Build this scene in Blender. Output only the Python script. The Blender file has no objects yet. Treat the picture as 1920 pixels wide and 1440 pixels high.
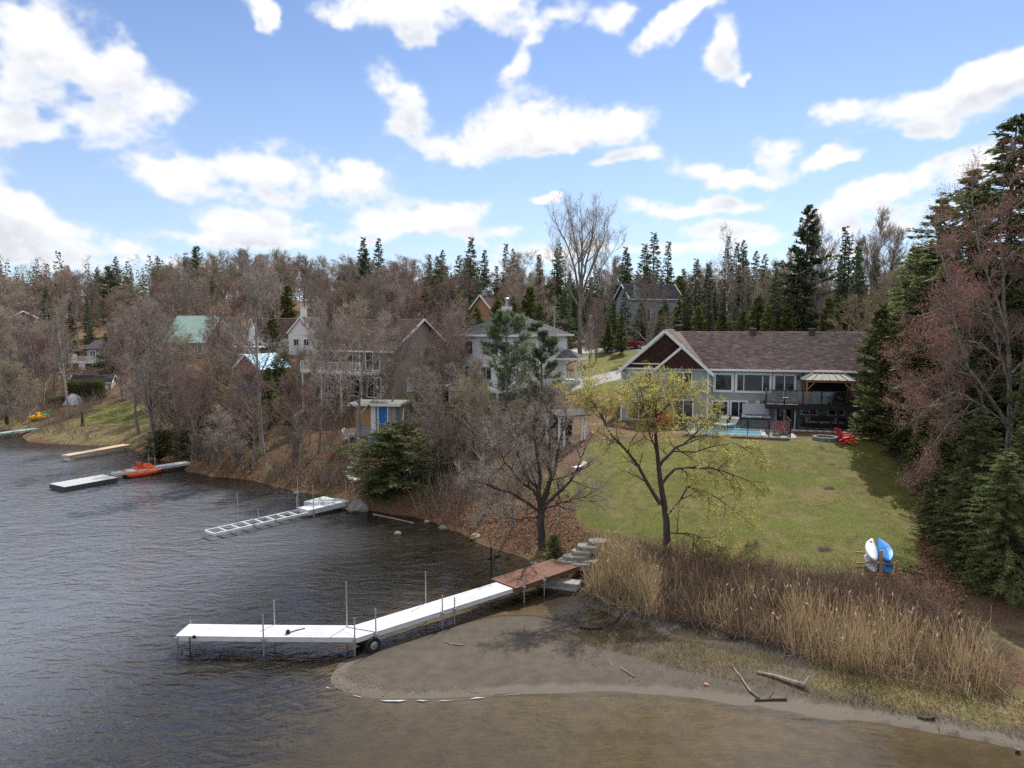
import bpy, math, random
import numpy as np
from mathutils import Vector, Matrix

S = bpy.context.scene
COL = S.collection
R = math.radians

# ------------------------------------------------------------------ camera
FPX = 1356.0                       # focal length in pixels of the 1920 px wide photograph
PITCH = R(4.55)
CAM = np.array([0.0, 0.0, 12.9])   # z = 0 is the lake surface
cam_d = bpy.data.cameras.new('camera')
cam_d.sensor_width = 36.0
cam_d.lens = 36.0 * FPX / 1920.0
cam_d.clip_start = 0.5
cam_d.clip_end = 6000.0
cam = bpy.data.objects.new('camera', cam_d)
COL.objects.link(cam)
cam.location = CAM
cam.rotation_euler = (R(90) - PITCH, 0, 0)
S.camera = cam

# ------------------------------------------------------------------ sun, exposure
SUN_EL, SUN_AZ = R(51), R(26)      # azimuth measured from +Y (away from the camera) towards +X
sun_dir = Vector((math.sin(SUN_AZ) * math.cos(SUN_EL), math.cos(SUN_AZ) * math.cos(SUN_EL), math.sin(SUN_EL)))
sun_d = bpy.data.lights.new('sun', 'SUN')
sun_d.energy = 2.5
sun_d.angle = R(0.55)
sun_d.color = (1.0, 0.95, 0.87)
sun = bpy.data.objects.new('sun', sun_d)
COL.objects.link(sun)
sun.rotation_euler = sun_dir.to_track_quat('Z', 'Y').to_euler()
sun.location = (60, 60, 90)

S.view_settings.view_transform = 'Standard'
S.view_settings.look = 'None'
S.view_settings.gamma = 1.0
S.view_settings.use_curve_mapping = False
S.view_settings.exposure = 1.18

# ------------------------------------------------------------------ world: sky texture with cumulus clouds
W = bpy.data.worlds.new('World')
S.world = W
W.use_nodes = True
wt = W.node_tree
wn, wl = wt.nodes, wt.links
wn.clear()

class NT:
    """small node helper"""
    def __init__(s, tree): s.t, s.n, s.l = tree, tree.nodes, tree.links
    def add(s, typ, inp=None, **kw):
        nd = s.n.new(typ)
        for k, v in kw.items(): setattr(nd, k, v)
        for k, v in (inp or {}).items(): s.set(nd, k, v)
        return nd
    def set(s, nd, k, v):
        sock = nd.inputs[k]
        if isinstance(v, bpy.types.NodeSocket): s.l.new(v, sock)
        elif isinstance(v, bpy.types.Node): s.l.new(v.outputs[0], sock)
        else: sock.default_value = v
    def math(s, op, a, b=None, c=None, clamp=False):
        nd = s.n.new('ShaderNodeMath'); nd.operation = op; nd.use_clamp = clamp
        for i, v in enumerate((a, b, c)):
            if v is not None: s.set(nd, i, v)
        return nd.outputs[0]
    def vmath(s, op, a, b=None):
        nd = s.n.new('ShaderNodeVectorMath'); nd.operation = op
        s.set(nd, 0, a)
        if b is not None: s.set(nd, 1, b)
        return nd
    def noise(s, vec, scale, detail=4, rough=0.5, dist=0.0, out='Fac'):
        nd = s.n.new('ShaderNodeTexNoise')
        s.set(nd, 'Scale', scale); s.set(nd, 'Detail', detail); s.set(nd, 'Roughness', rough); s.set(nd, 'Distortion', dist)
        if vec is not None: s.set(nd, 'Vector', vec)
        return nd.outputs[out]
    def ramp(s, fac, a, b, lo=0.0, hi=1.0, interp='SMOOTHSTEP'):
        nd = s.n.new('ShaderNodeMapRange'); nd.interpolation_type = interp
        s.set(nd, 0, fac); s.set(nd, 1, a); s.set(nd, 2, b); s.set(nd, 3, lo); s.set(nd, 4, hi)
        return nd.outputs[0]
    def mix(s, fac, a, b, blend='MIX'):
        nd = s.n.new('ShaderNodeMix'); nd.data_type = 'RGBA'; nd.blend_type = blend
        s.set(nd, 0, fac)
        for i, v in ((6, a), (7, b)):
            if isinstance(v, tuple) and len(v) == 3: v = v + (1.0,)
            s.set(nd, i, v)
        return nd.outputs[2]

def pix_dir(px, py):
    """unit world direction of a photo pixel"""
    a, b = (px - 960) / FPX, (720 - py) / FPX
    d = np.array([a, math.cos(PITCH) + b * math.sin(PITCH), -math.sin(PITCH) + b * math.cos(PITCH)])
    return d / np.linalg.norm(d)

# every cloud lump: centre and half-sizes as seen in the photograph, tilt in degrees
CLOUDS = [
    (60, 55, 150, 75, 0), (150, 110, 110, 40, 8), (20, 120, 110, 60, 0), (225, 85, 60, 30, 30),
    (60, 205, 190, 70, 0), (210, 200, 130, 50, 0), (290, 190, 85, 52, 0), (100, 250, 190, 35, 0), (-60, 220, 140, 90, 0),
    (30, 385, 110, 60, 12), (60, 440, 180, 45, 0), (-40, 400, 120, 90, 0), (60, 485, 170, 22, 0), (215, 468, 110, 22, 0),
    (330, 320, 105, 38, 0), (480, 315, 170, 44, 0), (640, 335, 150, 42, 10), (480, 350, 170, 26, 0),
    (480, 405, 130, 34, 0), (590, 410, 70, 28, 0), (430, 445, 200, 24, 0), (620, 440, 120, 22, 0),
    (720, 400, 60, 28, 0), (800, 405, 130, 32, 0), (880, 415, 90, 32, 0), (760, 436, 170, 20, 0), (960, 450, 110, 16, 0),
    (760, 180, 80, 44, 20), (770, 235, 60, 50, 0), (850, 285, 95, 36, -12), (905, 295, 60, 24, 0),
    (1000, 225, 85, 58, 0), (960, 270, 90, 44, 0), (1070, 245, 85, 52, 0), (1180, 222, 70, 36, 0), (1130, 255, 90, 28, -8), (1020, 285, 70, 26, 0),
    (740, 18, 150, 40, -6), (880, 10, 200, 48, 0), (1010, 25, 100, 32, 0), (790, 70, 40, 34, 30), (990, 100, 26, 62, 20), (660, 40, 60, 26, 0),
    (480, 12, 62, 22, 40), (505, 45, 20, 26, 40),
    (1160, 22, 42, 30, -20), (1270, 42, 95, 26, -22), (1215, 65, 45, 18, -20), (1330, 15, 60, 22, -15),
    (1370, 85, 46, 40, 25), (1395, 120, 38, 32, 45), (1425, 150, 14, 18, 40),
    (1210, 293, 55, 20, -6), (1150, 308, 44, 15, -10), (1295, 312, 50, 24, 0), (1350, 330, 60, 18, -10), (1430, 297, 72, 32, -20), (1400, 325, 80, 22, -8), (1540, 292, 60, 16, -14), (1600, 287, 44, 12, -10),
    (1590, 215, 70, 17, -12), (1720, 195, 150, 32, -14), (1850, 180, 150, 42, -12), (1840, 140, 110, 32, -14), (1990, 160, 160, 60, 0), (1740, 240, 90, 24, 10),
    (1600, 370, 100, 34, -10), (1700, 345, 110, 34, -14), (1560, 395, 90, 24, -6), (1830, 320, 100, 40, -20), (1700, 400, 160, 30, 0), (1640, 430, 150, 28, 0), (1980, 330, 120, 70, 0),
    (1250, 392, 100, 22, -8), (1370, 376, 90, 19, -8), (1330, 432, 85, 26, 0), (1410, 445, 90, 22, 0), (1320, 470, 150, 18, 0), (1040, 386, 42, 11, 0), (1540, 470, 120, 20, 0),
    (1100, 475, 160, 14, 0), (330, 495, 260, 16, 0),
]
def vnoise(x, y, f, seed):
    """value noise, -0.5 .. 0.5"""
    T = np.random.RandomState(seed).rand(256, 256)
    u, v = x * f + 1000.3, y * f + 1000.7
    i, j = np.floor(u).astype(int), np.floor(v).astype(int)
    a, b = u - i, v - j; a = a * a * (3 - 2 * a); b = b * b * (3 - 2 * b)
    g = lambda p, q: T[p % 256, q % 256]
    return (g(i, j) * (1 - a) + g(i + 1, j) * a) * (1 - b) + (g(i, j + 1) * (1 - a) + g(i + 1, j + 1) * a) * b - 0.5

def fbm(x, y, f, seed, n=5, g=0.55):
    o, a = 0.0, 1.0
    for i in range(n): o = o + a * vnoise(x, y, f, seed + i); f *= 2.03; a *= g
    return o

# the clouds are computed here as a density over direction (azimuth, elevation) and drawn on the sky by the world's nodes
SW, SH = 2560, 640
azg, elg = np.meshgrid((np.arange(SW) + 0.5) / SW * 2 * np.pi - np.pi, (np.arange(SH) + 0.5) / SH * (np.pi / 2))
st = elg * 1.5
wxn = fbm(azg, st, 5.5, 11, 6, 0.6) * 0.036 + fbm(azg, st, 24, 31, 4, 0.6) * 0.010
wyn = fbm(azg, st, 5.5, 51, 6, 0.6) * 0.026 + fbm(azg, st, 24, 71, 4, 0.6) * 0.008
pa, pe = azg + wxn, elg + wyn
dens = np.zeros_like(azg)
for (cx, cy, rx, ry, tilt) in CLOUDS:
    d = pix_dir(cx, cy)
    caz, cel = math.atan2(d[0], d[1]), math.asin(d[2])
    rx_, ry_ = rx / FPX * math.cos(caz) ** 2, ry / FPX * math.cos(caz)
    sel = (np.abs(azg - caz) < 0.45) & (np.abs(elg - cel) < 0.35)
    u, v = pa[sel] - caz, pe[sel] - cel
    ct, sn = math.cos(R(-tilt)), math.sin(R(-tilt))
    u, v = u * ct + v * sn, -u * sn + v * ct
    r2 = (u / rx_) ** 2 + (v / ry_) ** 2
    dens[sel] = 1 - (1 - dens[sel]) * (1 - 0.985 * np.exp(-1.75 * r2 - 0.25 * r2 * r2))
zc = np.sin(elg) + 0.16
qx, qy = np.sin(azg) * np.cos(elg) / zc, np.cos(azg) * np.cos(elg) / zc
gen = fbm(qx, qy, 0.9, 91, 6, 0.55)
gend = np.clip((gen + 0.25) * 3.6, 0, 1.6)                       # unseen cumulus beyond the frame, thickened to brighten the shaded sides
s01 = lambda x: np.clip(x, 0, 1) ** 2 * (3 - 2 * np.clip(x, 0, 1))
outm = np.maximum(s01((np.abs(azg) - 0.68) / 0.17), s01((elg - 0.47) / 0.15))
dens = dens * (1 - outm) + gend * outm
veil = s01((0.17 - elg) / 0.17) * s01((fbm(azg, elg * 4, 4.0, 131, 5, 0.6) + 0.14) * 3.2) * 0.36
dens = np.maximum(dens, veil)
det = fbm(azg, st, 17, 151, 6, 0.62)
dens = dens * (1 + det * 0.6) + (det * 0.40 + fbm(azg, st, 60, 161, 4, 0.6) * 0.20) * np.clip(dens * 3, 0, 1)
# undersides: where there is more cloud above (towards the light) than below, the cloud is a little greyer
upd = np.roll(dens, -12, 0); upd[-12:] = 0
grey = s01((upd - 0.62 * dens) * 0.9 + fbm(azg, st, 9, 171, 5, 0.6) * 0.75 + 0.16) * s01((dens - 0.42) * 1.9)
cimg = bpy.data.images.new('cloud_density', SW, SH, float_buffer=True, is_data=True)
px_ = np.ones((SH, SW, 4), np.float32); px_[..., 0] = np.clip(dens, 0, 3); px_[..., 1] = grey; px_[..., 2] = 0
cimg.pixels.foreach_set(px_.ravel())
cimg.pack()
k = NT(wt)
geo = k.add('ShaderNodeTexCoord').outputs['Generated']
X, Y, Z = k.add('ShaderNodeSeparateXYZ', {0: geo}).outputs
az = k.math('ARCTAN2', X, Y)
el = k.math('ARCSINE', k.math('MAXIMUM', Z, 0.002))
uv = k.add('ShaderNodeCombineXYZ', {0: k.math('MULTIPLY_ADD', az, 1 / (2 * math.pi), 0.5), 1: k.math('MULTIPLY', el, 2 / math.pi), 2: 0.0}).outputs[0]
ti = k.add('ShaderNodeTexImage', {0: uv}, image=cimg, extension='EXTEND', interpolation='Cubic')
dn, gr, _ = k.add('ShaderNodeSeparateColor', {0: ti.outputs[0]}).outputs
fine = k.noise(k.add('ShaderNodeCombineXYZ', {0: az, 1: k.math('MULTIPLY', el, 1.5), 2: 0.0}).outputs[0], 70.0, 4, 0.6)
dn = k.math('ADD', dn, k.math('MULTIPLY', k.math('SUBTRACT', fine, 0.5), 0.30))
cover = k.ramp(dn, 0.10, 0.80)
ccol = k.mix(k.math('MULTIPLY', gr, 0.8), (0.445, 0.45, 0.461), (0.30, 0.316, 0.352))
sky = k.add('ShaderNodeTexSky', sky_type='NISHITA', sun_disc=False, sun_elevation=SUN_EL, sun_rotation=SUN_AZ,
            altitude=200.0, air_density=1.0, dust_density=0.15, ozone_density=1.5)
hz = k.mix(1.0, sky.outputs[0], (0.056, 0.057, 0.064), 'MULTIPLY')
hz = k.mix(k.ramp(el, 0.42, 0.0, 0.0, 0.42), hz, (0.285, 0.36, 0.46))
final = k.mix(cover, hz, ccol)
bg = k.add('ShaderNodeBackground', {0: final, 1: 1.0})
SKY_NODES = (hz, bg)
wo = k.add('ShaderNodeOutputWorld')
k.l.new(bg.outputs[0], wo.inputs[0])
W.cycles.sampling_method = 'MANUAL'
W.cycles.sample_map_resolution = 512

S.render.engine = 'CYCLES'
S.cycles.use_denoising = False
S.cycles.max_bounces = 6
S.cycles.diffuse_bounces = 3
S.cycles.glossy_bounces = 2
S.cycles.transparent_max_bounces = 8
S.cycles.transmission_bounces = 4
S.cycles.caustics_reflective = False
S.cycles.caustics_refractive = False

# ------------------------------------------------------------------ photo-to-place helpers
def at(px, py, z):
    d = pix_dir(px, py)
    t = (z - CAM[2]) / d[2]
    return CAM + d * t

def atY(px, py, Yd):
    d = pix_dir(px, py)
    return CAM + d * (Yd / d[1])

# ------------------------------------------------------------------ object helpers
def tag(o, label=None, cat=None, group=None, kind=None):
    if label: o['label'] = label
    if cat: o['category'] = cat
    if group: o['group'] = group
    if kind: o['kind'] = kind
    return o

def empty(name, loc, rz=0.0, label=None, cat=None, group=None):
    o = bpy.data.objects.new(name, None)
    o.empty_display_size = 0.3
    COL.objects.link(o)
    o.location = tuple(float(v) for v in loc)
    o.rotation_euler = (0, 0, rz)
    return tag(o, label, cat, group)

def mesh_np(name, verts, quads=None, tris=None, mat=None, smooth=False):
    me = bpy.data.meshes.new(name)
    verts = np.asarray(verts, dtype=np.float32)
    nq = 0 if quads is None else len(quads)
    nt = 0 if tris is None else len(tris)
    me.vertices.add(len(verts)); me.vertices.foreach_set('co', verts.ravel())
    idx = []
    if nq: idx.append(np.asarray(quads, dtype=np.int32).ravel())
    if nt: idx.append(np.asarray(tris, dtype=np.int32).ravel())
    idx = np.concatenate(idx)
    me.loops.add(len(idx)); me.loops.foreach_set('vertex_index', idx)
    me.polygons.add(nq + nt)
    tot = np.concatenate([np.full(nq, 4, np.int32), np.full(nt, 3, np.int32)])
    st = np.concatenate([[0], np.cumsum(tot)[:-1]]).astype(np.int32)
    me.polygons.foreach_set('loop_start', st)
    me.polygons.foreach_set('loop_total', tot)
    if smooth: me.polygons.foreach_set('use_smooth', np.ones(nq + nt, dtype=bool))
    me.update(calc_edges=True)
    if mat: me.materials.append(mat)
    return me

def link(name, me, parent=None, loc=None, rz=None):
    o = bpy.data.objects.new(name, me)
    COL.objects.link(o)
    if parent is not None: o.parent = parent
    if loc is not None: o.location = tuple(float(v) for v in loc)
    if rz is not None: o.rotation_euler = (0, 0, rz)
    return o

class MB:
    """collects shapes, builds ONE mesh object"""
    def __init__(s): s.v, s.f = [], []
    def poly(s, *pts):
        i = len(s.v); s.v += [tuple(float(c) for c in p) for p in pts]; s.f.append(tuple(range(i, i + len(pts)))); return s
    def hexa(s, p):
        """8 corners: bottom ring 0-3, top ring 4-7"""
        i = len(s.v); s.v += [tuple(float(c) for c in q) for q in p]
        for a in ((3, 2, 1, 0), (4, 5, 6, 7), (0, 1, 5, 4), (1, 2, 6, 5), (2, 3, 7, 6), (3, 0, 4, 7)):
            s.f.append(tuple(i + b for b in a))
        return s
    def box(s, x0, x1, y0, y1, z0, z1):
        return s.hexa([(x0, y0, z0), (x1, y0, z0), (x1, y1, z0), (x0, y1, z0), (x0, y0, z1), (x1, y0, z1), (x1, y1, z1), (x0, y1, z1)])
    def bar(s, a, b, w, h=None, up=(0, 0, 1)):
        """rectangular bar from a to b"""
        a, b, up = Vector(a), Vector(b), Vector(up); h = w if h is None else h
        d = (b - a).normalized()
        if abs(d.dot(up)) > 0.98: up = Vector((0, 1, 0))
        r = d.cross(up).normalized() * (w / 2); u = r.cross(d).normalized() * (h / 2)
        return s.hexa([a - r - u, a + r - u, b + r - u, b - r - u, a - r + u, a + r + u, b + r + u, b - r + u])
    def tube(s, pts, rad, n=8, cap=True):
        pts = [Vector(p) for p in pts]
        rad = [rad] * len(pts) if not isinstance(rad, (list, tuple)) else rad
        rings = []
        for i, p in enumerate(pts):
            d = (pts[min(i + 1, len(pts) - 1)] - pts[max(i - 1, 0)]).normalized()
            ref = Vector((0, 0, 1)) if abs(d.z) < 0.9 else Vector((1, 0, 0))
            r = d.cross(ref).normalized(); u = r.cross(d)
            st = len(s.v)
            for j in range(n):
                a = 2 * math.pi * j / n
                s.v.append(tuple(p + r * math.cos(a) * rad[i] + u * math.sin(a) * rad[i]))
            rings.append(st)
        for a, b in zip(rings, rings[1:]):
            for j in range(n):
                s.f.append((a + j, a + (j + 1) % n, b + (j + 1) % n, b + j))
        if cap:
            s.f.append(tuple(rings[0] + j for j in reversed(range(n)))); s.f.append(tuple(rings[-1] + j for j in range(n)))
        return s
    def lathe(s, prof, c=(0, 0, 0), n=16, axis='z'):
        """prof: (radius, height) pairs"""
        rings = []
        for r, h in prof:
            st = len(s.v)
            for j in range(n):
                a = 2 * math.pi * j / n
                x, y, z = r * math.cos(a), r * math.sin(a), h
                if axis == 'x': x, y, z = z, x, y
                if axis == 'y': x, y, z = y, z, x
                s.v.append((c[0] + x, c[1] + y, c[2] + z))
            rings.append(st)
        for a, b in zip(rings, rings[1:]):
            for j in range(n): s.f.append((a + j, a + (j + 1) % n, b + (j + 1) % n, b + j))
        s.f.append(tuple(rings[0] + j for j in reversed(range(n)))); s.f.append(tuple(rings[-1] + j for j in range(n)))
        return s
    def loft(s, rings, closed=True, cap=True):
        """rings of equal point count"""
        st = []
        for r in rings:
            st.append(len(s.v)); s.v += [tuple(float(c) for c in p) for p in r]
        n = len(rings[0])
        for a, b in zip(st, st[1:]):
            for j in range(n if closed else n - 1): s.f.append((a + j, a + (j + 1) % n, b + (j + 1) % n, b + j))
        if cap:
            s.f.append(tuple(st[0] + j for j in reversed(range(n)))); s.f.append(tuple(st[-1] + j for j in range(n)))
        return s
    def mesh(s, name, mat=None, smooth=False):
        me = bpy.data.meshes.new(name); me.from_pydata(s.v, [], s.f)
        if mat: me.materials.append(mat)
        if smooth:
            for p in me.polygons: p.use_smooth = True
        if mat and mat.get('shaded'):
            a = me.attributes.new('shade', 'FLOAT', 'POINT'); a.data.foreach_set('value', np.ones(len(me.vertices), np.float32))
        me.update(); return me
    def build(s, name, mat=None, parent=None, loc=None, rz=None, smooth=False, bevel=0.0):
        o = link(name, s.mesh(name, mat, smooth), parent, loc, rz)
        if bevel:
            m = o.modifiers.new('bevel', 'BEVEL'); m.width = bevel; m.segments = 2; m.limit_method = 'ANGLE'
        return o

def copy_tree(o, parent=None):
    c = o.copy(); COL.objects.link(c)
    if parent is not None: c.parent = parent
    for ch in list(o.children): copy_tree(ch, c)
    return c

# ------------------------------------------------------------------ materials
def mat_new(name):
    m = bpy.data.materials.new(name); m.use_nodes = True
    t = NT(m.node_tree); t.n.clear()
    out = t.add('ShaderNodeOutputMaterial')
    b = t.add('ShaderNodeBsdfPrincipled')
    t.l.new(b.outputs[0], out.inputs[0])
    return m, t, b

MATS = {}
def mat(name, col, var=0.18, scale=4.0, rough=0.75, bump=0.0, metal=0.0, spec=0.35, rnd=0.0, grain=None, trans=0.0, attr=False):
    """procedural material: noise-varied colour, fine bump, optional per-object variation"""
    if name in MATS: return MATS[name]
    m, t, b = mat_new(name)
    co = t.add('ShaderNodeTexCoord').outputs['Object']
    if grain: co = t.vmath('MULTIPLY', co, grain).outputs[0]
    n1 = t.noise(co, scale, 6, 0.62)
    n2 = t.noise(co, scale * 7.3, 3, 0.6)
    f = t.math('ADD', t.math('MULTIPLY', n1, 0.65), t.math('MULTIPLY', n2, 0.35))
    f = t.ramp(f, 0.33, 0.67, 1 - var, 1 + var)
    if rnd:
        ri = t.add('ShaderNodeObjectInfo').outputs['Random']
        f = t.math('MULTIPLY', f, t.ramp(ri, 0, 1, 1 - rnd, 1 + rnd, 'LINEAR'))
    if attr:
        at_ = t.add('ShaderNodeAttribute', attribute_name='shade').outputs['Fac']
        f = t.math('MULTIPLY', f, at_)
        m['shaded'] = 1
    c = t.add('ShaderNodeVectorMath', operation='SCALE'); c.inputs[0].default_value = col; t.set(c, 'Scale', f)
    t.l.new(c.outputs[0], b.inputs['Base Color'])
    b.inputs['Roughness'].default_value = rough
    b.inputs['Metallic'].default_value = metal
    b.inputs['Specular IOR Level'].default_value = spec
    if bump:
        bp = t.add('ShaderNodeBump', {'Strength': min(1, bump), 'Distance': 0.03, 'Height': n2}); t.l.new(bp.outputs[0], b.inputs['Normal'])
    if trans:
        tr = t.add('ShaderNodeBsdfTranslucent'); t.l.new(c.outputs[0], tr.inputs[0])
        mx = t.add('ShaderNodeMixShader', {0: trans}); t.l.new(b.outputs[0], mx.inputs[1]); t.l.new(tr.outputs[0], mx.inputs[2])
        t.l.new(mx.outputs[0], [n for n in t.n if n.type == 'OUTPUT_MATERIAL'][0].inputs[0])
    MATS[name] = m
    return m

def glass(name, tint=(0.02, 0.025, 0.03), rough=0.03):
    """window glass seen from outside by day: dark room behind a mirror-like pane"""
    if name in MATS: return MATS[name]
    m, t, b = mat_new(name)
    co = t.add('ShaderNodeTexCoord').outputs['Object']
    n1 = t.noise(co, 1.3, 3, 0.5)
    c = t.mix(t.ramp(n1, 0.4, 0.65), tint, tuple(v * 2.6 for v in tint))
    t.l.new(c, b.inputs['Base Color'])
    b.inputs['Roughness'].default_value = rough
    b.inputs['IOR'].default_value = 1.52
    b.inputs['Specular IOR Level'].default_value = 0.6
    bp = t.add('ShaderNodeBump', {'Strength': 0.08, 'Distance': 0.02, 'Height': t.noise(co, 2.0, 2, 0.5)}); t.l.new(bp.outputs[0], b.inputs['Normal'])
    MATS[name] = m
    return m
# ================================================================== GROUND
rs = np.random.RandomState(7)
CTRL = []                                    # (x, y, z) control points of the land
def cp(px, py, z): CTRL.append(tuple(at(px, py, z)))
def cpY(px, py, Yd): CTRL.append(tuple(atY(px, py, Yd)))
SHORE = [(0, 806), (34, 808), (45, 822), (60, 829), (110, 833), (180, 836), (215, 835), (250, 843), (275, 856), (300, 862), (350, 872), (385, 890),
         (420, 895), (470, 900), (500, 908), (540, 918), (570, 924), (610, 929), (650, 948), (680, 957), (720, 962), (770, 968), (820, 982),
         (860, 997), (890, 1015), (930, 1030), (980, 1045), (1010, 1055), (1045, 1068), (1078, 1084)]
SHW = np.array([at(a, b, 0.0)[:2] for a, b in SHORE])
for i, (x, y) in enumerate(SHW):
    CTRL.append((x, y, 0.0))
    t = SHW[min(i + 1, len(SHW) - 1)] - SHW[max(i - 1, 0)]; t = t / np.linalg.norm(t)
    n = np.array([-t[1], t[0]]);  n = n if n[1] > 0 or n[0] > 0.8 else -n
    CTRL.append((x + n[0] * 0.7, y + n[1] * 0.7, 0.38))
    CTRL.append((x - n[0] * 1.0, y - n[1] * 1.0, -0.45))
BAR_FRONT = [(618, 1268), (628, 1288), (660, 1302), (720, 1311), (800, 1312), (870, 1308), (950, 1301), (1050, 1296), (1150, 1297), (1250, 1300), (1330, 1309),
             (1420, 1318), (1500, 1329), (1600, 1347), (1700, 1364), (1800, 1382), (1920, 1408)]
BAR_BACK = [(640, 1242), (690, 1219), (740, 1203), (800, 1187), (860, 1170), (930, 1158), (1000, 1156), (1060, 1166), (1110, 1183), (1190, 1192), (1270, 1193), (1350, 1203), (1430, 1220), (1510, 1240)]
for a, b in BAR_FRONT + BAR_BACK: cp(a, b, 0.0)
for a, b in [(680, 1262), (760, 1250), (850, 1235), (950, 1225), (1050, 1235), (1150, 1250), (760, 1285), (880, 1280), (1000, 1270)]: cp(a, b, 0.10)
for a, b, z in [(690, 1235, 0.02), (640, 1275, 0.1), (700, 1295, 0.08), (800, 1210, 0.06), (1250, 1275, 0.10), (1100, 1205, 0.16), (1250, 1220, 0.2), (1350, 1240, 0.22), (1450, 1265, 0.24), (1550, 1285, 0.26), (1700, 1325, 0.26), (1850, 1360, 0.26),
                (1070, 1128, -0.15), (1120, 1158, -0.13), (1200, 1176, -0.1), (1300, 1180, -0.08), (1380, 1193, -0.05),
                (1110, 1126, 0.1), (1170, 1148, 0.1), (1230, 1164, 0.1), (1300, 1160, 0.14), (1370, 1180, 0.14), (1450, 1202, 0.16), (1600, 1230, 0.25), (1750, 1290, 0.3), (1880, 1300, 0.36),
                (1200, 1068, 0.78), (1350, 1092, 0.74), (1500, 1112, 0.82), (1650, 1135, 0.9), (1750, 1180, 0.84), (1850, 1200, 0.95),
                (1100, 1050, 0.8), (1130, 1010, 1.65), (1250, 1043, 1.15), (1400, 1043, 1.28), (1550, 1062, 1.3), (1640, 1078, 1.3),
                (1150, 925, 2.75), (1400, 920, 2.9), (1600, 920, 3.05), (1270, 980, 2.0), (1500, 990, 2.1), (1620, 1000, 2.1),
                (1120, 842, 4.2), (1400, 838, 4.7), (1280, 836, 4.6), (1560, 838, 4.75), (1250, 870, 3.9), (1450, 870, 4.05),
                (1015, 1030, 0.55), (950, 985, 1.0), (1050, 965, 1.75), (870, 962, 0.95), (800, 935, 0.95), (740, 935, 0.8), (1000, 885, 2.75), (1060, 900, 3.0),
                (100, 1430, -1.5), (300, 1400, -0.85), (500, 1400, -0.48), (700, 1400, -0.30), (900, 1400, -0.22), (1100, 1400, -0.15), (1300, 1380, -0.09),
                (1500, 1420, -0.07), (1560, 1370, -0.04), (1700, 1420, -0.32), (1850, 1430, -0.28), (1780, 1400, -0.12), (560, 1290, -0.32), (450, 1290, -0.6), (300, 1290, -1.3), (150, 1250, -2.2),
                (650, 1335, -0.22), (800, 1340, -0.16), (1000, 1330, -0.09), (1200, 1330, -0.05), (1400, 1350, -0.04),
                (900, 1120, -0.28), (800, 1130, -0.38), (700, 1100, -0.6), (600, 1110, -1.1), (800, 1040, -0.8), (700, 1000, -1.2), (940, 1090, -0.28), (400, 1000, -2.6), (1000, 1112, -0.28), (1040, 1095, -0.2),
                (500, 1210, -1.0), (600, 1215, -0.45), (300, 900, -2.2), (100, 900, -2.6), (200, 1000, -3), (0, 1100, -3)]: cp(a, b, z)
for a, b, d in [(560, 870, 60.5), (600, 830, 64), (690, 830, 58), (690, 800, 62.5), (850, 805, 65), (930, 768, 71), (1060, 742, 70), (1130, 713, 76), (1150, 680, 92), (1130, 657, 103), (1200, 650, 104),
                (290, 848, 70), (430, 860, 62), (480, 850, 63), (380, 850, 66), (200, 742, 104), (130, 772, 92), (60, 792, 91), (250, 790, 88), (330, 740, 97), (350, 668, 118), (470, 722, 90), (480, 662, 120), (175, 692, 122),
                (600, 760, 78), (760, 760, 74), (30, 770, 100), (100, 740, 110), (650, 905, 55.5), (700, 890, 54), (780, 870, 54)]: cpY(a, b, d)
CTRL += [(24, 45, 3.3), (26, 55, 5), (40, 40, 3), (40, 60, 6.2), (60, 60, 7), (20, 36, 1.35), (32, 34, 1.6), (28, 30, 0.7), (45, 28, 1.2), (60, 20, 1.5), (30, 22, 0.5), (22, 16, 0.1), (30, 10, 0.3), (60, 0, 1),
         (30, 75, 7.5), (20, 86, 8.6), (42, 100, 10), (30, 105, 10), (0, 116, 10), (-30, 110, 8), (-60, 130, 9), (-60, 180, 17), (-120, 150, 10), (-185, 300, 24), (-110, 250, 23), (-70, 210, 19), (0, 200, 14.5), (60, 200, 12.5), (60, 140, 11),
         (0, 320, 16), (-150, 420, 28), (100, 400, 14), (-300, 200, 14), (300, 200, 14), (0, 800, 24), (-500, 800, 45), (500, 800, 24), (0, 1600, 20), (-1200, 1600, 40), (1200, 1600, 25), (-100, 110, 1.5), (-160, 120, 2), (-140, 100, 0.3), (-300, 120, 2), (120, 60, 9), (300, 0, 9), (120, 0, 4),
         (-20, 5, -1.2), (0, 5, -0.4), (18, 5, -0.25), (0, -50, -2.5), (-60, 50, -3.2), (-40, 30, -3), (-100, 60, -3.5), (-300, 0, -4), (0, -400, -4), (-1200, -400, -4), (1200, -400, -4), (60, -60, -2.5), (300, -150, -4), (-1200, 600, 20), (1200, 600, 25)]
# the house terrace is level
HA = R(16.0)                                        # the house front is turned 16 degrees
HU = np.array([math.cos(HA), -math.sin(HA)]); HW = np.array([math.sin(HA), math.cos(HA)])
HO = np.array([9.35, 61.4]); HZ = 4.95              # left front corner of the gable wing, terrace level
def hpt(u, w): return HO + HU * u + HW * w
for u in (0.5, 5, 10, 15, 20):
    for w in (-6.6, -3, 2): CTRL.append((*hpt(u, w), HZ - 0.06))
for u in (-3, 23): CTRL.append((*hpt(u, 0), 5.4))
for u in (2, 10, 18): CTRL.append((*hpt(u, 11), 6.9))
CTRL = np.array(CTRL)

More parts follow.
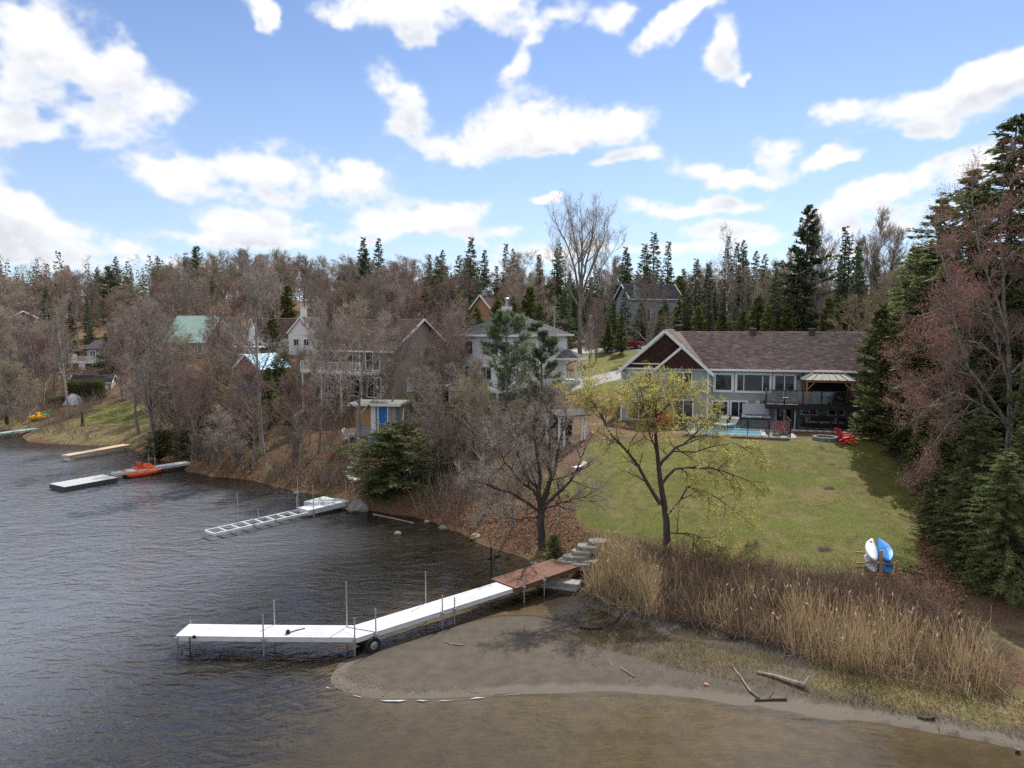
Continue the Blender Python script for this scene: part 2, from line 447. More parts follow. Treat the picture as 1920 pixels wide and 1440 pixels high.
def rbf_fit(pts):
    A = np.linalg.norm(pts[:, None, :2] - pts[None, :, :2], axis=2)
    n = len(pts)
    M = np.zeros((n + 3, n + 3)); M[:n, :n] = A + np.eye(n) * -0.05
    M[:n, n] = 1; M[:n, n + 1:] = pts[:, :2]; M[n:, :n] = M[:n, n:].T
    b = np.zeros(n + 3); b[:n] = pts[:, 2]
    return np.linalg.solve(M, b)
RBW = rbf_fit(CTRL)
def rbf_eval(x, y):
    out = np.empty(x.size); xs, ys = x.ravel(), y.ravel()
    for i in range(0, x.size, 8192):
        X_, Y_ = xs[i:i + 8192], ys[i:i + 8192]
        d = np.sqrt((X_[:, None] - CTRL[None, :, 0]) ** 2 + (Y_[:, None] - CTRL[None, :, 1]) ** 2)
        out[i:i + 8192] = d @ RBW[:-3] + RBW[-3] + X_ * RBW[-2] + Y_ * RBW[-1]
    return out.reshape(x.shape)

def axis(lo, hi, step, g, far_lo, far_hi):
    c = list(np.arange(lo, hi + step / 2, step))
    s = step
    while c[-1] < far_hi: s *= g; c.append(c[-1] + s)
    s = step
    while c[0] > far_lo: s *= g; c.insert(0, c[0] - s)
    return np.array(c)
GX = axis(-34, 34, 0.36, 1.06, -2200, 2200)
GY = axis(16, 70, 0.36, 1.05, -700, 3600)
gx, gy = np.meshgrid(GX, GY)
GH = rbf_eval(gx, gy)
near = (gy > 14) & (gy < 120)
GH = GH + np.where(GH > 0.3, 1.0, 0.15) * (vnoise(gx, gy, 0.45, 1) * 0.16 + vnoise(gx, gy, 1.4, 2) * 0.06) * np.where(gy < 300, 1, 3)
GH += np.where(gy > 150, vnoise(gx, gy, 0.012, 5) * np.clip((gy - 150) / 60, 0, 10), 0)
# level the terrace
hu = (gx - HO[0]) * HU[0] + (gy - HO[1]) * HU[1]; hw = (gx - HO[0]) * HW[0] + (gy - HO[1]) * HW[1]
dd = np.maximum(np.maximum(-1.5 - hu, hu - 21), np.maximum(-7.0 - hw, hw - 3))
tb = np.clip(1 - dd / 1.6, 0, 1); tb = tb * tb * (3 - 2 * tb)
GH = GH * (1 - tb) + (HZ - 0.06) * tb

def H(x, y):
    """height of the ground sheet"""
    x, y = np.asarray(x, float), np.asarray(y, float)
    i = np.clip(np.searchsorted(GX, x) - 1, 0, len(GX) - 2); j = np.clip(np.searchsorted(GY, y) - 1, 0, len(GY) - 2)
    a = (x - GX[i]) / (GX[i + 1] - GX[i]); b = (y - GY[j]) / (GY[j + 1] - GY[j])
    return (GH[j, i] * (1 - a) + GH[j, i + 1] * a) * (1 - b) + (GH[j + 1, i] * (1 - a) + GH[j + 1, i + 1] * a) * b

def hit(px, py, lo=12.0, hi=700.0):
    """where the photo pixel's sight line meets the ground"""
    d = pix_dir(px, py)
    t = np.arange(lo, hi, 0.15)
    p = CAM[None] + d[None] * t[:, None]
    below = p[:, 2] < np.maximum(H(p[:, 0], p[:, 1]), 0.0 * t)
    k_ = np.argmax(below) if below.any() else len(t) - 1
    q = p[k_]
    return np.array([q[0], q[1], max(float(H(q[0], q[1])), 0.0)])

def ground(px, Yd):
    """ground point at depth Yd under photo column px"""
    x = (px - 960) / FPX * Yd * 1.0
    x = atY(px, 640, Yd)[0]
    return np.array([x, Yd, float(H(x, Yd))])

def sdist(poly, x, y):
    """signed distance to a polygon (inside positive)"""
    poly = np.asarray(poly); d2 = np.full(x.shape, 1e9); ins = np.zeros(x.shape, bool)
    for (ax, ay), (bx, by) in zip(poly, np.roll(poly, -1, 0)):
        ex, ey = bx - ax, by - ay
        t = np.clip(((x - ax) * ex + (y - ay) * ey) / (ex * ex + ey * ey + 1e-9), 0, 1)
        d2 = np.minimum(d2, (x - ax - t * ex) ** 2 + (y - ay - t * ey) ** 2)
        c = ((ay > y) != (by > y)) & (x < (bx - ax) * (y - ay) / (by - ay + 1e-12) + ax)
        ins ^= c
    return np.where(ins, 1, -1) * np.sqrt(d2)

def zone(polys, soft):
    m = np.zeros(gx.shape)
    sel = (gy > 12) & (gy < 140) & (np.abs(gx) < 130)
    for poly in polys:
        wp = [hit(a, b)[:2] for a, b in poly]
        m[sel] = np.maximum(m[sel], np.clip(0.5 + sdist(wp, gx[sel], gy[sel]) / soft, 0, 1))
    return m
LAWN_MAIN = [(1095, 838), (1290, 824), (1480, 827), (1600, 815), (1665, 845), (1715, 920), (1735, 1000), (1715, 1075), (1560, 1078), (1440, 1062), (1330, 1035), (1250, 1030), (1140, 1005), (1085, 985), (1075, 940), (1090, 890)]
z_lawn = zone([LAWN_MAIN, [(75, 797), (140, 790), (200, 757), (320, 742), (330, 800), (262, 832), (215, 812), (150, 800)], [(1062, 738), (1170, 740), (1240, 700), (1240, 655), (1100, 655)], [(1040, 880), (1085, 900), (1070, 940), (1000, 930)]], 1.4)
z_dry = zone([[(48, 822), (70, 800), (150, 800), (235, 790), (300, 800), (255, 836), (200, 837), (110, 832)], [(0, 770), (60, 770), (80, 800), (30, 806), (0, 806)],
              [(1010, 1195), (1110, 1186), (1250, 1192), (1400, 1215), (1600, 1255), (1920, 1300), (1920, 1392), (1700, 1348), (1500, 1312), (1400, 1292), (1300, 1268), (1150, 1225)],
              [(1085, 1010), (1130, 1000), (1150, 1030), (1250, 1045), (1440, 1075), (1600, 1085), (1720, 1130), (1700, 1150), (1450, 1110), (1250, 1075), (1120, 1050)]], 0.8)
z_sand = np.clip(1 - (GH - 0.16) / 0.12, 0, 1) * ((gy < 36) & (gx > -16))
z_mud = np.clip(1 - np.abs(GH - 0.02) / 0.14, 0, 1) * (hw < -20)
z_mud = np.maximum(z_mud * (gy > 29.5) * (gx > 3.5), zone([[(1060, 1098), (1100, 1112), (1180, 1140), (1300, 1152), (1400, 1178), (1500, 1208), (1600, 1243), (1560, 1262), (1430, 1240), (1300, 1208), (1180, 1206), (1090, 1184), (1040, 1162), (1015, 1125)]], 0.9))
z_worn = np.zeros(gx.shape)
for (a, b, r) in [(1560, 871, .30), (1555, 916, .36), (1548, 1031, .38), (1540, 840, .28)]:
    q = hit(a, b); z_worn = np.maximum(z_worn, np.clip(1.5 - np.hypot((gx - q[0]) * .8, gy - q[1]) / r, 0, 1))

# pebble fringe along the outer edge of the sand bar
z_shingle = np.zeros(gx.shape); sel = (gy > 14) & (gy < 34) & (gx > -12) & (gx < 30)
fr_l = np.array([at(a, b, 0.0)[:2] for a, b in [(640, 1242)] + BAR_FRONT]); dmin = np.full(sel.sum(), 9.0)
for (ax, ay), (bx, by) in zip(fr_l, fr_l[1:]):
    ex, ey = bx - ax, by - ay; tt = np.clip(((gx[sel] - ax) * ex + (gy[sel] - ay) * ey) / (ex * ex + ey * ey), 0, 1)
    dmin = np.minimum(dmin, np.hypot(gx[sel] - ax - tt * ex, gy[sel] - ay - tt * ey))
z_shingle[sel] = np.clip(1.15 - dmin / 0.85, 0, 1) * (GH[sel] > -0.02)
nx_, ny_ = len(GX), len(GY)
idx = np.arange(nx_ * ny_).reshape(ny_, nx_)
quads = np.stack([idx[:-1, :-1], idx[:-1, 1:], idx[1:, 1:], idx[1:, :-1]], -1).reshape(-1, 4)
gme = mesh_np('ground', np.stack([gx, gy, GH], -1).reshape(-1, 3), quads, smooth=True)
def fattr(me, name, val):
    a = me.attributes.new(name, 'FLOAT', 'POINT'); a.data.foreach_set('value', np.asarray(val, np.float32).ravel())
for nme, v in (('lawn', z_lawn), ('dry', z_dry), ('sand', z_sand), ('mud', z_mud), ('worn', z_worn), ('shingle', z_shingle)): fattr(gme, nme, v)

m, t, b = mat_new('ground_surface')
co = t.add('ShaderNodeNewGeometry').outputs['Position']
A = lambda nme: t.add('ShaderNodeAttribute', attribute_name=nme).outputs['Fac']
n_big, n_mid, n_fine, n_tiny = t.noise(co, 0.35, 4, 0.6), t.noise(co, 1.7, 6, 0.65), t.noise(co, 9.0, 6, 0.7), t.noise(co, 38.0, 3, 0.7)
rag = t.math('ADD', t.math('MULTIPLY', t.math('SUBTRACT', n_mid, 0.5), 1.1), t.math('MULTIPLY', t.math('SUBTRACT', n_fine, 0.5), 0.9))
def mask(nme): return t.ramp(t.math('ADD', A(nme), rag), 0.40, 0.62)
# leaf litter: russet leaves, pale dead grass, dark soil
lit = t.mix(t.ramp(n_fine, 0.36, 0.62), (0.060, 0.036, 0.024), (0.190, 0.100, 0.058))
lit = t.mix(t.ramp(n_tiny, 0.56, 0.70), lit, (0.30, 0.20, 0.125))
lit = t.mix(t.ramp(n_big, 0.50, 0.66), lit, t.mix(n_fine, (0.12, 0.10, 0.05), (0.22, 0.17, 0.09)))
lit = t.mix(t.ramp(t.noise(co, 0.8, 3, 0.6), 0.56, 0.68), lit, t.mix(n_fine, (0.05, 0.06, 0.02), (0.11, 0.11, 0.04)))
lawn = t.mix(t.ramp(n_mid, 0.34, 0.64), (0.075, 0.085, 0.018), (0.175, 0.160, 0.050))
lawn = t.mix(t.ramp(n_big, 0.42, 0.62), lawn, t.mix(n_mid, (0.075, 0.110, 0.015), (0.150, 0.165, 0.030)))
lawn = t.mix(t.ramp(n_fine, 0.47, 0.68), lawn, (0.20, 0.165, 0.06))
lawn = t.mix(t.ramp(n_tiny, 0.50, 0.64, 0, 0.55), lawn, (0.045, 0.052, 0.016))
lawn = t.mix(t.ramp(t.noise(co, 0.55, 5, 0.7), 0.50, 0.66, 0.0, 0.75), lawn, t.mix(n_fine, (0.13, 0.105, 0.045), (0.25, 0.205, 0.09)))
lawn = t.mix(t.ramp(t.noise(co, 1.15, 4, 0.65), 0.60, 0.72, 0.0, 0.7), lawn, t.mix(n_fine, (0.06, 0.045, 0.025), (0.15, 0.115, 0.06)))
dry = t.mix(t.ramp(n_fine, 0.35, 0.62), (0.11, 0.085, 0.035), (0.26, 0.195, 0.105))
dry = t.mix(t.ramp(n_mid, 0.46, 0.62), dry, t.mix(n_fine, (0.075, 0.08, 0.022), (0.17, 0.15, 0.06)))
dry = t.mix(t.ramp(n_tiny, 0.57, 0.68), dry, (0.36, 0.29, 0.18))
sand = t.mix(t.ramp(n_mid, 0.3, 0.7), (0.068, 0.056, 0.045), (0.104, 0.086, 0.070))
sand = t.mix(t.ramp(n_tiny, 0.40, 0.62), t.mix(0.35, sand, (0.08, 0.065, 0.05)), sand)
sand = t.mix(t.ramp(n_tiny, 0.66, 0.72), sand, (0.46, 0.41, 0.34))
hgt = t.add('ShaderNodeSeparateXYZ', {0: co}).outputs[2]
gravel = t.mix(n_tiny, (0.095, 0.080, 0.063), (0.23, 0.195, 0.155))
edge = t.ramp(t.math('ADD', A('shingle'), t.math('MULTIPLY', rag, 0.6)), 0.40, 0.85)
sand = t.mix(t.math('MULTIPLY', edge, 0.85), sand, gravel)
bed = t.mix(t.ramp(n_mid, 0.3, 0.7), (0.135, 0.108, 0.066), (0.225, 0.182, 0.118))
wv = t.add('ShaderNodeTexWave', {'Vector': t.vmath('MULTIPLY', co, (1.0, 2.2, 1.0)).outputs[0], 'Scale': 0.8, 'Distortion': 7.0, 'Detail': 3.0, 'Detail Scale': 1.2}, wave_type='BANDS', bands_direction='Y').outputs['Fac']
bed = t.mix(t.math('MULTIPLY', wv, 0.35), bed, (0.15, 0.11, 0.06))
sand = t.mix(t.ramp(hgt, 0.0, -0.03), sand, bed)
mud = t.mix(n_fine, (0.022, 0.019, 0.018), (0.075, 0.06, 0.05))
c = t.mix(mask('lawn'), lit, lawn)
c = t.mix(mask('dry'), c, dry)
c = t.mix(t.ramp(A('sand'), 0.3, 0.7), c, sand)
c = t.mix(t.math('MULTIPLY', mask('mud'), t.ramp(A('mud'), 0.15, 0.5)), c, mud)
c = t.mix(t.ramp(t.math('ADD', A('worn'), t.math('MULTIPLY', rag, 1.1)), 0.40, 0.95), c, t.mix(n_fine, (0.02, 0.015, 0.012), (0.06, 0.045, 0.032)))
under = t.math('MULTIPLY', t.ramp(hgt, 0.03, -0.02), t.math('SUBTRACT', 1.0, t.ramp(A('sand'), 0.3, 0.7)))
c = t.mix(under, c, t.mix(n_mid, (0.045, 0.036, 0.022), (0.12, 0.095, 0.055)))
WETC = c
wet = t.math('MULTIPLY', t.ramp(A('sand'), 0.3, 0.7), t.ramp(hgt, 0.13, 0.0))
t.l.new(t.math('SUBTRACT', 0.92, t.math('MULTIPLY', wet, 0.12)), b.inputs['Roughness'])
t.l.new(t.mix(t.math('MULTIPLY', wet, 0.30), WETC, (0.03, 0.024, 0.018)), b.inputs['Base Color'])
b.inputs['Specular IOR Level'].default_value = 0.22
hh = t.math('ADD', t.math('MULTIPLY', n_fine, 0.7), t.math('MULTIPLY', n_tiny, 0.5))
hs = t.math('SUBTRACT', 1.0, t.math('MULTIPLY', t.ramp(A('sand'), 0.3, 0.7), 0.75))
bp = t.add('ShaderNodeBump', {'Strength': hs, 'Distance': 0.09, 'Height': hh}); t.l.new(bp.outputs[0], b.inputs['Normal'])
gme.materials.append(m)
tag(link('ground', gme), 'sloping lakeside ground of lawn, fallen leaves and sand', kind='structure')

# ================================================================== LAKE
WX = axis(-46, 34, 0.5, 1.09, -2100, 260); WY = axis(14, 96, 0.5, 1.09, -650, 150)
wx, wy = np.meshgrid(WX, WY)
dep = np.clip(-H(wx, wy), 0, 8)
keep = H(wx, wy) < 0.45
ii = np.arange(wx.size).reshape(wx.shape)
kq = keep[:-1, :-1] | keep[:-1, 1:] | keep[1:, 1:] | keep[1:, :-1]
wq = np.stack([ii[:-1, :-1], ii[:-1, 1:], ii[1:, 1:], ii[1:, :-1]], -1)[kq]
used = np.unique(wq); rem = np.full(wx.size, -1); rem[used] = np.arange(len(used))
wv_ = np.stack([wx, wy, 0 * wx], -1).reshape(-1, 3)[used]
wme = mesh_np('lake', wv_, rem[wq], smooth=True)
fattr(wme, 'depth', dep.reshape(-1)[used])
# wind reaches the open lake, the inlet and the shoals lie calmer
calm = np.clip((wv_[:, 0] + 19 - 0.25 * (wv_[:, 1] - 30)) / 16, 0, 1)
fattr(wme, 'calm', calm)
m, t, b = mat_new('lake_water'); t.n.remove(b)
co = t.add('ShaderNodeNewGeometry').outputs['Position']
def waves(rot, sx, sy, scale, det, dist):
    mp = t.add('ShaderNodeMapping', {0: co, 'Rotation': (0, 0, R(rot)), 'Scale': (sx, sy, 1)})
    return t.noise(mp.outputs[0], scale, det, 0.55, dist)
def ridged(v): return t.math('SUBTRACT', 1.0, t.math('ABSOLUTE', t.math('MULTIPLY_ADD', v, 3.2, -1.6)), clamp=True)
h0 = ridged(waves(-9, 0.48, 1.0, 0.72, 3, 0.7))
h1 = ridged(waves(-24, 0.5, 1.0, 1.5, 3, 0.8))
h2 = waves(24, 0.45, 1.0, 2.4, 3, 0.5)
h3 = waves(-4, 0.6, 1.0, 6.5, 2, 0.3)
calm_a = t.add('ShaderNodeAttribute', attribute_name='calm').outputs['Fac']
gust = t.ramp(t.noise(co, 0.09, 3, 0.6), 0.33, 0.68, 0.7, 1.3)
big = t.math('MULTIPLY', t.math('ADD', t.math('MULTIPLY', h0, 0.072), t.math('MULTIPLY', h1, 0.050)), t.math('SUBTRACT', 1.0, t.math('MULTIPLY', calm_a, 0.80)))
small = t.math('MULTIPLY', t.math('ADD', t.math('MULTIPLY', h2, 0.046), t.math('MULTIPLY', h3, 0.020)), t.math('SUBTRACT', 1.0, t.math('MULTIPLY', calm_a, 0.74)))
bp = t.add('ShaderNodeBump', {'Strength': 1.0, 'Distance': 1.0, 'Height': t.math('MULTIPLY', t.math('ADD', big, small), gust)})
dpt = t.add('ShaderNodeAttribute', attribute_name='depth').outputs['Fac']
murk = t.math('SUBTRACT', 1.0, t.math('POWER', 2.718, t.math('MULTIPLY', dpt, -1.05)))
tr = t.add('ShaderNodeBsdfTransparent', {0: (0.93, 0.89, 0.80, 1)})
df = t.add('ShaderNodeBsdfDiffuse', {0: t.mix(t.ramp(dpt, 0.9, 2.4), (0.026, 0.022, 0.016), (0.125, 0.135, 0.155))})  # murky body colour; its pale deep end has sky sheen put in
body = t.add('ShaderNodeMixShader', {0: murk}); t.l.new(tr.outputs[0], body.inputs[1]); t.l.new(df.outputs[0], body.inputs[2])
fr = t.add('ShaderNodeFresnel', {'IOR': t.math('MULTIPLY_ADD', calm_a, -0.85, 2.25), 'Normal': bp.outputs[0]})
gl = t.add('ShaderNodeBsdfGlossy', {'Roughness': t.math('MULTIPLY_ADD', calm_a, -0.05, 0.12), 'Normal': bp.outputs[0]})
sf = t.add('ShaderNodeMixShader', {0: fr.outputs[0]}); t.l.new(body.outputs[0], sf.inputs[1]); t.l.new(gl.outputs[0], sf.inputs[2])
t.l.new(sf.outputs[0], [n for n in t.n if n.type == 'OUTPUT_MATERIAL'][0].inputs[0])
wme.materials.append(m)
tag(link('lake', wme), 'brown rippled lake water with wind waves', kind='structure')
# ================================================================== PLANT GENERATORS (all vectorised)
def nrm(v): return v / (np.linalg.norm(v, axis=-1, keepdims=True) + 1e-9)

def branch_lines(rng, P, D, L, segs, up=0.0, wob=0.15):
    """N polylines (N, segs+1, 3): start P, direction D, length L, bending by 'up' and wobbling"""
    pts = [P]; d = nrm(D)
    for i in range(segs):
        d = nrm(d + rng.normal(0, wob, d.shape) + np.array([0, 0, up]) / segs)
        pts.append(pts[-1] + d * (L / segs)[:, None])
    return np.stack(pts, 1)

def spawn(rng, lines, rad, n, t0, t1, ang, ang_sd, even=False):
    """n children per parent line: start point, direction, parent radius, t, parent index"""
    N, K = lines.shape[:2]
    par = np.repeat(np.arange(N), n)
    t = rng.uniform(t0, t1, N * n)
    if even: t = t0 + (t1 - t0) * (np.tile(np.arange(n), N) + rng.uniform(0, 1, N * n)) / n
    f = t * (K - 1); i = np.minimum(f.astype(int), K - 2); a = (f - i)[:, None]
    p0, p1 = lines[par, i], lines[par, i + 1]
    p = p0 * (1 - a) + p1 * a
    tan = nrm(p1 - p0)
    rp = rad[par, i] * (1 - a[:, 0]) + rad[par, i + 1] * a[:, 0]
    rnd = nrm(rng.normal(0, 1, p.shape)); perp = nrm(rnd - tan * (rnd * tan).sum(-1, keepdims=True))
    th = np.radians(rng.normal(ang, ang_sd, N * n))[:, None]
    return p, tan * np.cos(th) + perp * np.sin(th), rp, t, par

def tubes(lines, rad, m):
    """tube surfaces round N polylines"""
    N, K = lines.shape[:2]
    tan = np.empty_like(lines); tan[:, 1:-1] = lines[:, 2:] - lines[:, :-2]; tan[:, 0] = lines[:, 1] - lines[:, 0]; tan[:, -1] = lines[:, -1] - lines[:, -2]
    tan = nrm(tan)
    ref = np.where(np.abs(tan[..., 2:3]) < 0.9, np.array([0., 0, 1]), np.array([1., 0, 0]))
    u = nrm(np.cross(tan, ref)); v = np.cross(u, tan)
    a = np.arange(m) * 2 * np.pi / m
    V = lines[:, :, None] + rad[:, :, None, None] * (u[:, :, None] * np.cos(a)[None, None, :, None] + v[:, :, None] * np.sin(a)[None, None, :, None])
    idx = np.arange(N * K * m).reshape(N, K, m)
    nx = np.roll(idx, -1, 2)
    q = np.stack([idx[:, :-1], nx[:, :-1], nx[:, 1:], idx[:, 1:]], -1).reshape(-1, 4)
    return V.reshape(-1, 3), q

def ribbons(rng, lines, w):
    """flat tapering twigs: strip of quads closing to a point; w = base width per line"""
    N, K = lines.shape[:2]
    tan = nrm(lines[:, -1] - lines[:, 0])
    side = nrm(np.cross(tan, nrm(rng.normal(0, 1, tan.shape))))
    tp = np.linspace(1, 0.25, K - 1)
    A_ = lines[:, :-1] - side[:, None] * (w[:, None] * tp)[..., None] / 2
    B_ = lines[:, :-1] + side[:, None] * (w[:, None] * tp)[..., None] / 2
    V = np.concatenate([A_, B_, lines[:, -1:]], 1)               # per line: K-1 lefts, K-1 rights, tip
    n = 2 * (K - 1) + 1
    base = (np.arange(N) * n)[:, None]
    q = []
    for i in range(K - 2): q.append(base + np.array([i, K - 1 + i, K + i, i + 1]))
    tr = base + np.array([K - 2, 2 * (K - 1) - 1, 2 * (K - 1)])
    return V.reshape(-1, 3), (np.concatenate(q) if q else np.zeros((0, 4), int)), tr

def leaves(rng, P, D, ln, wd):
    """leaf / needle-spray sized diamonds"""
    N = len(P); D = nrm(D)
    side = nrm(np.cross(D, nrm(rng.normal(0, 1, D.shape))))
    ln, wd = np.broadcast_to(ln, N)[:, None], np.broadcast_to(wd, N)[:, None]
    V = np.stack([P, P + D * ln * 0.45 + side * wd / 2, P + D * ln, P + D * ln * 0.45 - side * wd / 2], 1)
    return V.reshape(-1, 3), np.arange(N * 4).reshape(N, 4)

class Soup:
    def __init__(s): s.V, s.Q, s.T, s.n, s.sh = [], [], [], 0, []
    def add(s, V, Q=None, T=None, shade=None):
        s.V.append(V)
        if Q is not None and len(Q): s.Q.append(Q + s.n)
        if T is not None and len(T): s.T.append(T + s.n)
        s.sh.append(np.ones(len(V)) if shade is None else shade)
        s.n += len(V); return s
    def mesh(s, name, mat_, smooth=False):
        me = mesh_np(name, np.concatenate(s.V), np.concatenate(s.Q) if s.Q else None, np.concatenate(s.T) if s.T else None, mat_, smooth)
        fattr(me, 'shade', np.concatenate(s.sh))
        return me

def taper(L, r0, r1, K): return np.linspace(1, 0, K)[None] ** 0.9 * (r0 - r1)[:, None] + r1[:, None]

def bare_tree(seed, H_=12.0, r0=0.16, spread=0.36, first=0.28, nl=14, nb=7, nt=7, nf=6, up=0.35, ang=48, lean=0.05, twig_w=0.026, twig_l=0.55, trunk_mat=None, twig_mat=None, skel=None, multi=1, bud=0, bud_mat=None, droop=0.0, name='tree', leaf=0, leaf_len=0.09, leaf_w=0.03):
    """leafless tree; returns (limb mesh, twig mesh)"""
    rng = np.random.RandomState(seed)
    limbs, tw = Soup(), Soup()
    if skel is None:
        P0 = np.zeros((multi, 3)); D0 = np.tile([0, 0, 1.0], (multi, 1)) + rng.normal(0, lean * (1 if multi == 1 else 3.5), (multi, 3)) * np.array([1, 1, 0])
        L0 = H_ * rng.uniform(0.86, 1.0, multi)
        l0 = branch_lines(rng, P0, D0, L0, 9, 0.5, 0.05)
        ra0 = np.stack([np.linspace(1, 0, 10) ** 0.85 * r0 * (1 if multi == 1 else 0.7) + 0.012] * multi)
        ra0[:, 0] *= 1.3
        V, Q = tubes(l0, ra0, 7); limbs.add(V, Q)
        p, d, rp, t, par = spawn(rng, l0, ra0, nl, first, 0.97, ang, 12, True)
        L1 = H_ * spread * (1.08 - 0.75 * (t - first) / (1 - first)) * rng.uniform(0.7, 1.25, len(p))
        r1 = np.minimum(rp * 0.62, 0.02 + L1 * 0.016)
        l1 = branch_lines(rng, p, d, L1, 6, up, 0.13); ra1 = taper(L1, r1, np.full(len(p), 0.008), 7)
        V, Q = tubes(l1, ra1, 5); limbs.add(V, Q)
    else:
        # limbs drawn by hand: list of (points, radii)
        K = 9; ls, rr = [], []
        for pts, r_a, r_b in skel:
            pts = np.asarray(pts, float); s_ = np.concatenate([[0], np.cumsum(np.linalg.norm(np.diff(pts, axis=0), axis=1))]); s_ /= s_[-1]
            q = np.linspace(0, 1, K); l = np.stack([np.interp(q, s_, pts[:, j]) for j in range(3)], 1)
            l[1:-1] += rng.normal(0, 0.04, l[1:-1].shape)
            ls.append(l); rr.append(np.linspace(r_a, r_b, K))
        l0, ra0 = np.stack(ls), np.stack(rr)
        V, Q = tubes(l0, ra0, 8); limbs.add(V, Q)
        p, d, rp, t, par = spawn(rng, l0[1:], ra0[1:], nl, 0.22, 1.0, ang, 14, True)
        L1 = H_ * spread * rng.uniform(0.45, 1.0, len(p)) * (1.1 - 0.4 * t)
        r1 = np.minimum(rp * 0.7, 0.02 + L1 * 0.014)
        l1 = branch_lines(rng, p, d, L1, 6, up, 0.14); ra1 = taper(L1, r1, np.full(len(p), 0.007), 7)
        V, Q = tubes(l1, ra1, 5); limbs.add(V, Q)
        tipd = nrm(l0[1:, -1] - l0[1:, -2]); lt = branch_lines(rng, l0[1:, -1], tipd, np.full(len(tipd), H_ * spread * 0.55), 6, up, 0.12)
        l1 = np.concatenate([l1, lt]); ra1 = np.concatenate([ra1, taper(np.ones(len(lt)), ra0[1:, -1], np.full(len(lt), 0.007), 7)])
        V, Q = tubes(lt, ra1[-len(lt):], 5); limbs.add(V, Q)
        L1 = np.concatenate([L1, np.full(len(lt), H_ * spread * 0.55)])
    p, d, rp, t, par = spawn(rng, l1, ra1, nb, 0.18, 1.0, 42, 12, True)
    L2 = L1[par] * (0.62 - 0.34 * t) * rng.uniform(0.6, 1.25, len(p)) + 0.15
    r2 = np.minimum(rp * 0.7, 0.006 + L2 * 0.010)
    l2 = branch_lines(rng, p, d, L2, 4, up * 0.8 - droop * 0.5, 0.16); ra2 = taper(L2, r2, np.full(len(p), 0.004), 5)
    V, Q = tubes(l2, ra2, 3); limbs.add(V, Q)
    p, d, rp, t, par = spawn(rng, l2, ra2, nt, 0.12, 1.0, 38, 12)
    L3 = twig_l * rng.uniform(0.5, 1.35, len(p)) * (0.5 + 0.5 * np.minimum(1, L2[par] / 1.2))
    l3 = branch_lines(rng, p, d, L3, 3, up * 0.7 - droop, 0.16)
    V, Q, T = ribbons(rng, l3, np.full(len(p), twig_w)); tw.add(V, Q, T)
    if nf:
        ra3 = np.full((len(l3), 4), 0.004)
        p, d, rp, t, par = spawn(rng, l3, ra3, nf, 0.1, 1.0, 36, 12)
        L4 = L3[par] * rng.uniform(0.3, 0.7, len(p))
        l4 = branch_lines(rng, p, d, L4, 1, up * 0.5 - droop * 0.6, 0.12)
        V, Q, T = ribbons(rng, l4, np.full(len(p), twig_w * 0.8)); tw.add(V, Q, T)
    if leaf:
        ra3 = np.full((len(l3), 4), 0.004)
        p, d, rp, t, par = spawn(rng, l3, ra3, leaf, 0.1, 1.0, 45, 18)
        V, Q = leaves(rng, p, d + np.array([0, 0, -0.2 * droop]), leaf_len * rng.uniform(0.6, 1.3, len(p)), leaf_w); lf = Soup().add(V, Q, None, np.repeat(rng.uniform(0.7, 1.3, len(p)), 4))
    if bud:
        src = l4 if nf else l3
        sel = rng.rand(len(src)) < bud
        P_ = src[sel, -1]; D_ = src[sel, -1] - src[sel, 0]
        V, Q = leaves(rng, P_ - nrm(D_) * 0.03, D_, 0.085, 0.05); bs = Soup().add(V, Q)
    out = [limbs.mesh(name + '_trunk', trunk_mat, True), tw.mesh(name + '_twigs', twig_mat)]
    if leaf: out.append(lf.mesh(name + '_leaves', bud_mat))
    elif bud: out.append(bs.mesh(name + '_buds', bud_mat))
    return out

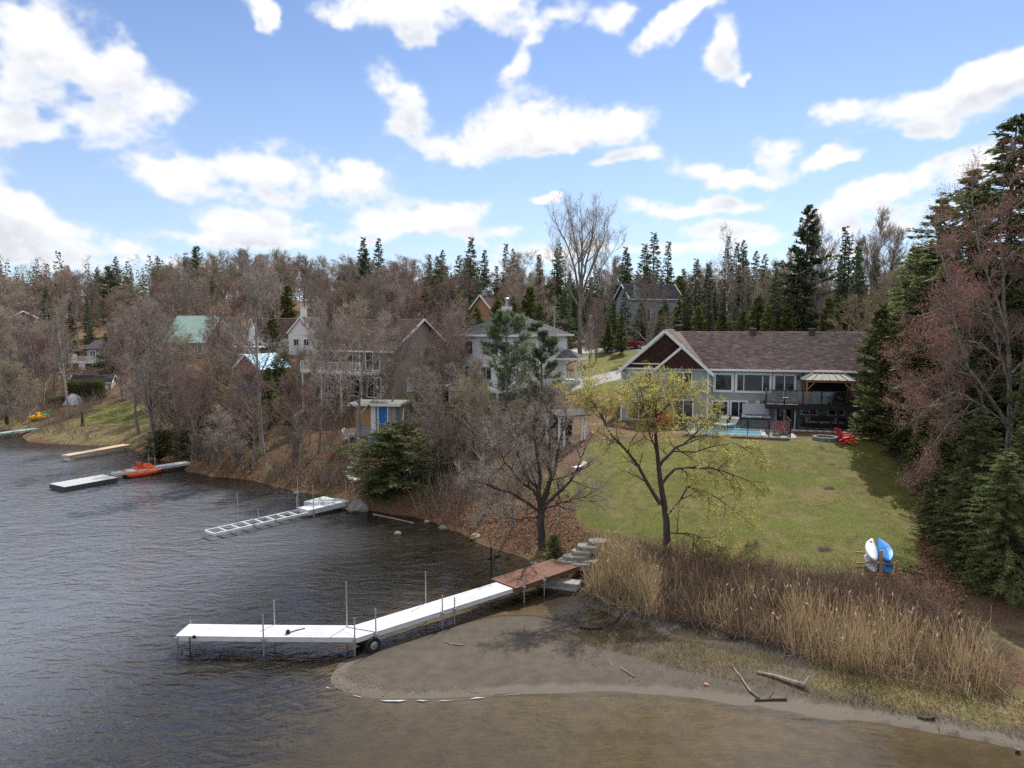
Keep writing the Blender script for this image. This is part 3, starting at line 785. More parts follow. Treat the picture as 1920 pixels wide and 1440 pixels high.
def conifer(seed, H_=14.0, base_r=2.6, r0=0.17, clear=0.06, whorls=30, per=7, sprays=12, ln=0.42, wd=0.14, droop=0.35, tip_up=0.25, shape=0.9, irr=0.18, trunk_mat=None, leaf_mat=None, name='conifer', hang=0.15, double=2, top_thin=0.0):
    """spruce, fir, cedar, hemlock: whorled boughs carrying needle sprays"""
    rng = np.random.RandomState(seed)
    tr, fo = Soup(), Soup()
    l0 = branch_lines(rng, np.zeros((1, 3)), np.array([[0, 0, 1.0]]) + rng.normal(0, .01, (1, 3)), np.array([H_]), 8, 0.3, 0.012)
    ra = np.linspace(r0, 0.02, 9)[None]; V, Q = tubes(l0, ra, 7); tr.add(V, Q)
    n = whorls * per
    t = clear + (1 - clear) * (np.repeat((np.arange(whorls) + 0.5) / whorls, per) + rng.uniform(-0.5, 0.5, n) * 0.9 / whorls)
    t = np.clip(t, clear, 0.995)
    f = t * 8; i = np.minimum(f.astype(int), 7); a = (f - i)[:, None]
    p = l0[0, i] * (1 - a) + l0[0, i + 1] * a
    az_ = rng.uniform(0, 2 * np.pi, n)
    prof = (1 - (t - clear) / (1 - clear)) ** shape * np.minimum(1, 0.55 + 3.0 * (t - clear))
    sect = 1 + irr * 1.2 * np.sin(az_ * 2 + rng.uniform(0, 6)) * np.sin(t * 9 + rng.uniform(0, 6))
    L = np.maximum(0.12, base_r * prof * rng.uniform(1 - irr, 1 + irr, n) * sect) + 0.10
    el_ = np.radians(rng.normal(0, 8, n) + 28 * t - 12 * (1 - t))
    d = np.stack([np.cos(az_) * np.cos(el_), np.sin(az_) * np.cos(el_), np.sin(el_)], 1)
    K = 5; pts = [p]; dd_ = d.copy()
    for s_ in range(K):
        g = (-droop * (1 - s_ / K * 1.3) + tip_up * (s_ / K)) / K * 2
        dd_ = nrm(dd_ + np.array([0, 0, 1.0]) * g + rng.normal(0, 0.05, dd_.shape)); pts.append(pts[-1] + dd_ * (L / K)[:, None])
    lb = np.stack(pts, 1); rb = taper(L, 0.008 + 0.009 * L, np.full(n, 0.004), K + 1)
    V, Q = tubes(lb, rb, 3); tr.add(V, Q)
    cnt = np.maximum(3, (sprays * (L / base_r + 0.25)).astype(int))
    par = np.repeat(np.arange(n), cnt); N = len(par)
    tt = rng.uniform(0.12, 1.0, N) ** 0.8
    f = tt * K; i = np.minimum(f.astype(int), K - 1); a = (f - i)[:, None]
    q = lb[par, i] * (1 - a) + lb[par, i + 1] * a; tan = nrm(lb[par, i + 1] - lb[par, i])
    sgn = rng.choice([-1, 1], N)[:, None]
    side = nrm(np.cross(tan, np.array([0, 0, 1.0]))) * sgn
    sd = nrm(tan * rng.uniform(0.5, 1.2, (N, 1)) + side * rng.uniform(0.4, 1.1, (N, 1)) + np.array([0, 0, 1.0]) * (rng.normal(-hang, 0.22, (N, 1))))
    sl = ln * rng.uniform(0.55, 1.3, N) * (0.55 + 0.45 * np.minimum(1, L[par] / base_r * 1.8))
    bright = np.repeat(rng.uniform(0.75, 1.2, n), cnt) * rng.uniform(0.8, 1.2, N)
    for k_ in range(double):
        o = rng.normal(0, 0.05, q.shape) * k_
        dk = nrm(sd + rng.normal(0, 0.25 + 0.1 * k_, sd.shape))
        V, Q = leaves(rng, q + o, dk, sl * rng.uniform(0.7, 1.1, N), wd * rng.uniform(0.7, 1.2, N)); fo.add(V, Q, None, np.repeat(bright, 4))
    return [tr.mesh(name + '_trunk', trunk_mat, True), fo.mesh(name + '_needles', leaf_mat)]

def pine(seed, H_=11.0, r0=0.16, base_r=2.4, clear=0.25, boughs=44, tufts=22, ln=0.24, per=26, trunk_mat=None, leaf_mat=None, name='pine', shape=0.6):
    """open pine: upswept limbs with bottlebrush tufts of long needles at the ends"""
    rng = np.random.RandomState(seed)
    tr, fo = Soup(), Soup()
    l0 = branch_lines(rng, np.zeros((1, 3)), np.array([[0, 0, 1.0]]), np.array([H_]), 8, 0.2, 0.03)
    V, Q = tubes(l0, np.linspace(r0, 0.03, 9)[None], 7); tr.add(V, Q)
    t = np.sort(rng.uniform(clear, 0.99, boughs)); f = t * 8; i = np.minimum(f.astype(int), 7); a = (f - i)[:, None]
    p = l0[0, i] * (1 - a) + l0[0, i + 1] * a
    az_ = rng.uniform(0, 2 * np.pi, boughs) ; el_ = np.radians(rng.normal(14, 10, boughs) + 30 * t ** 2)
    d = np.stack([np.cos(az_) * np.cos(el_), np.sin(az_) * np.cos(el_), np.sin(el_)], 1)
    L = base_r * (1 - ((t - clear) / (1 - clear))) ** shape * rng.uniform(0.6, 1.15, boughs) * np.minimum(1, 0.6 + 2.5 * (t - clear)) + 0.35
    lb = branch_lines(rng, p, d, L, 5, 0.35, 0.1); rb = taper(L, 0.012 + 0.012 * L, np.full(boughs, 0.007), 6)
    V, Q = tubes(lb, rb, 4); tr.add(V, Q)
    pp, d2, rp, t2, par = spawn(rng, lb, rb, tufts, 0.35, 1.0, 46, 14)
    L2 = (0.25 + 0.22 * L[par]) * rng.uniform(0.4, 1.1, len(pp))
    l2 = branch_lines(rng, pp, d2, L2, 2, 0.6, 0.1); V, Q = tubes(l2, taper(L2, np.full(len(pp), 0.009), np.full(len(pp), 0.005), 3), 3); tr.add(V, Q)
    N = len(l2); par = np.repeat(np.arange(N), per); u = rng.uniform(0.25, 1.0, N * per)[:, None]
    P_ = l2[par, 0] * (1 - u) + l2[par, 2] * u; ax = nrm(l2[par, 2] - l2[par, 0])
    D_ = nrm(ax * rng.uniform(0.2, 1.0, (len(P_), 1)) + nrm(rng.normal(0, 1, P_.shape)) * 0.8)
    V, Q = leaves(rng, P_, D_, ln * rng.uniform(0.7, 1.2, len(P_)), 0.052); fo.add(V, Q, None, np.repeat(np.repeat(rng.uniform(0.75, 1.25, N), per), 4))
    return [tr.mesh(name + '_trunk', trunk_mat, True), fo.mesh(name + '_needles', leaf_mat)]

# ---- bark, twig and foliage materials
bark_grey = mat('bark_grey', (0.225, 0.20, 0.178), 0.45, 3.0, 0.9, 0.6, rnd=0.25, grain=(1, 1, 0.25))
bark_dark = mat('bark_dark', (0.062, 0.052, 0.046), 0.45, 4.0, 0.9, 0.6, rnd=0.1, grain=(1, 1, 0.25))
bark_pale = mat('bark_pale', (0.30, 0.285, 0.26), 0.4, 3.0, 0.85, 0.4, rnd=0.2, grain=(1, 1, 0.35))
bark_birch = mat('bark_birch', (0.52, 0.50, 0.47), 0.45, 5.0, 0.8, 0.3, grain=(1, 1, 1.8))
bark_lichen = mat('bark_lichen', (0.20, 0.19, 0.165), 0.75, 6.0, 0.9, 0.6, grain=(1, 1, 0.5))
bark_conifer = mat('bark_conifer', (0.075, 0.06, 0.05), 0.4, 4.0, 0.9, 0.5, grain=(1, 1, 0.3))
twig_grey = mat('twig_grey', (0.340, 0.292, 0.252), 0.3, 1.2, 0.9, rnd=0.35)
twig_brown = mat('twig_brown', (0.315, 0.255, 0.208), 0.3, 1.2, 0.9, rnd=0.3)
twig_red = mat('twig_red', (0.275, 0.196, 0.170), 0.3, 1.2, 0.9, rnd=0.25)
bud_red = mat('bud_red', (0.30, 0.140, 0.122), 0.35, 1.5, 0.8, rnd=0.2, trans=0.35)
twig_tan = mat('twig_tan', (0.31, 0.26, 0.165), 0.3, 1.2, 0.9, rnd=0.25)
needles_spruce = mat('needles_spruce', (0.086, 0.116, 0.058), 0.35, 1.0, 0.75, rnd=0.35, trans=0.4, attr=True)
needles_hemlock = mat('needles_hemlock', (0.150, 0.180, 0.066), 0.4, 0.9, 0.7, rnd=0.2, trans=0.4, attr=True)
needles_cedar = mat('needles_cedar', (0.125, 0.140, 0.040), 0.35, 0.9, 0.7, rnd=0.25, trans=0.35, attr=True)
needles_pine = mat('needles_pine', (0.185, 0.235, 0.130), 0.35, 0.9, 0.7, rnd=0.15, trans=0.3, attr=True)
needles_olive = mat('needles_olive', (0.125, 0.145, 0.055), 0.4, 0.9, 0.7, rnd=0.25, trans=0.4, attr=True)
leaf_yellow = mat('leaf_yellow', (0.56, 0.51, 0.17), 0.3, 1.5, 0.7, trans=0.5, attr=True)
twig_willow = mat('twig_willow', (0.24, 0.20, 0.075), 0.3, 1.5, 0.85)

PROTO = {}
def proto(key, meshes): PROTO[key] = meshes
bt = dict(trunk_mat=bark_grey, twig_mat=twig_grey)
proto('bare_a', bare_tree(1, 13, 0.17, 0.34, 0.24, 20, 9, 9, 9, name='bare', **bt))
proto('bare_b', bare_tree(2, 13, 0.15, 0.30, 0.30, 20, 9, 9, 9, up=0.7, ang=38, name='bare', **bt))
proto('bare_c', bare_tree(3, 12, 0.15, 0.38, 0.20, 19, 10, 9, 9, ang=55, name='bare', trunk_mat=bark_grey, twig_mat=twig_brown))
proto('bare_d', bare_tree(4, 12, 0.14, 0.33, 0.18, 11, 9, 8, 8, up=0.8, ang=36, multi=3, name='bare', trunk_mat=bark_grey, twig_mat=twig_brown))
proto('red_a', bare_tree(5, 12, 0.14, 0.35, 0.22, 19, 9, 9, 8, up=0.5, bud=0.30, bud_mat=bud_red, name='maple', trunk_mat=bark_grey, twig_mat=twig_red))
proto('red_b', bare_tree(6, 12, 0.13, 0.31, 0.20, 10, 8, 8, 7, up=0.7, ang=38, multi=3, bud=0.30, bud_mat=bud_red, name='maple', trunk_mat=bark_grey, twig_mat=twig_red))
proto('pale', bare_tree(7, 14, 0.13, 0.27, 0.34, 16, 8, 8, 7, up=0.6, ang=40, name='bare', trunk_mat=bark_pale, twig_mat=twig_grey))
proto('birch', bare_tree(8, 14, 0.11, 0.17, 0.45, 14, 5, 4, 3, up=0.5, ang=44, name='birch', trunk_mat=bark_birch, twig_mat=twig_grey))
proto('shrub', bare_tree(9, 3.2, 0.035, 0.40, 0.08, 7, 5, 5, 3, up=0.6, ang=34, multi=7, twig_w=0.012, twig_l=0.4, name='shrub', trunk_mat=bark_grey, twig_mat=twig_brown))
proto('shrub_red', bare_tree(10, 4.0, 0.035, 0.34, 0.10, 8, 5, 5, 3, up=0.9, ang=26, multi=8, twig_w=0.012, twig_l=0.45, name='shrub', trunk_mat=bark_grey, twig_mat=twig_red))
proto('tan', bare_tree(20, 9, 0.12, 0.44, 0.12, 18, 9, 8, 7, up=0.4, ang=52, name='bare', trunk_mat=bark_grey, twig_mat=twig_tan))
proto('spruce_a', conifer(11, 14, 2.3, whorls=34, per=7, sprays=13, trunk_mat=bark_conifer, leaf_mat=needles_spruce, name='spruce'))
proto('spruce_b', conifer(12, 15, 1.7, whorls=40, per=6, sprays=11, shape=1.05, trunk_mat=bark_conifer, leaf_mat=needles_spruce, name='spruce'))
proto('cedar_a', conifer(13, 10, 1.9, whorls=32, per=8, sprays=15, droop=0.1, tip_up=0.5, shape=0.75, irr=0.3, hang=-0.1, trunk_mat=bark_conifer, leaf_mat=needles_cedar, name='cedar'))
proto('cedar_b', conifer(14, 9, 1.3, whorls=34, per=7, sprays=13, droop=0.0, tip_up=0.6, shape=0.6, irr=0.25, hang=-0.25, trunk_mat=bark_conifer, leaf_mat=needles_cedar, name='cedar'))
proto('hemlock', conifer(15, 18, 3.9, 0.24, clear=0.03, whorls=46, per=9, sprays=46, ln=0.40, wd=0.10, droop=0.45, tip_up=-0.05, shape=0.72, irr=0.34, hang=0.35, trunk_mat=bark_conifer, leaf_mat=needles_hemlock, name='hemlock'))
proto('hemlock_b', conifer(16, 16, 3.3, 0.22, clear=0.04, whorls=40, per=8, sprays=42, ln=0.40, wd=0.10, droop=0.3, tip_up=0.1, shape=0.8, irr=0.4, hang=0.25, trunk_mat=bark_conifer, leaf_mat=needles_hemlock, name='hemlock'))
proto('bigpine', conifer(17, 17, 3.4, 0.25, clear=0.12, whorls=22, per=8, sprays=26, ln=0.5, wd=0.16, droop=0.05, tip_up=0.4, shape=0.55, irr=0.42, hang=-0.1, double=3, trunk_mat=bark_conifer, leaf_mat=needles_spruce, name='pine'))
proto('pine', pine(18, trunk_mat=bark_grey, leaf_mat=needles_pine))
proto('pine_airy', pine(27, 11, 0.17, 3.7, 0.16, 58, 24, 0.26, 20, trunk_mat=bark_grey, leaf_mat=needles_pine, shape=0.42))
proto('bush', conifer(19, 4.6, 2.3, 0.07, clear=0.02, whorls=24, per=9, sprays=26, ln=0.32, wd=0.07, droop=0.1, tip_up=0.35, shape=0.5, irr=0.35, hang=0.05, trunk_mat=bark_conifer, leaf_mat=needles_olive, name='juniper'))
PH = {'pine_airy': 11, 'bare_a': 13, 'bare_b': 13, 'bare_c': 12, 'bare_d': 12, 'red_a': 12, 'red_b': 12, 'pale': 14, 'birch': 14, 'shrub': 3.2, 'shrub_red': 4.0, 'tan': 9, 'spruce_a': 14, 'spruce_b': 15, 'cedar_a': 10, 'cedar_b': 9, 'hemlock': 18, 'hemlock_b': 16, 'bigpine': 17, 'pine': 11, 'bush': 4.6}
_rt = random.Random(3)
for k_, ms in PROTO.items():                      # true height of each kind of tree as grown
    co_ = np.empty(len(ms[1].vertices) * 3, np.float32); ms[1].vertices.foreach_get('co', co_); PH[k_] = float(np.percentile(co_[2::3], 99.7))

PART_NAMES = {2: ('trunk', 'crown'), 3: ('trunk', 'crown', 'buds')}
def plant(key, name, p, h, label, cat='tree', group=None, wide=1.0, rz=None, tilt=(0, 0), crown='crown'):
    """one tree: an empty at its foot with trunk and crown"""
    s = h / PH[key]
    r_ = empty(name, p, _rt.uniform(0, 6.28) if rz is None else rz, label, cat, group)
    r_.rotation_euler.x, r_.rotation_euler.y = tilt
    r_.scale = (s * wide, s * wide, s)
    for nme, me in zip(('trunk', crown, 'leaves' if key == 'willow' else 'buds'), PROTO[key]): link(nme, me, r_)
    return r_

def top_h(px, py_top, p):
    """tree height so that its tip reaches photo row py_top"""
    return atY(px, py_top, p[1])[2] - p[2]
# ================================================================== TREES THAT CAN BE TOLD APART
def skel_tree(key, name, px, py, Yd, lines, label, seed, spread_h, cat='tree', **kw):
    """a tree whose main limbs follow the photograph; every limb is pushed nearer or farther to stand in the round"""
    base = hit(px, py) if Yd is None else ground(px, Yd)
    Y0 = base[1]
    sk = []
    for pts, ra_, rb_, dy in lines:
        n_ = len(pts); w = []
        for i, (a, b_) in enumerate(pts):
            q = atY(a, b_, Y0 + dy * (i / max(1, n_ - 1)) ** 0.9) - base
            w.append(q)
        sk.append((w, ra_, rb_))
    sk[0][0][0] = np.array([0, 0, -0.15])
    PROTO[key] = bare_tree(seed, spread_h, skel=sk, name=name, **kw); PH[key] = 1.0
    r_ = empty(name, base, 0, label, cat)
    for nme, me in zip(('trunk', 'crown', 'leaves' if 'leaf' in kw else 'buds'), PROTO[key]): link(nme, me, r_)
    return r_

skel_tree('dark_tree', 'bare_tree', 1017, 1030, None, [
    ([(1017, 1032), (1016, 990), (1013, 962), (1014, 945)], .24, .19, 0.2),
    ([(1014, 948), (1007, 915), (985, 890), (973, 860), (968, 820)], .13, .04, 1.2),
    ([(1012, 960), (990, 945), (965, 925), (930, 915), (895, 905)], .10, .025, -0.9),
    ([(1014, 945), (1012, 900), (1005, 850), (1002, 800), (1000, 745)], .12, .03, 0.3),
    ([(1016, 945), (1030, 905), (1040, 880), (1046, 840), (1060, 790)], .11, .03, -0.6),
    ([(1016, 955), (1040, 930), (1065, 908), (1082, 880), (1100, 835)], .11, .025, 1.0),
    ([(1014, 950), (1000, 920), (975, 905), (950, 870), (930, 830)], .10, .025, -1.3),
    ([(1016, 948), (1028, 920), (1035, 890), (1030, 840), (1032, 770)], .09, .025, 1.6),
    ([(1018, 960), (1050, 945), (1080, 935), (1110, 925)], .06, .015, -0.8),
    ([(1013, 965), (985, 975), (950, 970), (920, 980)], .05, .015, 0.6)],
    'dark bare tree dividing into many limbs beside the brown dock ramp', 41, 10, spread=0.22, nl=9, nb=8, nt=7, nf=5, up=0.5, twig_w=0.012, twig_l=0.5, trunk_mat=bark_dark, twig_mat=twig_grey)

skel_tree('willow', 'willow_tree', 1252, 1047, None, [
    ([(1252, 1052), (1247, 970), (1238, 910), (1232, 850), (1229, 795), (1232, 755)], .21, .05, 0.3),
    ([(1238, 945), (1202, 882), (1170, 835), (1146, 815), (1118, 765)], .11, .03, -0.8),
    ([(1146, 815), (1128, 780), (1108, 740), (1095, 720)], .05, .012, -0.4),
    ([(1233, 880), (1262, 846), (1292, 822), (1335, 785)], .09, .02, 1.0),
    ([(1238, 912), (1264, 880), (1300, 874), (1350, 880), (1400, 900)], .08, .02, -1.0),
    ([(1246, 975), (1272, 940), (1292, 912), (1330, 925), (1385, 965)], .06, .015, 0.9),
    ([(1229, 800), (1200, 755), (1180, 748)], .05, .012, 0.8),
    ([(1230, 785), (1262, 745), (1290, 748)], .05, .012, -0.5),
    ([(1231, 785), (1229, 755), (1238, 735)], .04, .012, 0.2),
    ([(1248, 1000), (1295, 1000), (1345, 1028)], .05, .012, -1.1),
    ([(1233, 860), (1215, 800), (1205, 745)], .05, .012, -1.2),
    ([(1262, 846), (1310, 845), (1370, 830), (1410, 850)], .045, .012, 0.5)],
    'willow with yellow green spring leaves standing between lawn and reeds', 42, 9, spread=0.20, nl=10, nb=7, nt=6, nf=4, up=0.1, droop=0.55, twig_w=0.010, twig_l=0.55,
    trunk_mat=bark_dark, twig_mat=twig_willow, leaf=8, leaf_len=0.115, leaf_w=0.026, bud_mat=leaf_yellow)

skel_tree('red_maple', 'maple_tree', 1888, 1040, 40.0, [
    ([(1886, 1040), (1886, 960), (1889, 880), (1893, 805)], .20, .16, 0.0),
    ([(1893, 808), (1896, 720), (1888, 620), (1878, 480), (1882, 330)], .13, .03, 0.8),
    ([(1893, 800), (1862, 752), (1822, 700), (1798, 640), (1782, 545), (1760, 455)], .11, .025, -1.2),
    ([(1894, 806), (1915, 720), (1932, 600), (1946, 470)], .10, .03, -0.5),
    ([(1888, 805), (1850, 765), (1800, 735), (1765, 742), (1722, 780)], .07, .018, -1.8),
    ([(1892, 690), (1840, 645), (1785, 635), (1725, 655)], .06, .015, 1.0),
    ([(1890, 650), (1850, 590), (1798, 562), (1745, 585)], .06, .015, -1.5),
    ([(1888, 620), (1850, 520), (1830, 440), (1822, 360)], .07, .02, 1.4),
    ([(1894, 740), (1870, 640), (1850, 560), (1800, 470)], .07, .02, 2.0),
    ([(1896, 700), (1960, 640), (2010, 560)], .07, .02, 0.5),
    ([(1850, 765), (1790, 780), (1750, 830), (1725, 865)], .05, .012, -1.0),
    ([(1830, 710), (1785, 692), (1735, 712)], .045, .012, 0.3)],
    'red budding maple with lichen spotted trunk in front of dark hemlocks', 43, 17, spread=0.155, nl=9, nb=9, nt=7, nf=5, up=0.35, twig_w=0.011, twig_l=0.6,
    trunk_mat=bark_lichen, twig_mat=twig_red, bud=0.55, bud_mat=bud_red)

def P_(px, Yd, base=None):
    return hit(px, base) if base else ground(px, Yd)
def hero(key, name, px, Yd, top, label, base=None, wide=1.0, cat='tree', group=None, **kw):
    p = P_(px, Yd, base)
    return plant(key, name, p, top_h(px, top, p), label, cat, group, wide, **kw)

PLACES = [(110, 'at the left edge'), (215, 'above the grey shed'), (308, 'left of the green sheet roof'), (402, 'round the green sheet roof'), (455, 'behind the blue cottage'), (535, 'round the steep white gable'), (600, 'above the white gable with the stair'), (700, 'above the left half of the tan house'), (830, 'above the right half of the tan house'),
          (930, 'over the left half of the white house'), (1050, 'over the right half of the white house'), (1165, 'beyond the gravel drive'), (1300, 'round the blue grey house'), (1400, 'over the left part of the brown roof'), (1500, 'over the middle of the brown roof'), (1610, 'over the right end of the brown roof'), (9999, 'beyond the hemlock wall')]
def where(p):
    px = p[0] / p[1] * FPX + 960
    return next(n for x, n in PLACES if px < x)
def deep(p): return 'nearest row' if p[1] < 105 else 'second row' if p[1] < 130 else 'third row' if p[1] < 165 else 'rear row' if p[1] < 205 else 'hindmost row'
# the dark wall of hemlocks on the right
hero('hemlock', 'hemlock_tree', 1872, 47, 226, 'tallest dark hemlock towering over the lawn at the right edge', wide=1.4)
hero('hemlock_b', 'hemlock_tree', 1822, 51, 318, 'dark hemlock filling the gap left of the tallest one', wide=1.4)
hero('hemlock_b', 'hemlock_tree', 1918, 52, 300, 'dark hemlock right behind the tallest one', wide=1.4)
hero('hemlock_b', 'hemlock_tree', 1768, 52, 372, 'dark hemlock just behind the red budding maple crown', wide=1.35)
hero('hemlock_b', 'hemlock_tree', 1722, 58, 470, 'dark hemlock standing at the right corner of the green house', wide=1.4)
hero('hemlock', 'hemlock_tree', 1965, 44, 330, 'dark hemlock cut by the right edge of the picture', wide=1.2)
hero('hemlock', 'hemlock_tree', 1850, 36.5, 770, 'low bushy hemlock around the foot of the maple trunk', wide=1.5)
hero('hemlock_b', 'hemlock_tree', 1778, 41, 795, 'low bushy hemlock above the kayak rack', wide=1.35)
hero('hemlock', 'hemlock_tree', 1925, 33.5, 800, 'low bushy hemlock at the right end of the reeds', wide=1.5)
hero('hemlock_b', 'hemlock_tree', 1722, 46, 770, 'small hemlock shading the right side of the lawn', wide=1.15)
hero('hemlock_b', 'hemlock_tree', 1815, 44, 640, 'middle hemlock behind the maple trunk', wide=1.35)
hero('hemlock_b', 'hemlock_tree', 1826, 34.2, 880, 'low bushy hemlock above the middle of the reeds', wide=1.6)
hero('hemlock', 'hemlock_tree', 1912, 31.2, 850, 'low bushy hemlock nearest the camera at the right edge', wide=1.7)
hero('hemlock_b', 'hemlock_tree', 1760, 37.5, 900, 'low bushy hemlock just right of the kayak rack', wide=1.5)
hero('hemlock', 'hemlock_tree', 1985, 37, 560, 'hemlock at the far right beside the shore', wide=1.1)
hero('cedar_a', 'cedar_tree', 1658, 50.5, 572, 'yellow green cedar drooping over the right end of the deck', wide=1.2)
hero('cedar_a', 'cedar_tree', 1690, 55, 528, 'tall olive cedar just right of the deck behind the maple', wide=1.35)
hero('cedar_a', 'cedar_tree', 1702, 47.5, 640, 'olive cedar at the top of the lawn under the maple boughs', wide=1.25)
hero('cedar_b', 'cedar_tree', 1740, 43, 780, 'green cedar at the right lawn edge above the rack', wide=1.3)
hero('tan', 'bare_tree', 1618, 68, 545, 'rounded olive brown bare tree behind the right end of the roof', wide=1.25)
hero('tan', 'bare_tree', 1690, 66, 500, 'bare tree between the hemlocks and the brown roof', wide=1.0)
hero('cedar_b', 'cedar_tree', 1548, 74, 560, 'olive cedar at the back of the brown roof', wide=1.1)
hero('bigpine', 'pine_tree', 1506, 88, 386, 'large broad dark pine rising behind the green house', wide=1.0)
hero('spruce_b', 'spruce_tree', 1580, 92, 426, 'narrow spruce spire to the right of the big pine', wide=1.1)
hero('bare_b', 'bare_tree', 1622, 100, 392, 'tall bare tree between the spruce spire and the hemlocks', wide=0.9)
hero('bare_d', 'bare_tree', 1655, 96, 430, 'bare tree with several stems beside the hemlock tops', wide=0.8)
hero('bare_b', 'bare_tree', 1545, 108, 402, 'bare tree crown showing through behind the big pine', wide=0.9)
# behind the houses, middle
skel_tree('fan_tree', 'bare_tree', 1088, 668, 96, [
    ([(1086, 668), (1087, 610), (1089, 560), (1090, 530)], .32, .22, 0.2),
    ([(1088, 560), (1078, 505), (1062, 455), (1044, 420)], .19, .04, 1.5),
    ([(1089, 545), (1084, 490), (1076, 440), (1066, 408)], .18, .04, -1.0),
    ([(1090, 535), (1091, 480), (1092, 440), (1090, 412)], .18, .04, 0.5),
    ([(1090, 540), (1100, 490), (1110, 450), (1118, 415)], .18, .04, -1.5),
    ([(1091, 555), (1108, 505), (1126, 462), (1140, 425)], .17, .04, 1.2),
    ([(1090, 575), (1112, 530), (1136, 490), (1150, 470)], .12, .03, -1.6),
    ([(1088, 580), (1066, 540), (1048, 500), (1040, 470)], .12, .03, -1.2)],
    'tall fan shaped bare tree standing beside the road', 44, 14, 0.17, nl=10, nb=8, nt=7, nf=5, up=0.7, ang=34, twig_w=0.018, twig_l=0.8, trunk_mat=bark_grey, twig_mat=twig_grey)
hero('shrub_red', 'shrub', 1118, 92, 545, 'tall reddish brush at the foot of the fan shaped tree', cat='shrub', wide=0.55)
hero('bare_c', 'bare_tree', 1214, 92, 510, 'spreading bare tree in front of the blue grey house', wide=1.1)
hero('cedar_a', 'cedar_tree', 1200, 109, 566, 'olive cedar hiding the left wall of the blue grey house', wide=1.3)
hero('cedar_a', 'cedar_tree', 1243, 109, 562, 'olive cedar hiding the middle of the blue grey house', wide=1.4)
hero('spruce_a', 'spruce_tree', 1286, 101, 530, 'dark spruce at the right corner of the blue grey house', wide=1.5)
hero('cedar_a', 'cedar_tree', 936, 103, 560, 'green cedar right of the orange gable', wide=1.4)
hero('cedar_a', 'cedar_tree', 892, 105, 574, 'green cedar in front of the orange gable', wide=1.3)
hero('bare_c', 'bare_tree', 884, 65, 690, 'low bare tree in front of the left wall of the white house', wide=1.0)
hero('bare_d', 'bare_tree', 1000, 63.5, 715, 'low many stemmed bare tree before the white house', wide=1.0)
hero('shrub', 'shrub', 955, 61, 730, 'dense bare shrub at the foot of the open pine', cat='shrub', wide=1.4)
hero('shrub', 'shrub', 1030, 62, 720, 'dense bare shrub between the pine and the pavilion', cat='shrub', wide=1.4)
hero('bare_b', 'bare_tree', 1104, 77, 590, 'slim young bare tree beside the gravel drive', base=722, wide=0.55)
hero('birch', 'birch_tree', 1375, 88, 420, 'white birch trunk standing behind the brown roof', wide=0.9)
hero('birch', 'birch_tree', 1412, 90, 500, 'short leaning birch to the right of the tall birch', wide=0.7, tilt=(0, 0.06))
hero('cedar_a', 'cedar_tree', 848, 98, 524, 'bright green cedar above the white house', wide=1.25)
hero('spruce_a', 'spruce_tree', 880, 128, 446, 'broad dark spruce above the orange gable', wide=1.25)
hero('pine_airy', 'pine_tree', 952, 60, 582, 'airy pine with light green tufts in front of the white house', wide=1.12)
hero('pine', 'pine_tree', 1017, 64, 604, 'bushy bright pine crown at the right corner of the white house', wide=1.35)
hero('pine', 'pine_tree', 822, 62, 735, 'small green pine on the slope right of the blue door', wide=0.95)
hero('shrub_red', 'shrub', 850, 74, 560, 'tall reddish brush between the tan and the white house', cat='shrub', wide=0.95)
hero('shrub_red', 'shrub', 820, 70, 640, 'dense brown brush beside the tan house wall', cat='shrub', wide=1.2)
# the wooded slope above the inlet
hero('bare_c', 'bare_tree', 908, 46, 735, 'grey trunked bare tree on the leafy slope left of the dark tree', base=966, wide=0.8)
hero('bare_c', 'bare_tree', 962, 43.5, 745, 'grey trunked bare tree just behind the dark tree', base=990, wide=0.75)
hero('red_b', 'bare_tree', 850, 51, 800, 'small pinkish bare tree on the slope above the inlet', wide=1.1)
hero('shrub', 'shrub', 800, 51, 860, 'bare shrub on the bank right of the juniper', cat='shrub', wide=1.3)
hero('shrub', 'shrub', 870, 47.5, 880, 'bare shrub under the grey trunked trees', cat='shrub', wide=1.3)
hero('bush', 'juniper_bush', 742, 52, 792, 'large olive green juniper leaning over the lake shore', cat='bush', wide=1.8)
hero('bush', 'juniper_bush', 704, 51, 885, 'low green juniper beside the grey boulder', cat='bush', wide=1.6)
hero('bush', 'juniper_bush', 775, 53.5, 850, 'small green juniper right of the large one', cat='bush', wide=1.3)
hero('bush', 'juniper_bush', 1042, 38.4, 1004, 'little fresh green bush beside the stone steps', cat='bush', wide=1.0)
hero('pine', 'pine_tree', 865, 60, 760, 'dark green pine below the white house terrace', wide=1.1)
hero('bush', 'juniper_bush', 905, 61, 742, 'olive evergreen bush under the white house deck', cat='bush', wide=1.3)
hero('bare_c', 'bare_tree', 672, 60, 560, 'dark limbed bare tree leaning in front of the boathouse', base=838, wide=1.0, tilt=(0, -0.08))
hero('bare_b', 'bare_tree', 735, 60.5, 560, 'bare tree leaning left across the tan house', base=806, wide=0.8, tilt=(0, -0.16))
hero('bare_a', 'bare_tree', 598, 62.5, 560, 'straight grey bare tree left of the boathouse', base=850, wide=0.75)
hero('pale', 'bare_tree', 492, 62, 470, 'tall pale trunked tree leaning left over the bank', base=852, wide=0.95, tilt=(0, -0.17))
hero('red_a', 'maple_tree', 428, 72, 520, 'red budding maple behind the pale leaning trunk', wide=0.9)
hero('red_b', 'maple_tree', 612, 74, 590, 'red budding maple left of the tan house balcony', wide=0.9)
hero('red_a', 'maple_tree', 640, 80, 545, 'red budding maple above the tan house roof', wide=0.8)
hero('bare_d', 'bare_tree', 700, 84, 530, 'bare tree rising behind the tan house', wide=0.8)
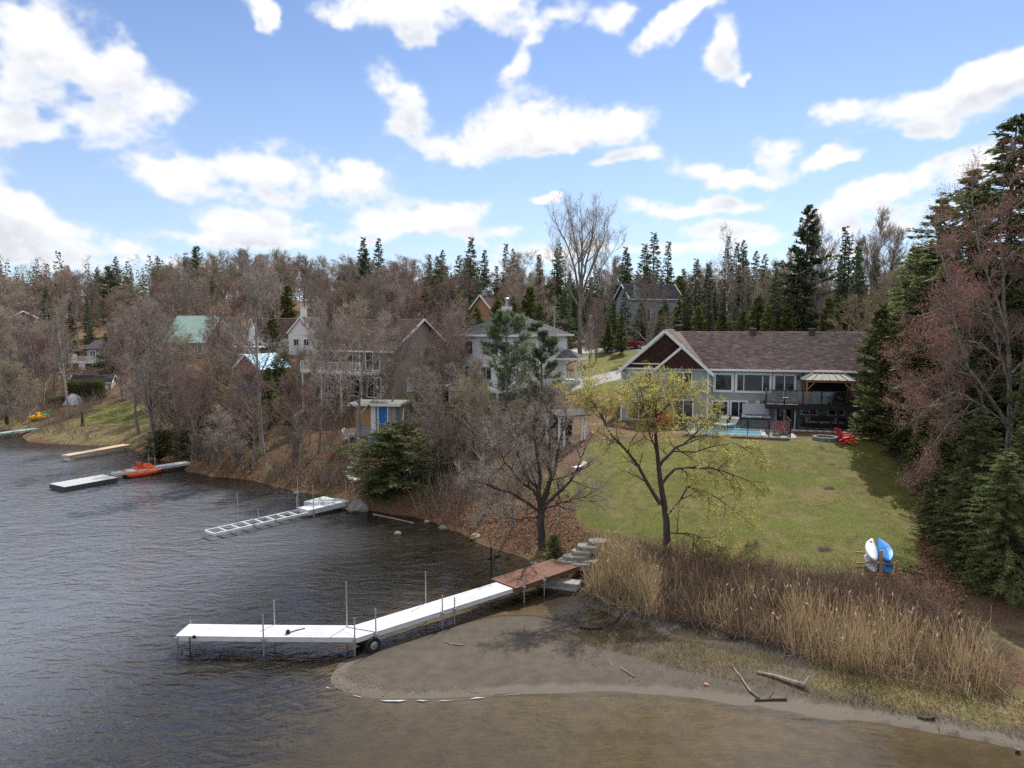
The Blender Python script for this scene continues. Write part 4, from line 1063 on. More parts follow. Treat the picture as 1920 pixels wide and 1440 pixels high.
hero('bare_a', 'bare_tree', 290, 71, 560, 'big dark bare tree on the point by the pedal catamaran', base=852, wide=1.0)
hero('bare_c', 'bare_tree', 325, 73, 640, 'bare tree with low boughs beside the big dark one', wide=1.0)
hero('red_a', 'maple_tree', 252, 80, 560, 'red budding maple left of the green metal roof', wide=1.05)
hero('bush', 'juniper_bush', 292, 72, 806, 'dark evergreen bush at the foot of the big bare tree', cat='bush', wide=1.6)
hero('shrub', 'shrub', 395, 65, 800, 'tangled bare shrub hanging over the water by the gangway', cat='shrub', wide=1.7)
hero('shrub', 'shrub', 440, 62, 820, 'tangled bare shrub on the bank left of the pale trunk', cat='shrub', wide=1.7)
hero('tan', 'bare_tree', 425, 66, 720, 'low olive bare tree above the bank', wide=1.15)
hero('cedar_a', 'cedar_tree', 375, 69, 740, 'green cedar on the bank above the gangway', wide=1.3)
hero('cedar_a', 'cedar_tree', 540, 66, 760, 'green cedar on the bank left of the boathouse', wide=1.2)
hero('pine', 'pine_tree', 800, 57, 770, 'green pine between the junipers and the boathouse', wide=1.3)
hero('cedar_a', 'cedar_tree', 205, 112, 610, 'olive cedar above the garden shed', wide=1.3)
hero('bigpine', 'pine_tree', 205, 150, 500, 'green pine over the left woods near the skyline', wide=1.0)
hero('bigpine', 'pine_tree', 690, 120, 470, 'broad green pine above the tan house', wide=0.9)
hero('bush', 'juniper_bush', 345, 69, 806, 'olive evergreen bush above the shore end of the gangway', cat='bush', wide=1.5)
hero('cedar_a', 'cedar_tree', 468, 65, 768, 'green cedar right of the pale leaning trunk', wide=1.3)
hero('pine', 'pine_tree', 888, 57, 778, 'green pine on the slope between junipers and pavilion', wide=1.4)
hero('bush', 'juniper_bush', 845, 55, 812, 'olive evergreen bush halfway up the leafy slope', cat='bush', wide=1.4)
hero('bush', 'juniper_bush', 660, 57, 862, 'small olive evergreen bush above the swim raft', cat='bush', wide=1.0)
hero('cedar_b', 'cedar_tree', 500, 72, 690, 'small green cedar below the blue cottage', wide=1.2)
hero('cedar_a', 'cedar_tree', 410, 78, 690, 'green cedar left of the blue cottage', wide=1.2)
hero('bush', 'juniper_bush', 525, 82, 664, 'dark green pine bush at the right of the blue cottage', cat='bush', wide=0.9)
hero('cedar_a', 'cedar_tree', 512, 108, 580, 'round dark cedar between the two white gables', wide=1.25)
hero('pale', 'bare_tree', 128, 92, 560, 'straight pale trunk standing on the left lawn', base=782, wide=0.9)
hero('spruce_b', 'spruce_tree', 168, 128, 556, 'slim dark spruce above the white deck on the left', wide=1.1)
hero('spruce_b', 'spruce_tree', 132, 126, 566, 'slim dark spruce left of the white deck', wide=1.2)
hero('bigpine', 'pine_tree', 376, 185, 462, 'big green pine standing above the woods on the left', wide=1.0)
hero('spruce_a', 'spruce_tree', 438, 125, 570, 'dark conifer behind the blue cottage', wide=1.3)
hero('bare_a', 'bare_tree', 35, 98, 590, 'bare tree nearest the left edge behind the green dock', wide=1.0)
hero('red_b', 'maple_tree', 75, 100, 600, 'reddish many stemmed tree behind the yellow toy boat', wide=1.0)
hero('bare_c', 'bare_tree', 98, 108, 600, 'bare tree between the left edge and the hedge', wide=0.9)
hero('bare_d', 'bare_tree', 225, 96, 600, 'bare tree right of the grey shed', wide=0.9)
hero('bare_b', 'bare_tree', 8, 92, 650, 'slim bare tree cut by the left edge', wide=0.7)
for px, Yd, top, w in [(680, 150, 446, 1.3), (708, 152, 448, 1.2), (805, 140, 478, 1.2), (828, 150, 470, 1.1), (948, 138, 458, 1.2), (966, 134, 468, 1.1), (905, 140, 470, 1.2), (1040, 128, 466, 1.1), (1053, 130, 458, 1.1), (1012, 135, 482, 1.2), (1168, 128, 464, 1.2),
                       (1205, 120, 458, 1.3), (1223, 124, 437, 1.2), (1248, 122, 454, 1.2), (1302, 100, 486, 1.2), (1362, 112, 444, 1.0), (1375, 118, 456, 1.0), (1386, 115, 452, 1.0), (1410, 116, 472, 1.1), (1428, 118, 478, 1.1), (1290, 94, 540, 1.4), (1325, 92, 560, 1.4), (1340, 96, 545, 1.4),
                       (1150, 104, 560, 1.5), (1172, 106, 540, 1.4), (1128, 110, 540, 1.4), (1400, 98, 530, 1.3), (1440, 100, 520, 1.3), (1470, 98, 540, 1.4), (860, 135, 480, 1.3), (930, 122, 500, 1.3), (1030, 112, 520, 1.4), (220, 170, 482, 1.2), (300, 190, 480, 1.2), (520, 180, 470, 1.2), (1060, 108, 530, 1.3)]:
    hero('spruce_a' if _rt.random() < .6 else 'spruce_b', 'spruce_tree', px, Yd, top, ('very slim' if w < 1.15 else 'slim' if w < 1.25 else 'broad') + ' dark skyline spruce ' + where(ground(px, Yd)) + ', ' + ('highest' if top < 452 else 'high' if top < 475 else 'middling' if top < 515 else 'low') + ' tip', wide=w, group='spruces along the skyline')
for px, Yd, top, w in [(1310, 90, 575, 1.2), (1355, 86, 585, 1.2), (1270, 98, 560, 1.3), (1395, 86, 580, 1.2), (1440, 84, 575, 1.2), (1475, 84, 570, 1.3), (1140, 100, 600, 1.2), (800, 100, 540, 1.2), (815, 112, 520, 1.2), (1165, 98, 590, 1.2)]:
    hero('cedar_a' if _rt.random() < .5 else 'cedar_b', 'cedar_tree', px, Yd, top, ('bushy' if w > 1.25 else 'slender') + ' olive cedar ' + where(ground(px, Yd)) + ', just behind the roofs' + (', taller' if top < 578 else ', lower'), wide=w, group='cedars behind the houses')

# ================================================================== THE WOODS ON THE HILLSIDE
KEEP = [(815, 575, 1095, 770, 78), (886, 545, 922, 568, 118), (462, 590, 500, 660, 119), (535, 590, 585, 655, 119), (436, 650, 516, 705, 92), (318, 592, 395, 640, 118), (1176, 522, 1290, 556, 112),
        (1045, 630, 1210, 745, 103), (120, 695, 205, 752, 106), (145, 655, 205, 690, 123), (700, 600, 835, 660, 74), (1100, 600, 1700, 830, 74), (40, 760, 330, 840, 100)]
def blocked(p, h, w):
    a = (p[0] / p[1]) * FPX + 960; half = w / p[1] * FPX * 0.8
    top = 612 - (p[2] + h - 12.9) / p[1] * FPX; bot = 612 - (p[2] - 12.9) / p[1] * FPX
    for x0, y0, x1, y1, yh in KEEP:
        if p[1] < yh + 9 and a + half > x0 and a - half < x1 and bot > y0 and top < y1: return True
    return False
rw = random.Random(11)
def hu_in(p):
    u, w = (p[:2] - HO) @ HU, (p[:2] - HO) @ HW
    return -2.5 < u < 23 and -9 < w < 13
spots = []
LBL = {'bare': ('bare_tree', 'leafless grey brown tree crowded into the hillside woods', 'tree', 'leafless trees in the hillside woods'),
       'red': ('maple_tree', 'reddish budding tree crowded into the hillside woods', 'tree', 'budding maples in the hillside woods'),
       'spruce': ('spruce_tree', 'dark conifer half hidden among the hillside woods', 'tree', 'conifers in the hillside woods'),
       'cedar': ('cedar_tree', 'olive cedar half hidden among the hillside woods', 'tree', 'cedars in the hillside woods')}
n_of = {'bare': 0, 'red': 0, 'spruce': 0, 'cedar': 0}
tries = 0
while len(spots) < 560 and tries < 60000:
    tries += 1
    px = rw.uniform(-40, 1960); Yd = 84 + 165 * rw.random() ** 1.25
    p = ground(px, Yd)
    if p[2] < 1.2 or hu_in(p): continue
    if any((p[0] - q[0]) ** 2 + (p[1] - q[1]) ** 2 < (1.5 + 0.009 * Yd) ** 2 for q in spots): continue
    x_ = rw.random()
    left = px < 780
    kind = 'bare' if x_ < (0.62 if left else 0.24) else 'red' if x_ < (0.76 if left else 0.30) else 'spruce' if x_ < (0.87 if left else 0.78) else 'cedar'
    h = {'bare': rw.uniform(9.5, 15.5), 'red': rw.uniform(9, 14), 'spruce': rw.uniform(9, 15), 'cedar': rw.uniform(6, 11)}[kind]
    if px < 330: h *= 0.85
    if blocked(p, h, h * 0.3): continue
    if n_of[kind] >= {'bare': 190, 'red': 110, 'spruce': 150, 'cedar': 80}[kind]: continue
    n_of[kind] += 1; spots.append(p)
    key = {'bare': rw.choice(['bare_a', 'bare_b', 'bare_c', 'bare_d', 'pale', 'bare_a', 'tan']), 'red': rw.choice(['red_a', 'red_b']), 'spruce': rw.choice(['spruce_a', 'spruce_b', 'spruce_a']), 'cedar': rw.choice(['cedar_a', 'cedar_b'])}[kind]
    nm, lb, ct, gp = LBL[kind]
    big_ = {'bare': 12.5, 'red': 11.5, 'spruce': 12, 'cedar': 8.5}[kind]
    kd = {'bare_a': 'grey single stemmed', 'bare_b': 'upswept grey', 'bare_c': 'spreading brown', 'bare_d': 'many stemmed brown', 'pale': 'pale barked', 'tan': 'rounded tan', 'red_a': 'red budded single stemmed', 'red_b': 'red budded many stemmed', 'spruce_a': 'broad dark', 'spruce_b': 'slim dark', 'cedar_a': 'broad olive', 'cedar_b': 'slim olive'}[key]
    lb = ('tall ' if h > big_ else 'small ') + kd + (' tree ' if kind in ('bare', 'red') else ' spruce ' if kind == 'spruce' else ' cedar ') + where(p) + ', ' + deep(p)
    plant(key, nm, p, h, lb, ct, gp, wide=rw.uniform(0.85, 1.25) * (1.25 if kind in ('spruce', 'cedar') else 1) * (0.85 if key == 'tan' else 1))
# the nearer wooded slope between the houses and the lake
CLEAR = [(652, 748, 742, 815), (436, 655, 512, 700), (60, 735, 262, 840), (655, 815, 705, 905), (1020, 770, 1110, 840), (575, 915, 690, 960)]
def near_where(p):
    px = p[0] / p[1] * FPX + 960
    n = next(n for x, n in [(70, 'by the green dock'), (150, 'by the yellow toy boat'), (265, 'by the wooden dock'), (350, 'by the gangway'), (420, 'left of the pale leaning trunk'), (480, 'under the blue cottage'), (540, 'right of the pale leaning trunk'), (610, 'left of the boathouse'), (680, 'by the stepping stones'), (760, 'behind the juniper'), (840, 'right of the boathouse'), (930, 'below the white house'), (1120, 'by the pavilion'), (9999, 'behind the green house')] if px < x)
    return n + (' at the waterside' if p[2] < 1.4 else ' low on the slope' if p[2] < 3 else ' halfway up' if p[2] < 5 else ' high on the slope')
VEIL = [(318, 590, 398, 640, 118), (436, 655, 514, 705, 92), (462, 592, 500, 640, 119), (536, 592, 590, 660, 119), (612, 640, 730, 740, 74), (760, 595, 835, 640, 74), (145, 650, 205, 690, 123), (120, 700, 205, 752, 104)]
def seen_box(p, h, w):
    a = (p[0] / p[1]) * FPX + 960; half = w / p[1] * FPX
    return a - half, 612 - (p[2] + h - 12.9) / p[1] * FPX, a + half, 612 - (p[2] - 12.9) / p[1] * FPX
ns, tries = 0, 0; near_spots = []
while ns < 62 and tries < 9000:
    tries += 1
    px = rw.uniform(-30, 900); Yd = rw.uniform(50, 104); p = ground(px, Yd)
    if p[2] < 0.5 or any((p[0] - q[0]) ** 2 + (p[1] - q[1]) ** 2 < 3.0 ** 2 for q in near_spots): continue
    if px > 560 and p[2] < 2.2 and rw.random() < .8: continue
    x0, y0, x1, y1 = seen_box(p, 1.5, .4)
    if any(x1 > a and x0 < c and y1 > b_ and y0 < d for a, b_, c, d in CLEAR): continue
    if 595 < px < 830 and Yd > 66: continue
    if 850 < px and Yd > 62: continue
    if 300 < px < 400 and Yd > 110 or 40 < px < 330 and 76 < Yd < 104 and (px > 60 and px < 250): continue
    x0, y0, x1, y1 = seen_box(p, 8.0, 1.4)
    if any(p[1] < yh and x1 > a and x0 < c and y1 > b_ and y0 < d for a, b_, c, d, yh in VEIL): continue
    if hu_in(p): continue
    near_spots.append(p); ns += 1
    red = rw.random() < .2
    nm, lb, ct, gp = ('maple_tree', 'reddish budding young tree', 'tree', 'budding young trees on the lake slope') if red else ('bare_tree', 'leafless young tree', 'tree', 'leafless young trees on the lake slope')
    plant(rw.choice(['red_a', 'red_b']) if red else rw.choice(['bare_a', 'bare_c', 'bare_d', 'tan', 'bare_b', 'bare_c']), nm, p, rw.uniform(5.0, 9.5), lb + ', ' + near_where(p), ct, gp, wide=rw.uniform(.8, 1.15))
ns, tries = 0, 0
while ns < 190 and tries < 20000:
    tries += 1
    px = rw.uniform(-30, 1120) if rw.random() < .8 else rw.uniform(1120, 1800); Yd = rw.uniform(44, 112); p = ground(px, Yd)
    if p[2] < 0.35 or hu_in(p): continue
    if px > 1120 and Yd < 84: continue
    h = rw.uniform(1.4, 3.6); x0, y0, x1, y1 = seen_box(p, h, .8)
    if any(x1 > a and x0 < c and y1 > b_ and y0 < d for a, b_, c, d in CLEAR + [(1045, 640, 1190, 735), (1090, 830, 1300, 1010)]): continue
    if px > 700 and Yd < 52 and px > 980: continue
    ns += 1
    k_ = rw.choice(['shrub', 'shrub', 'shrub_red', 'cedar_b' if rw.random() < .5 else 'bush'])
    if k_ in ('cedar_b', 'bush'): plant(k_, 'evergreen_bush', p, h * .8, 'low evergreen bush, ' + near_where(p), 'bush', 'evergreen bushes in the undergrowth', wide=1.4)
    else: plant(k_, 'shrub', p, h, ('tall ' if h > 2.6 else 'low ') + ('reddish ' if k_ == 'shrub_red' else '') + 'leafless shrub, ' + near_where(p), 'shrub', 'leafless shrubs in the undergrowth', wide=1.3)
# far ridge: one mass of woods that nobody could count
rf = np.random.RandomState(5)
fs_t, fs_c = Soup(), Soup()
def mesh_arrays(me):
    co_ = np.empty(len(me.vertices) * 3, np.float32); me.vertices.foreach_get('co', co_)
    li = np.empty(len(me.loops), np.int32); me.loops.foreach_get('vertex_index', li)
    lt = np.empty(len(me.polygons), np.int32); me.polygons.foreach_get('loop_total', lt)
    q = li[np.repeat(lt, lt) == 4].reshape(-1, 4); t_ = li[np.repeat(lt, lt) == 3].reshape(-1, 3)
    return co_.reshape(-1, 3), q, t_
lo_bare = bare_tree(61, 13, 0.2, 0.30, 0.30, 10, 5, 4, 0, twig_w=0.09, twig_l=1.3, name='far', trunk_mat=bark_grey, twig_mat=twig_grey)
lo_con = conifer(62, 14, 2.3, whorls=16, per=5, sprays=5, ln=1.0, wd=0.45, double=1, trunk_mat=bark_conifer, leaf_mat=needles_spruce, name='far')
LB, LC = mesh_arrays(lo_bare[1]), mesh_arrays(lo_con[1]); LBt = mesh_arrays(lo_bare[0])
for i in range(1150):
    Yd = rf.uniform(250, 420); px = rf.uniform(-80, 2000)
    if i > 620: Yd = rf.uniform(112, 420); px = rf.uniform(-1100, -70) if i < 960 else rf.uniform(1990, 2900)
    p = ground(px, Yd)
    if p[2] < 1.0: continue
    a = rf.uniform(0, 6.28); s_ = rf.uniform(0.75, 1.25); c_, n_ = math.cos(a) * s_, math.sin(a) * s_
    rot = lambda v: np.stack([v[:, 0] * c_ - v[:, 1] * n_, v[:, 0] * n_ + v[:, 1] * c_, v[:, 2] * s_], 1) + p
    if rf.rand() < 0.6:
        fs_t.add(rot(LB[0]), LB[1], LB[2]); fs_t.add(rot(LBt[0])[:0], None, None) if False else None
    else:
        fs_c.add(rot(LC[0]), LC[1], LC[2])
tag(link('far_woods', fs_t.mesh('far_woods', twig_grey)), 'far leafless woods along the ridge', kind='stuff')
tag(link('far_conifers', fs_c.mesh('far_conifers', needles_spruce)), 'far dark conifers along the ridge', kind='stuff')
# ================================================================== BUILDINGS
white = mat('white_paint', (0.74, 0.74, 0.73), 0.06, 2.0, 0.55)
off_white = mat('off_white_vinyl', (0.62, 0.64, 0.66), 0.07, 2.0, 0.6)
black_metal = mat('black_metal', (0.018, 0.018, 0.020), 0.2, 3.0, 0.45, metal=0.3)
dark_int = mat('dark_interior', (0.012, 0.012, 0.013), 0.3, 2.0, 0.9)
alu = mat('weathered_aluminium', (0.62, 0.63, 0.65), 0.12, 2.5, 0.42, metal=0.25)
galv = mat('galvanised_steel', (0.36, 0.37, 0.38), 0.2, 4.0, 0.45, metal=0.7)
cedar_wood = mat('stained_cedar', (0.33, 0.18, 0.085), 0.25, 3.0, 0.7, 0.3, grain=(1, 1, 6))
concrete = mat('concrete', (0.40, 0.385, 0.36), 0.18, 3.0, 0.85, 0.4)
siding_green = mat('grey_green_siding', (0.30, 0.335, 0.318), 0.09, 1.5, 0.7, rnd=0.05)
shake_brown = mat('brown_shakes', (0.058, 0.024, 0.019), 0.3, 5.0, 0.8, attr=True)
roof_brown = mat('brown_shingles', (0.190, 0.142, 0.126), 0.25, 2.2, 0.85, attr=True)
roof_grey = mat('grey_shingles', (0.135, 0.135, 0.142), 0.25, 2.0, 0.85, attr=True)
roof_tan = mat('tan_brown_shingles', (0.165, 0.112, 0.086), 0.25, 2.0, 0.85, attr=True)
roof_dark = mat('charcoal_shingles', (0.055, 0.058, 0.066), 0.25, 2.0, 0.85, attr=True)
roof_green = mat('green_sheet_roof', (0.36, 0.50, 0.43), 0.14, 1.0, 0.55, attr=True)
roof_blue = mat('blue_sheet_roof', (0.06, 0.36, 0.62), 0.12, 1.0, 0.5, attr=True)
gls = glass('window_glass', (.012, .016, .022))
gls_brown = glass('window_glass_brown', (0.035, 0.026, 0.018))

m, t, b = mat_new('balcony_glass')
fr_ = t.add('ShaderNodeFresnel', {'IOR': 1.5})
tr_ = t.add('ShaderNodeBsdfTransparent', {0: (0.72, 0.77, 0.78, 1)}); gl_ = t.add('ShaderNodeBsdfGlossy', {'Roughness': 0.03})
mx_ = t.add('ShaderNodeMixShader', {0: t.math('ADD', fr_.outputs[0], 0.06)}); t.l.new(tr_.outputs[0], mx_.inputs[1]); t.l.new(gl_.outputs[0], mx_.inputs[2])
t.l.new(mx_.outputs[0], [n for n in t.n if n.type == 'OUTPUT_MATERIAL'][0].inputs[0]); t.n.remove(b)
rail_glass = m

def part(name, mb, mt, parent, label=None, kind=None, **kw):
    o = mb.build(name, mt, parent, **kw)
    if label: o['label'] = label
    if kind: o['kind'] = kind
    return o

def shingles(name, a, b_, c, d, mt, parent, course=0.17, tab=0.36, seed=1, thick=0.02, var=0.28):
    """overlapping shingles on the plane a (eave left) b (eave right) c (ridge right) d (ridge left)"""
    rg = np.random.RandomState(seed)
    a, b_, c, d = (np.array(q, float) for q in (a, b_, c, d))
    n = np.cross(b_ - a, d - a); n /= np.linalg.norm(n)
    if n[2] < 0: n = -n
    hgt_ = max(np.linalg.norm(d - a), np.linalg.norm(c - b_)); nc = max(2, int(hgt_ / course))
    V, Q, sh = [], [], []
    for i in range(nc):
        t0, t1 = i / nc, min(1.0, (i + 1.25) / nc)
        l0, r0_, l1, r1_ = a + (d - a) * t0, b_ + (c - b_) * t0, a + (d - a) * t1, b_ + (c - b_) * t1
        L = np.linalg.norm(r0_ - l0); k = max(1, int(L / tab))
        cuts = (np.arange(k + 1) + (0.5 if i % 2 else 0)) / k; cuts = np.unique(np.clip(np.concatenate([[0], cuts, [1]]), 0, 1))
        for s0, s1 in zip(cuts, cuts[1:]):
            p0, p1, p2, p3 = l0 + (r0_ - l0) * s0, l0 + (r0_ - l0) * s1, l1 + (r1_ - l1) * s1, l1 + (r1_ - l1) * s0
            th = thick * rg.uniform(0.7, 1.3); st = len(V)
            V += [p0 + n * th, p1 + n * th, p2 + n * 0.002, p3 + n * 0.002, p0 - n * 0.01, p1 - n * 0.01]
            Q += [(st, st + 1, st + 2, st + 3), (st + 4, st + 5, st + 1, st)]
            g = rg.uniform(1 - var, 1 + var) if rg.rand() > 0.07 else rg.uniform(1.3, 1.8)
            sh += [g] * 6
    me = mesh_np(name, np.array(V), np.array(Q), None, mt); fattr(me, 'shade', sh)
    o = link(name, me, parent); o['kind'] = 'stuff'
    return o

def slab(mb, a, b_, c, d, th):
    """roof plane a-b-c-d thickened downwards"""
    a, b_, c, d = (Vector(q) for q in (a, b_, c, d))
    n = (b_ - a).cross(d - a).normalized(); n = n if n.z > 0 else -n
    mb.hexa([a - n * th, b_ - n * th, c - n * th, d - n * th, a, b_, c, d]); return mb

def siding(mb, u0, u1, w, z0, z1, course=0.15, lap=0.016):
    """horizontal lapped boards on a wall facing -w"""
    k = max(1, round((z1 - z0) / course)); h = (z1 - z0) / k
    for i in range(k):
        a, c = z0 + i * h, z0 + (i + 1) * h
        mb.hexa([(u0, w - lap - 0.006, a), (u1, w - lap - 0.006, a), (u1, w, a), (u0, w, a), (u0, w - 0.006, c), (u1, w - 0.006, c), (u1, w, c), (u0, w, c)])
    return mb

def window(parent, u0, u1, z0, z1, w, cols=(1.0,), fr=0.09, mt=None, gm=None, name='window', rows=1, dep=0.06, sub='pane'):
    """framed window on a wall facing -w; cols = relative widths of the lights"""
    mt = mt or white; gm = gm or gls
    mb = MB(); y0, y1 = w - dep, w + 0.002
    mb.box(u0, u1, y0, y1, z1 - fr, z1); mb.box(u0, u1, y0, y1, z0, z0 + fr)
    mb.box(u0, u0 + fr, y0, y1, z0 + fr, z1 - fr); mb.box(u1 - fr, u1, y0, y1, z0 + fr, z1 - fr)
    tot = sum(cols); x = u0 + fr; inner = (u1 - u0 - 2 * fr) - 0.07 * (len(cols) - 1); cells = []
    for i, cw in enumerate(cols):
        wd_ = inner * cw / tot; cells.append((x, x + wd_)); x += wd_
        if i < len(cols) - 1: mb.box(x, x + 0.07, y0 + 0.01, y1, z0 + fr, z1 - fr); x += 0.07
    fobj = part(name, mb, mt, parent)
    zi0, zi1 = z0 + fr, z1 - fr
    for a, c in cells:
        for r_ in range(rows):
            q0, q1 = zi0 + (zi1 - zi0) * r_ / rows, zi0 + (zi1 - zi0) * (r_ + 1) / rows - (0.04 if r_ < rows - 1 else 0)
            part(sub, MB().box(a, c, w - 0.025, w + 0.001, q0, q1), gm, fobj)
    return fobj

# ------------------------------------------------------------------ the grey green house
house = empty('lake_house', (HO[0], HO[1], HZ), -HA, 'long grey green two storey house with brown shingled gable and glass railed deck', 'house')
def fp(px, py, w):
    """photo pixel on the house plane w -> (u, z) in the house frame"""
    d = pix_dir(px, py); o2 = CAM[:2] - HO
    tt = (w - o2 @ HW) / (d[:2] @ HW); q = o2 + d[:2] * tt
    return float(q @ HU), float(CAM[2] + d[2] * tt - HZ)
def fr4(x0, y0, x1, y1, w):
    a, b_, c, d = fp(x0, y0, w), fp(x1, y0, w), fp(x0, y1, w), fp(x1, y1, w)
    return (a[0] + c[0]) / 2, (b_[0] + d[0]) / 2, (c[1] + d[1]) / 2, (a[1] + b_[1]) / 2
WM = 0.8                                             # main wall stands back from the gable wing
GU = fp(1327, 740, 0)[0]                             # width of the gable wing
GE = fp(1250, 691, 0)[1]                             # gable eave height
AU, AZ_ = GU / 2, fp(1243, 618, -0.3)[1]             # apex
ME = fp(1400, 694, WM - 0.4)[1]; MZ = fp(1450, 622, 5.4)[1]; ML = 20.6
part('wall', MB().box(0.02, GU - 0.02, 0.02, 10.5, -0.3, GE), siding_green, house)
part('wall', MB().box(GU, ML, WM + 0.02, 10.2, -0.3, ME + 0.25), siding_green, house)
part('siding', siding(siding(MB(), 0.0, GU, 0.02, 0.0, GE), GU, ML, WM + 0.02, 0.0, ME + 0.05), siding_green, house, kind='stuff')
# gable wing roof
ov, ow = 0.42, -0.42
sl = (AZ_ - GE) / AU
eL, eR = (-ov, GE - sl * ov), (GU + ov, GE - sl * ov)
gr = MB()
slab(gr, (eL[0], ow, eL[1]), (AU, ow, AZ_), (AU, 11.0, AZ_), (eL[0], 11.0, eL[1]), 0.12)
slab(gr, (AU, ow, AZ_), (eR[0], ow, eR[1]), (eR[0], 11.0, eR[1]), (AU, 11.0, AZ_), 0.12)
rg_ = part('roof', gr, roof_brown, house)
shingles('shingles', (eR[0], 11.0, eR[1]), (eR[0], ow, eR[1]), (AU, ow, AZ_ + .01), (AU, 11.0, AZ_ + .01), roof_brown, rg_, seed=3)
shingles('shingles', (eL[0], ow, eL[1]), (eL[0], 11.0, eL[1]), (AU, 11.0, AZ_ + .01), (AU, ow, AZ_ + .01), roof_brown, rg_, seed=4)
# gable end in brown shakes, with the smaller projecting gable to the right
def tri_shakes(name, ua, ub, um, z0, z1, w, parent, seed):
    rg = np.random.RandomState(seed); V, Q, sh = [], [], []
    k = int((z1 - z0) / 0.16)
    for i in range(k):
        a, c = z0 + (z1 - z0) * i / k, z0 + (z1 - z0) * (i + 1) / k
        f = (a - z0) / (z1 - z0); l, r_ = ua + (um - ua) * f, ub + (um - ub) * f
        f2 = (c - z0) / (z1 - z0); l2, r2 = ua + (um - ua) * f2, ub + (um - ub) * f2
        m_ = max(1, int((r_ - l) / 0.22))
        for j in range(m_):
            x0, x1 = l + (r_ - l) * j / m_, l + (r_ - l) * (j + 1) / m_
            y0, y1 = np.clip(x0, l2, r2), np.clip(x1, l2, r2)
            st = len(V); e = rg.uniform(0, 0.012)
            V += [(x0, w - 0.02 - e, a), (x1, w - 0.02 - e, a), (y1, w - 0.002, c), (y0, w - 0.002, c), (x0, w, a), (x1, w, a)]
            Q += [(st, st + 1, st + 2, st + 3), (st + 4, st + 5, st + 1, st)]; sh += [rg.uniform(0.75, 1.25)] * 6
    me = mesh_np(name, np.array(V), np.array(Q), None, shake_brown); fattr(me, 'shade', sh)
    o = link(name, me, parent); o['kind'] = 'stuff'; return o
gab = part('gable', MB().poly((0, 0.0, GE + 0.02), (GU, 0.0, GE + 0.02), (AU, 0.0, AZ_ - 0.1)), shake_brown, house)
tri_shakes('shakes', 0.1, GU - 0.1, AU, GE + 0.12, AZ_ - 0.22, -0.004, gab, 5)
SU0 = fp(1234, 690, -0.3)[0]; SM = (SU0 + GU + 0.1) / 2; SZ = GE + (SM - SU0) * sl
sg = MB(); sg.loft([[(SU0, -0.34, GE + 0.03), (GU + .1, -0.34, GE + 0.03), (SM, -0.34, SZ)], [(SU0, -0.03, GE + 0.03), (GU + .1, -0.03, GE + 0.03), (SM, -0.03, SZ)]])
sgo = part('gable', sg, shake_brown, house)
tri_shakes('shakes', SU0 + .15, GU, SM, GE + 0.14, SZ - 0.16, -0.345, sgo, 6)
trim = MB()
def rake(a, b_, w, hgt=0.24, th=0.05):
    trim.bar((a[0], w, a[1]), (b_[0], w, b_[1]), hgt, th, up=(0, 1, 0))
rake((eL[0] - .03, eL[1] - .10), (AU, AZ_ - .10), ow - .03); rake((eR[0] + .03, eR[1] - .10), (AU, AZ_ - .10), ow - .035)
rake((SU0 - .3, GE - .26 * sl + .12), (SM, SZ + .06), -0.40, 0.2)
rake((eL[0] + .25, eL[1] + .04), (AU, AZ_ - .34), -0.02, 0.12)
trim.box(-0.3, GU + 0.3, -0.10, -0.02, GE - 0.10, GE + 0.04)                 # board under the gable
trim.box(0.35, SU0 + 0.1, -0.09, -0.03, GE + 0.34, GE + 0.44)
trim.box(-0.09, 0.06, -0.09, 0.06, 0, GE - 0.10); trim.box(GU - 0.07, GU + 0.08, -0.09, 0.06, 0, GE - 0.10)
trim.box(GU + 0.12, GU + 0.21, WM - 0.12, WM - 0.01, 0, ME - 0.1)             # downpipe
part('trim', trim, white, house)
part('gutter', MB().box(GU + 0.3, ML + 0.3, WM - 0.52, WM - 0.40, ME - 0.10, ME + 0.04), white, house)
part('soffit', MB().box(GU + 0.25, ML + 0.3, WM - 0.40, WM, ME - 0.06, ME - 0.02), white, house)
# main roof
RW = 5.4
mr = MB(); slab(mr, (GU - 0.6, WM - 0.42, ME), (ML + .4, WM - 0.42, ME), (ML + .4, RW, MZ), (GU - 3.6, RW, MZ), 0.12); slab(mr, (GU - 3.6, RW, MZ), (ML + .4, RW, MZ), (ML + .4, 10.6, ME), (GU - 0.6, 10.6, ME), 0.12)
mro = part('roof', mr, roof_brown, house)
shingles('shingles', (GU + 0.0, WM - 0.42, ME), (ML + .4, WM - 0.42, ME), (ML + .4, RW, MZ + .01), (GU - 2.6, RW, MZ + .01), roof_brown, mro, seed=7)
rv = MB()
for px in (1412, 1522):
    u_, z_ = fp(px, 626, 5.0); v_ = part('roof_vent', MB().box(u_ - .22, u_ + .22, 4.75, 5.15, MZ - 0.35, MZ + 0.22), mat('vent_brown', (.07, .055, .045)), mro)
    part('cap', MB().box(u_ - .3, u_ + .3, 4.67, 5.23, MZ + 0.22, MZ + 0.32), galv, v_) if False else None
    rv.box(u_ - .30, u_ + .30, 4.68, 5.22, MZ + 0.222, MZ + 0.31)
part('vent_cap', rv, mat('vent_cap_metal', (.22, .20, .19), metal=.4), mro)
u_, z_ = fp(1257, 613, 6)
ch = part('chimney', MB().box(AU + .55, AU + 1.0, 6.2, 6.65, AZ_ - 0.6, AZ_ + 0.35), black_metal, house)
part('chimney_cap', MB().box(AU + .48, AU + 1.07, 6.13, 6.72, AZ_ + 0.35, AZ_ + 0.42), galv, ch)
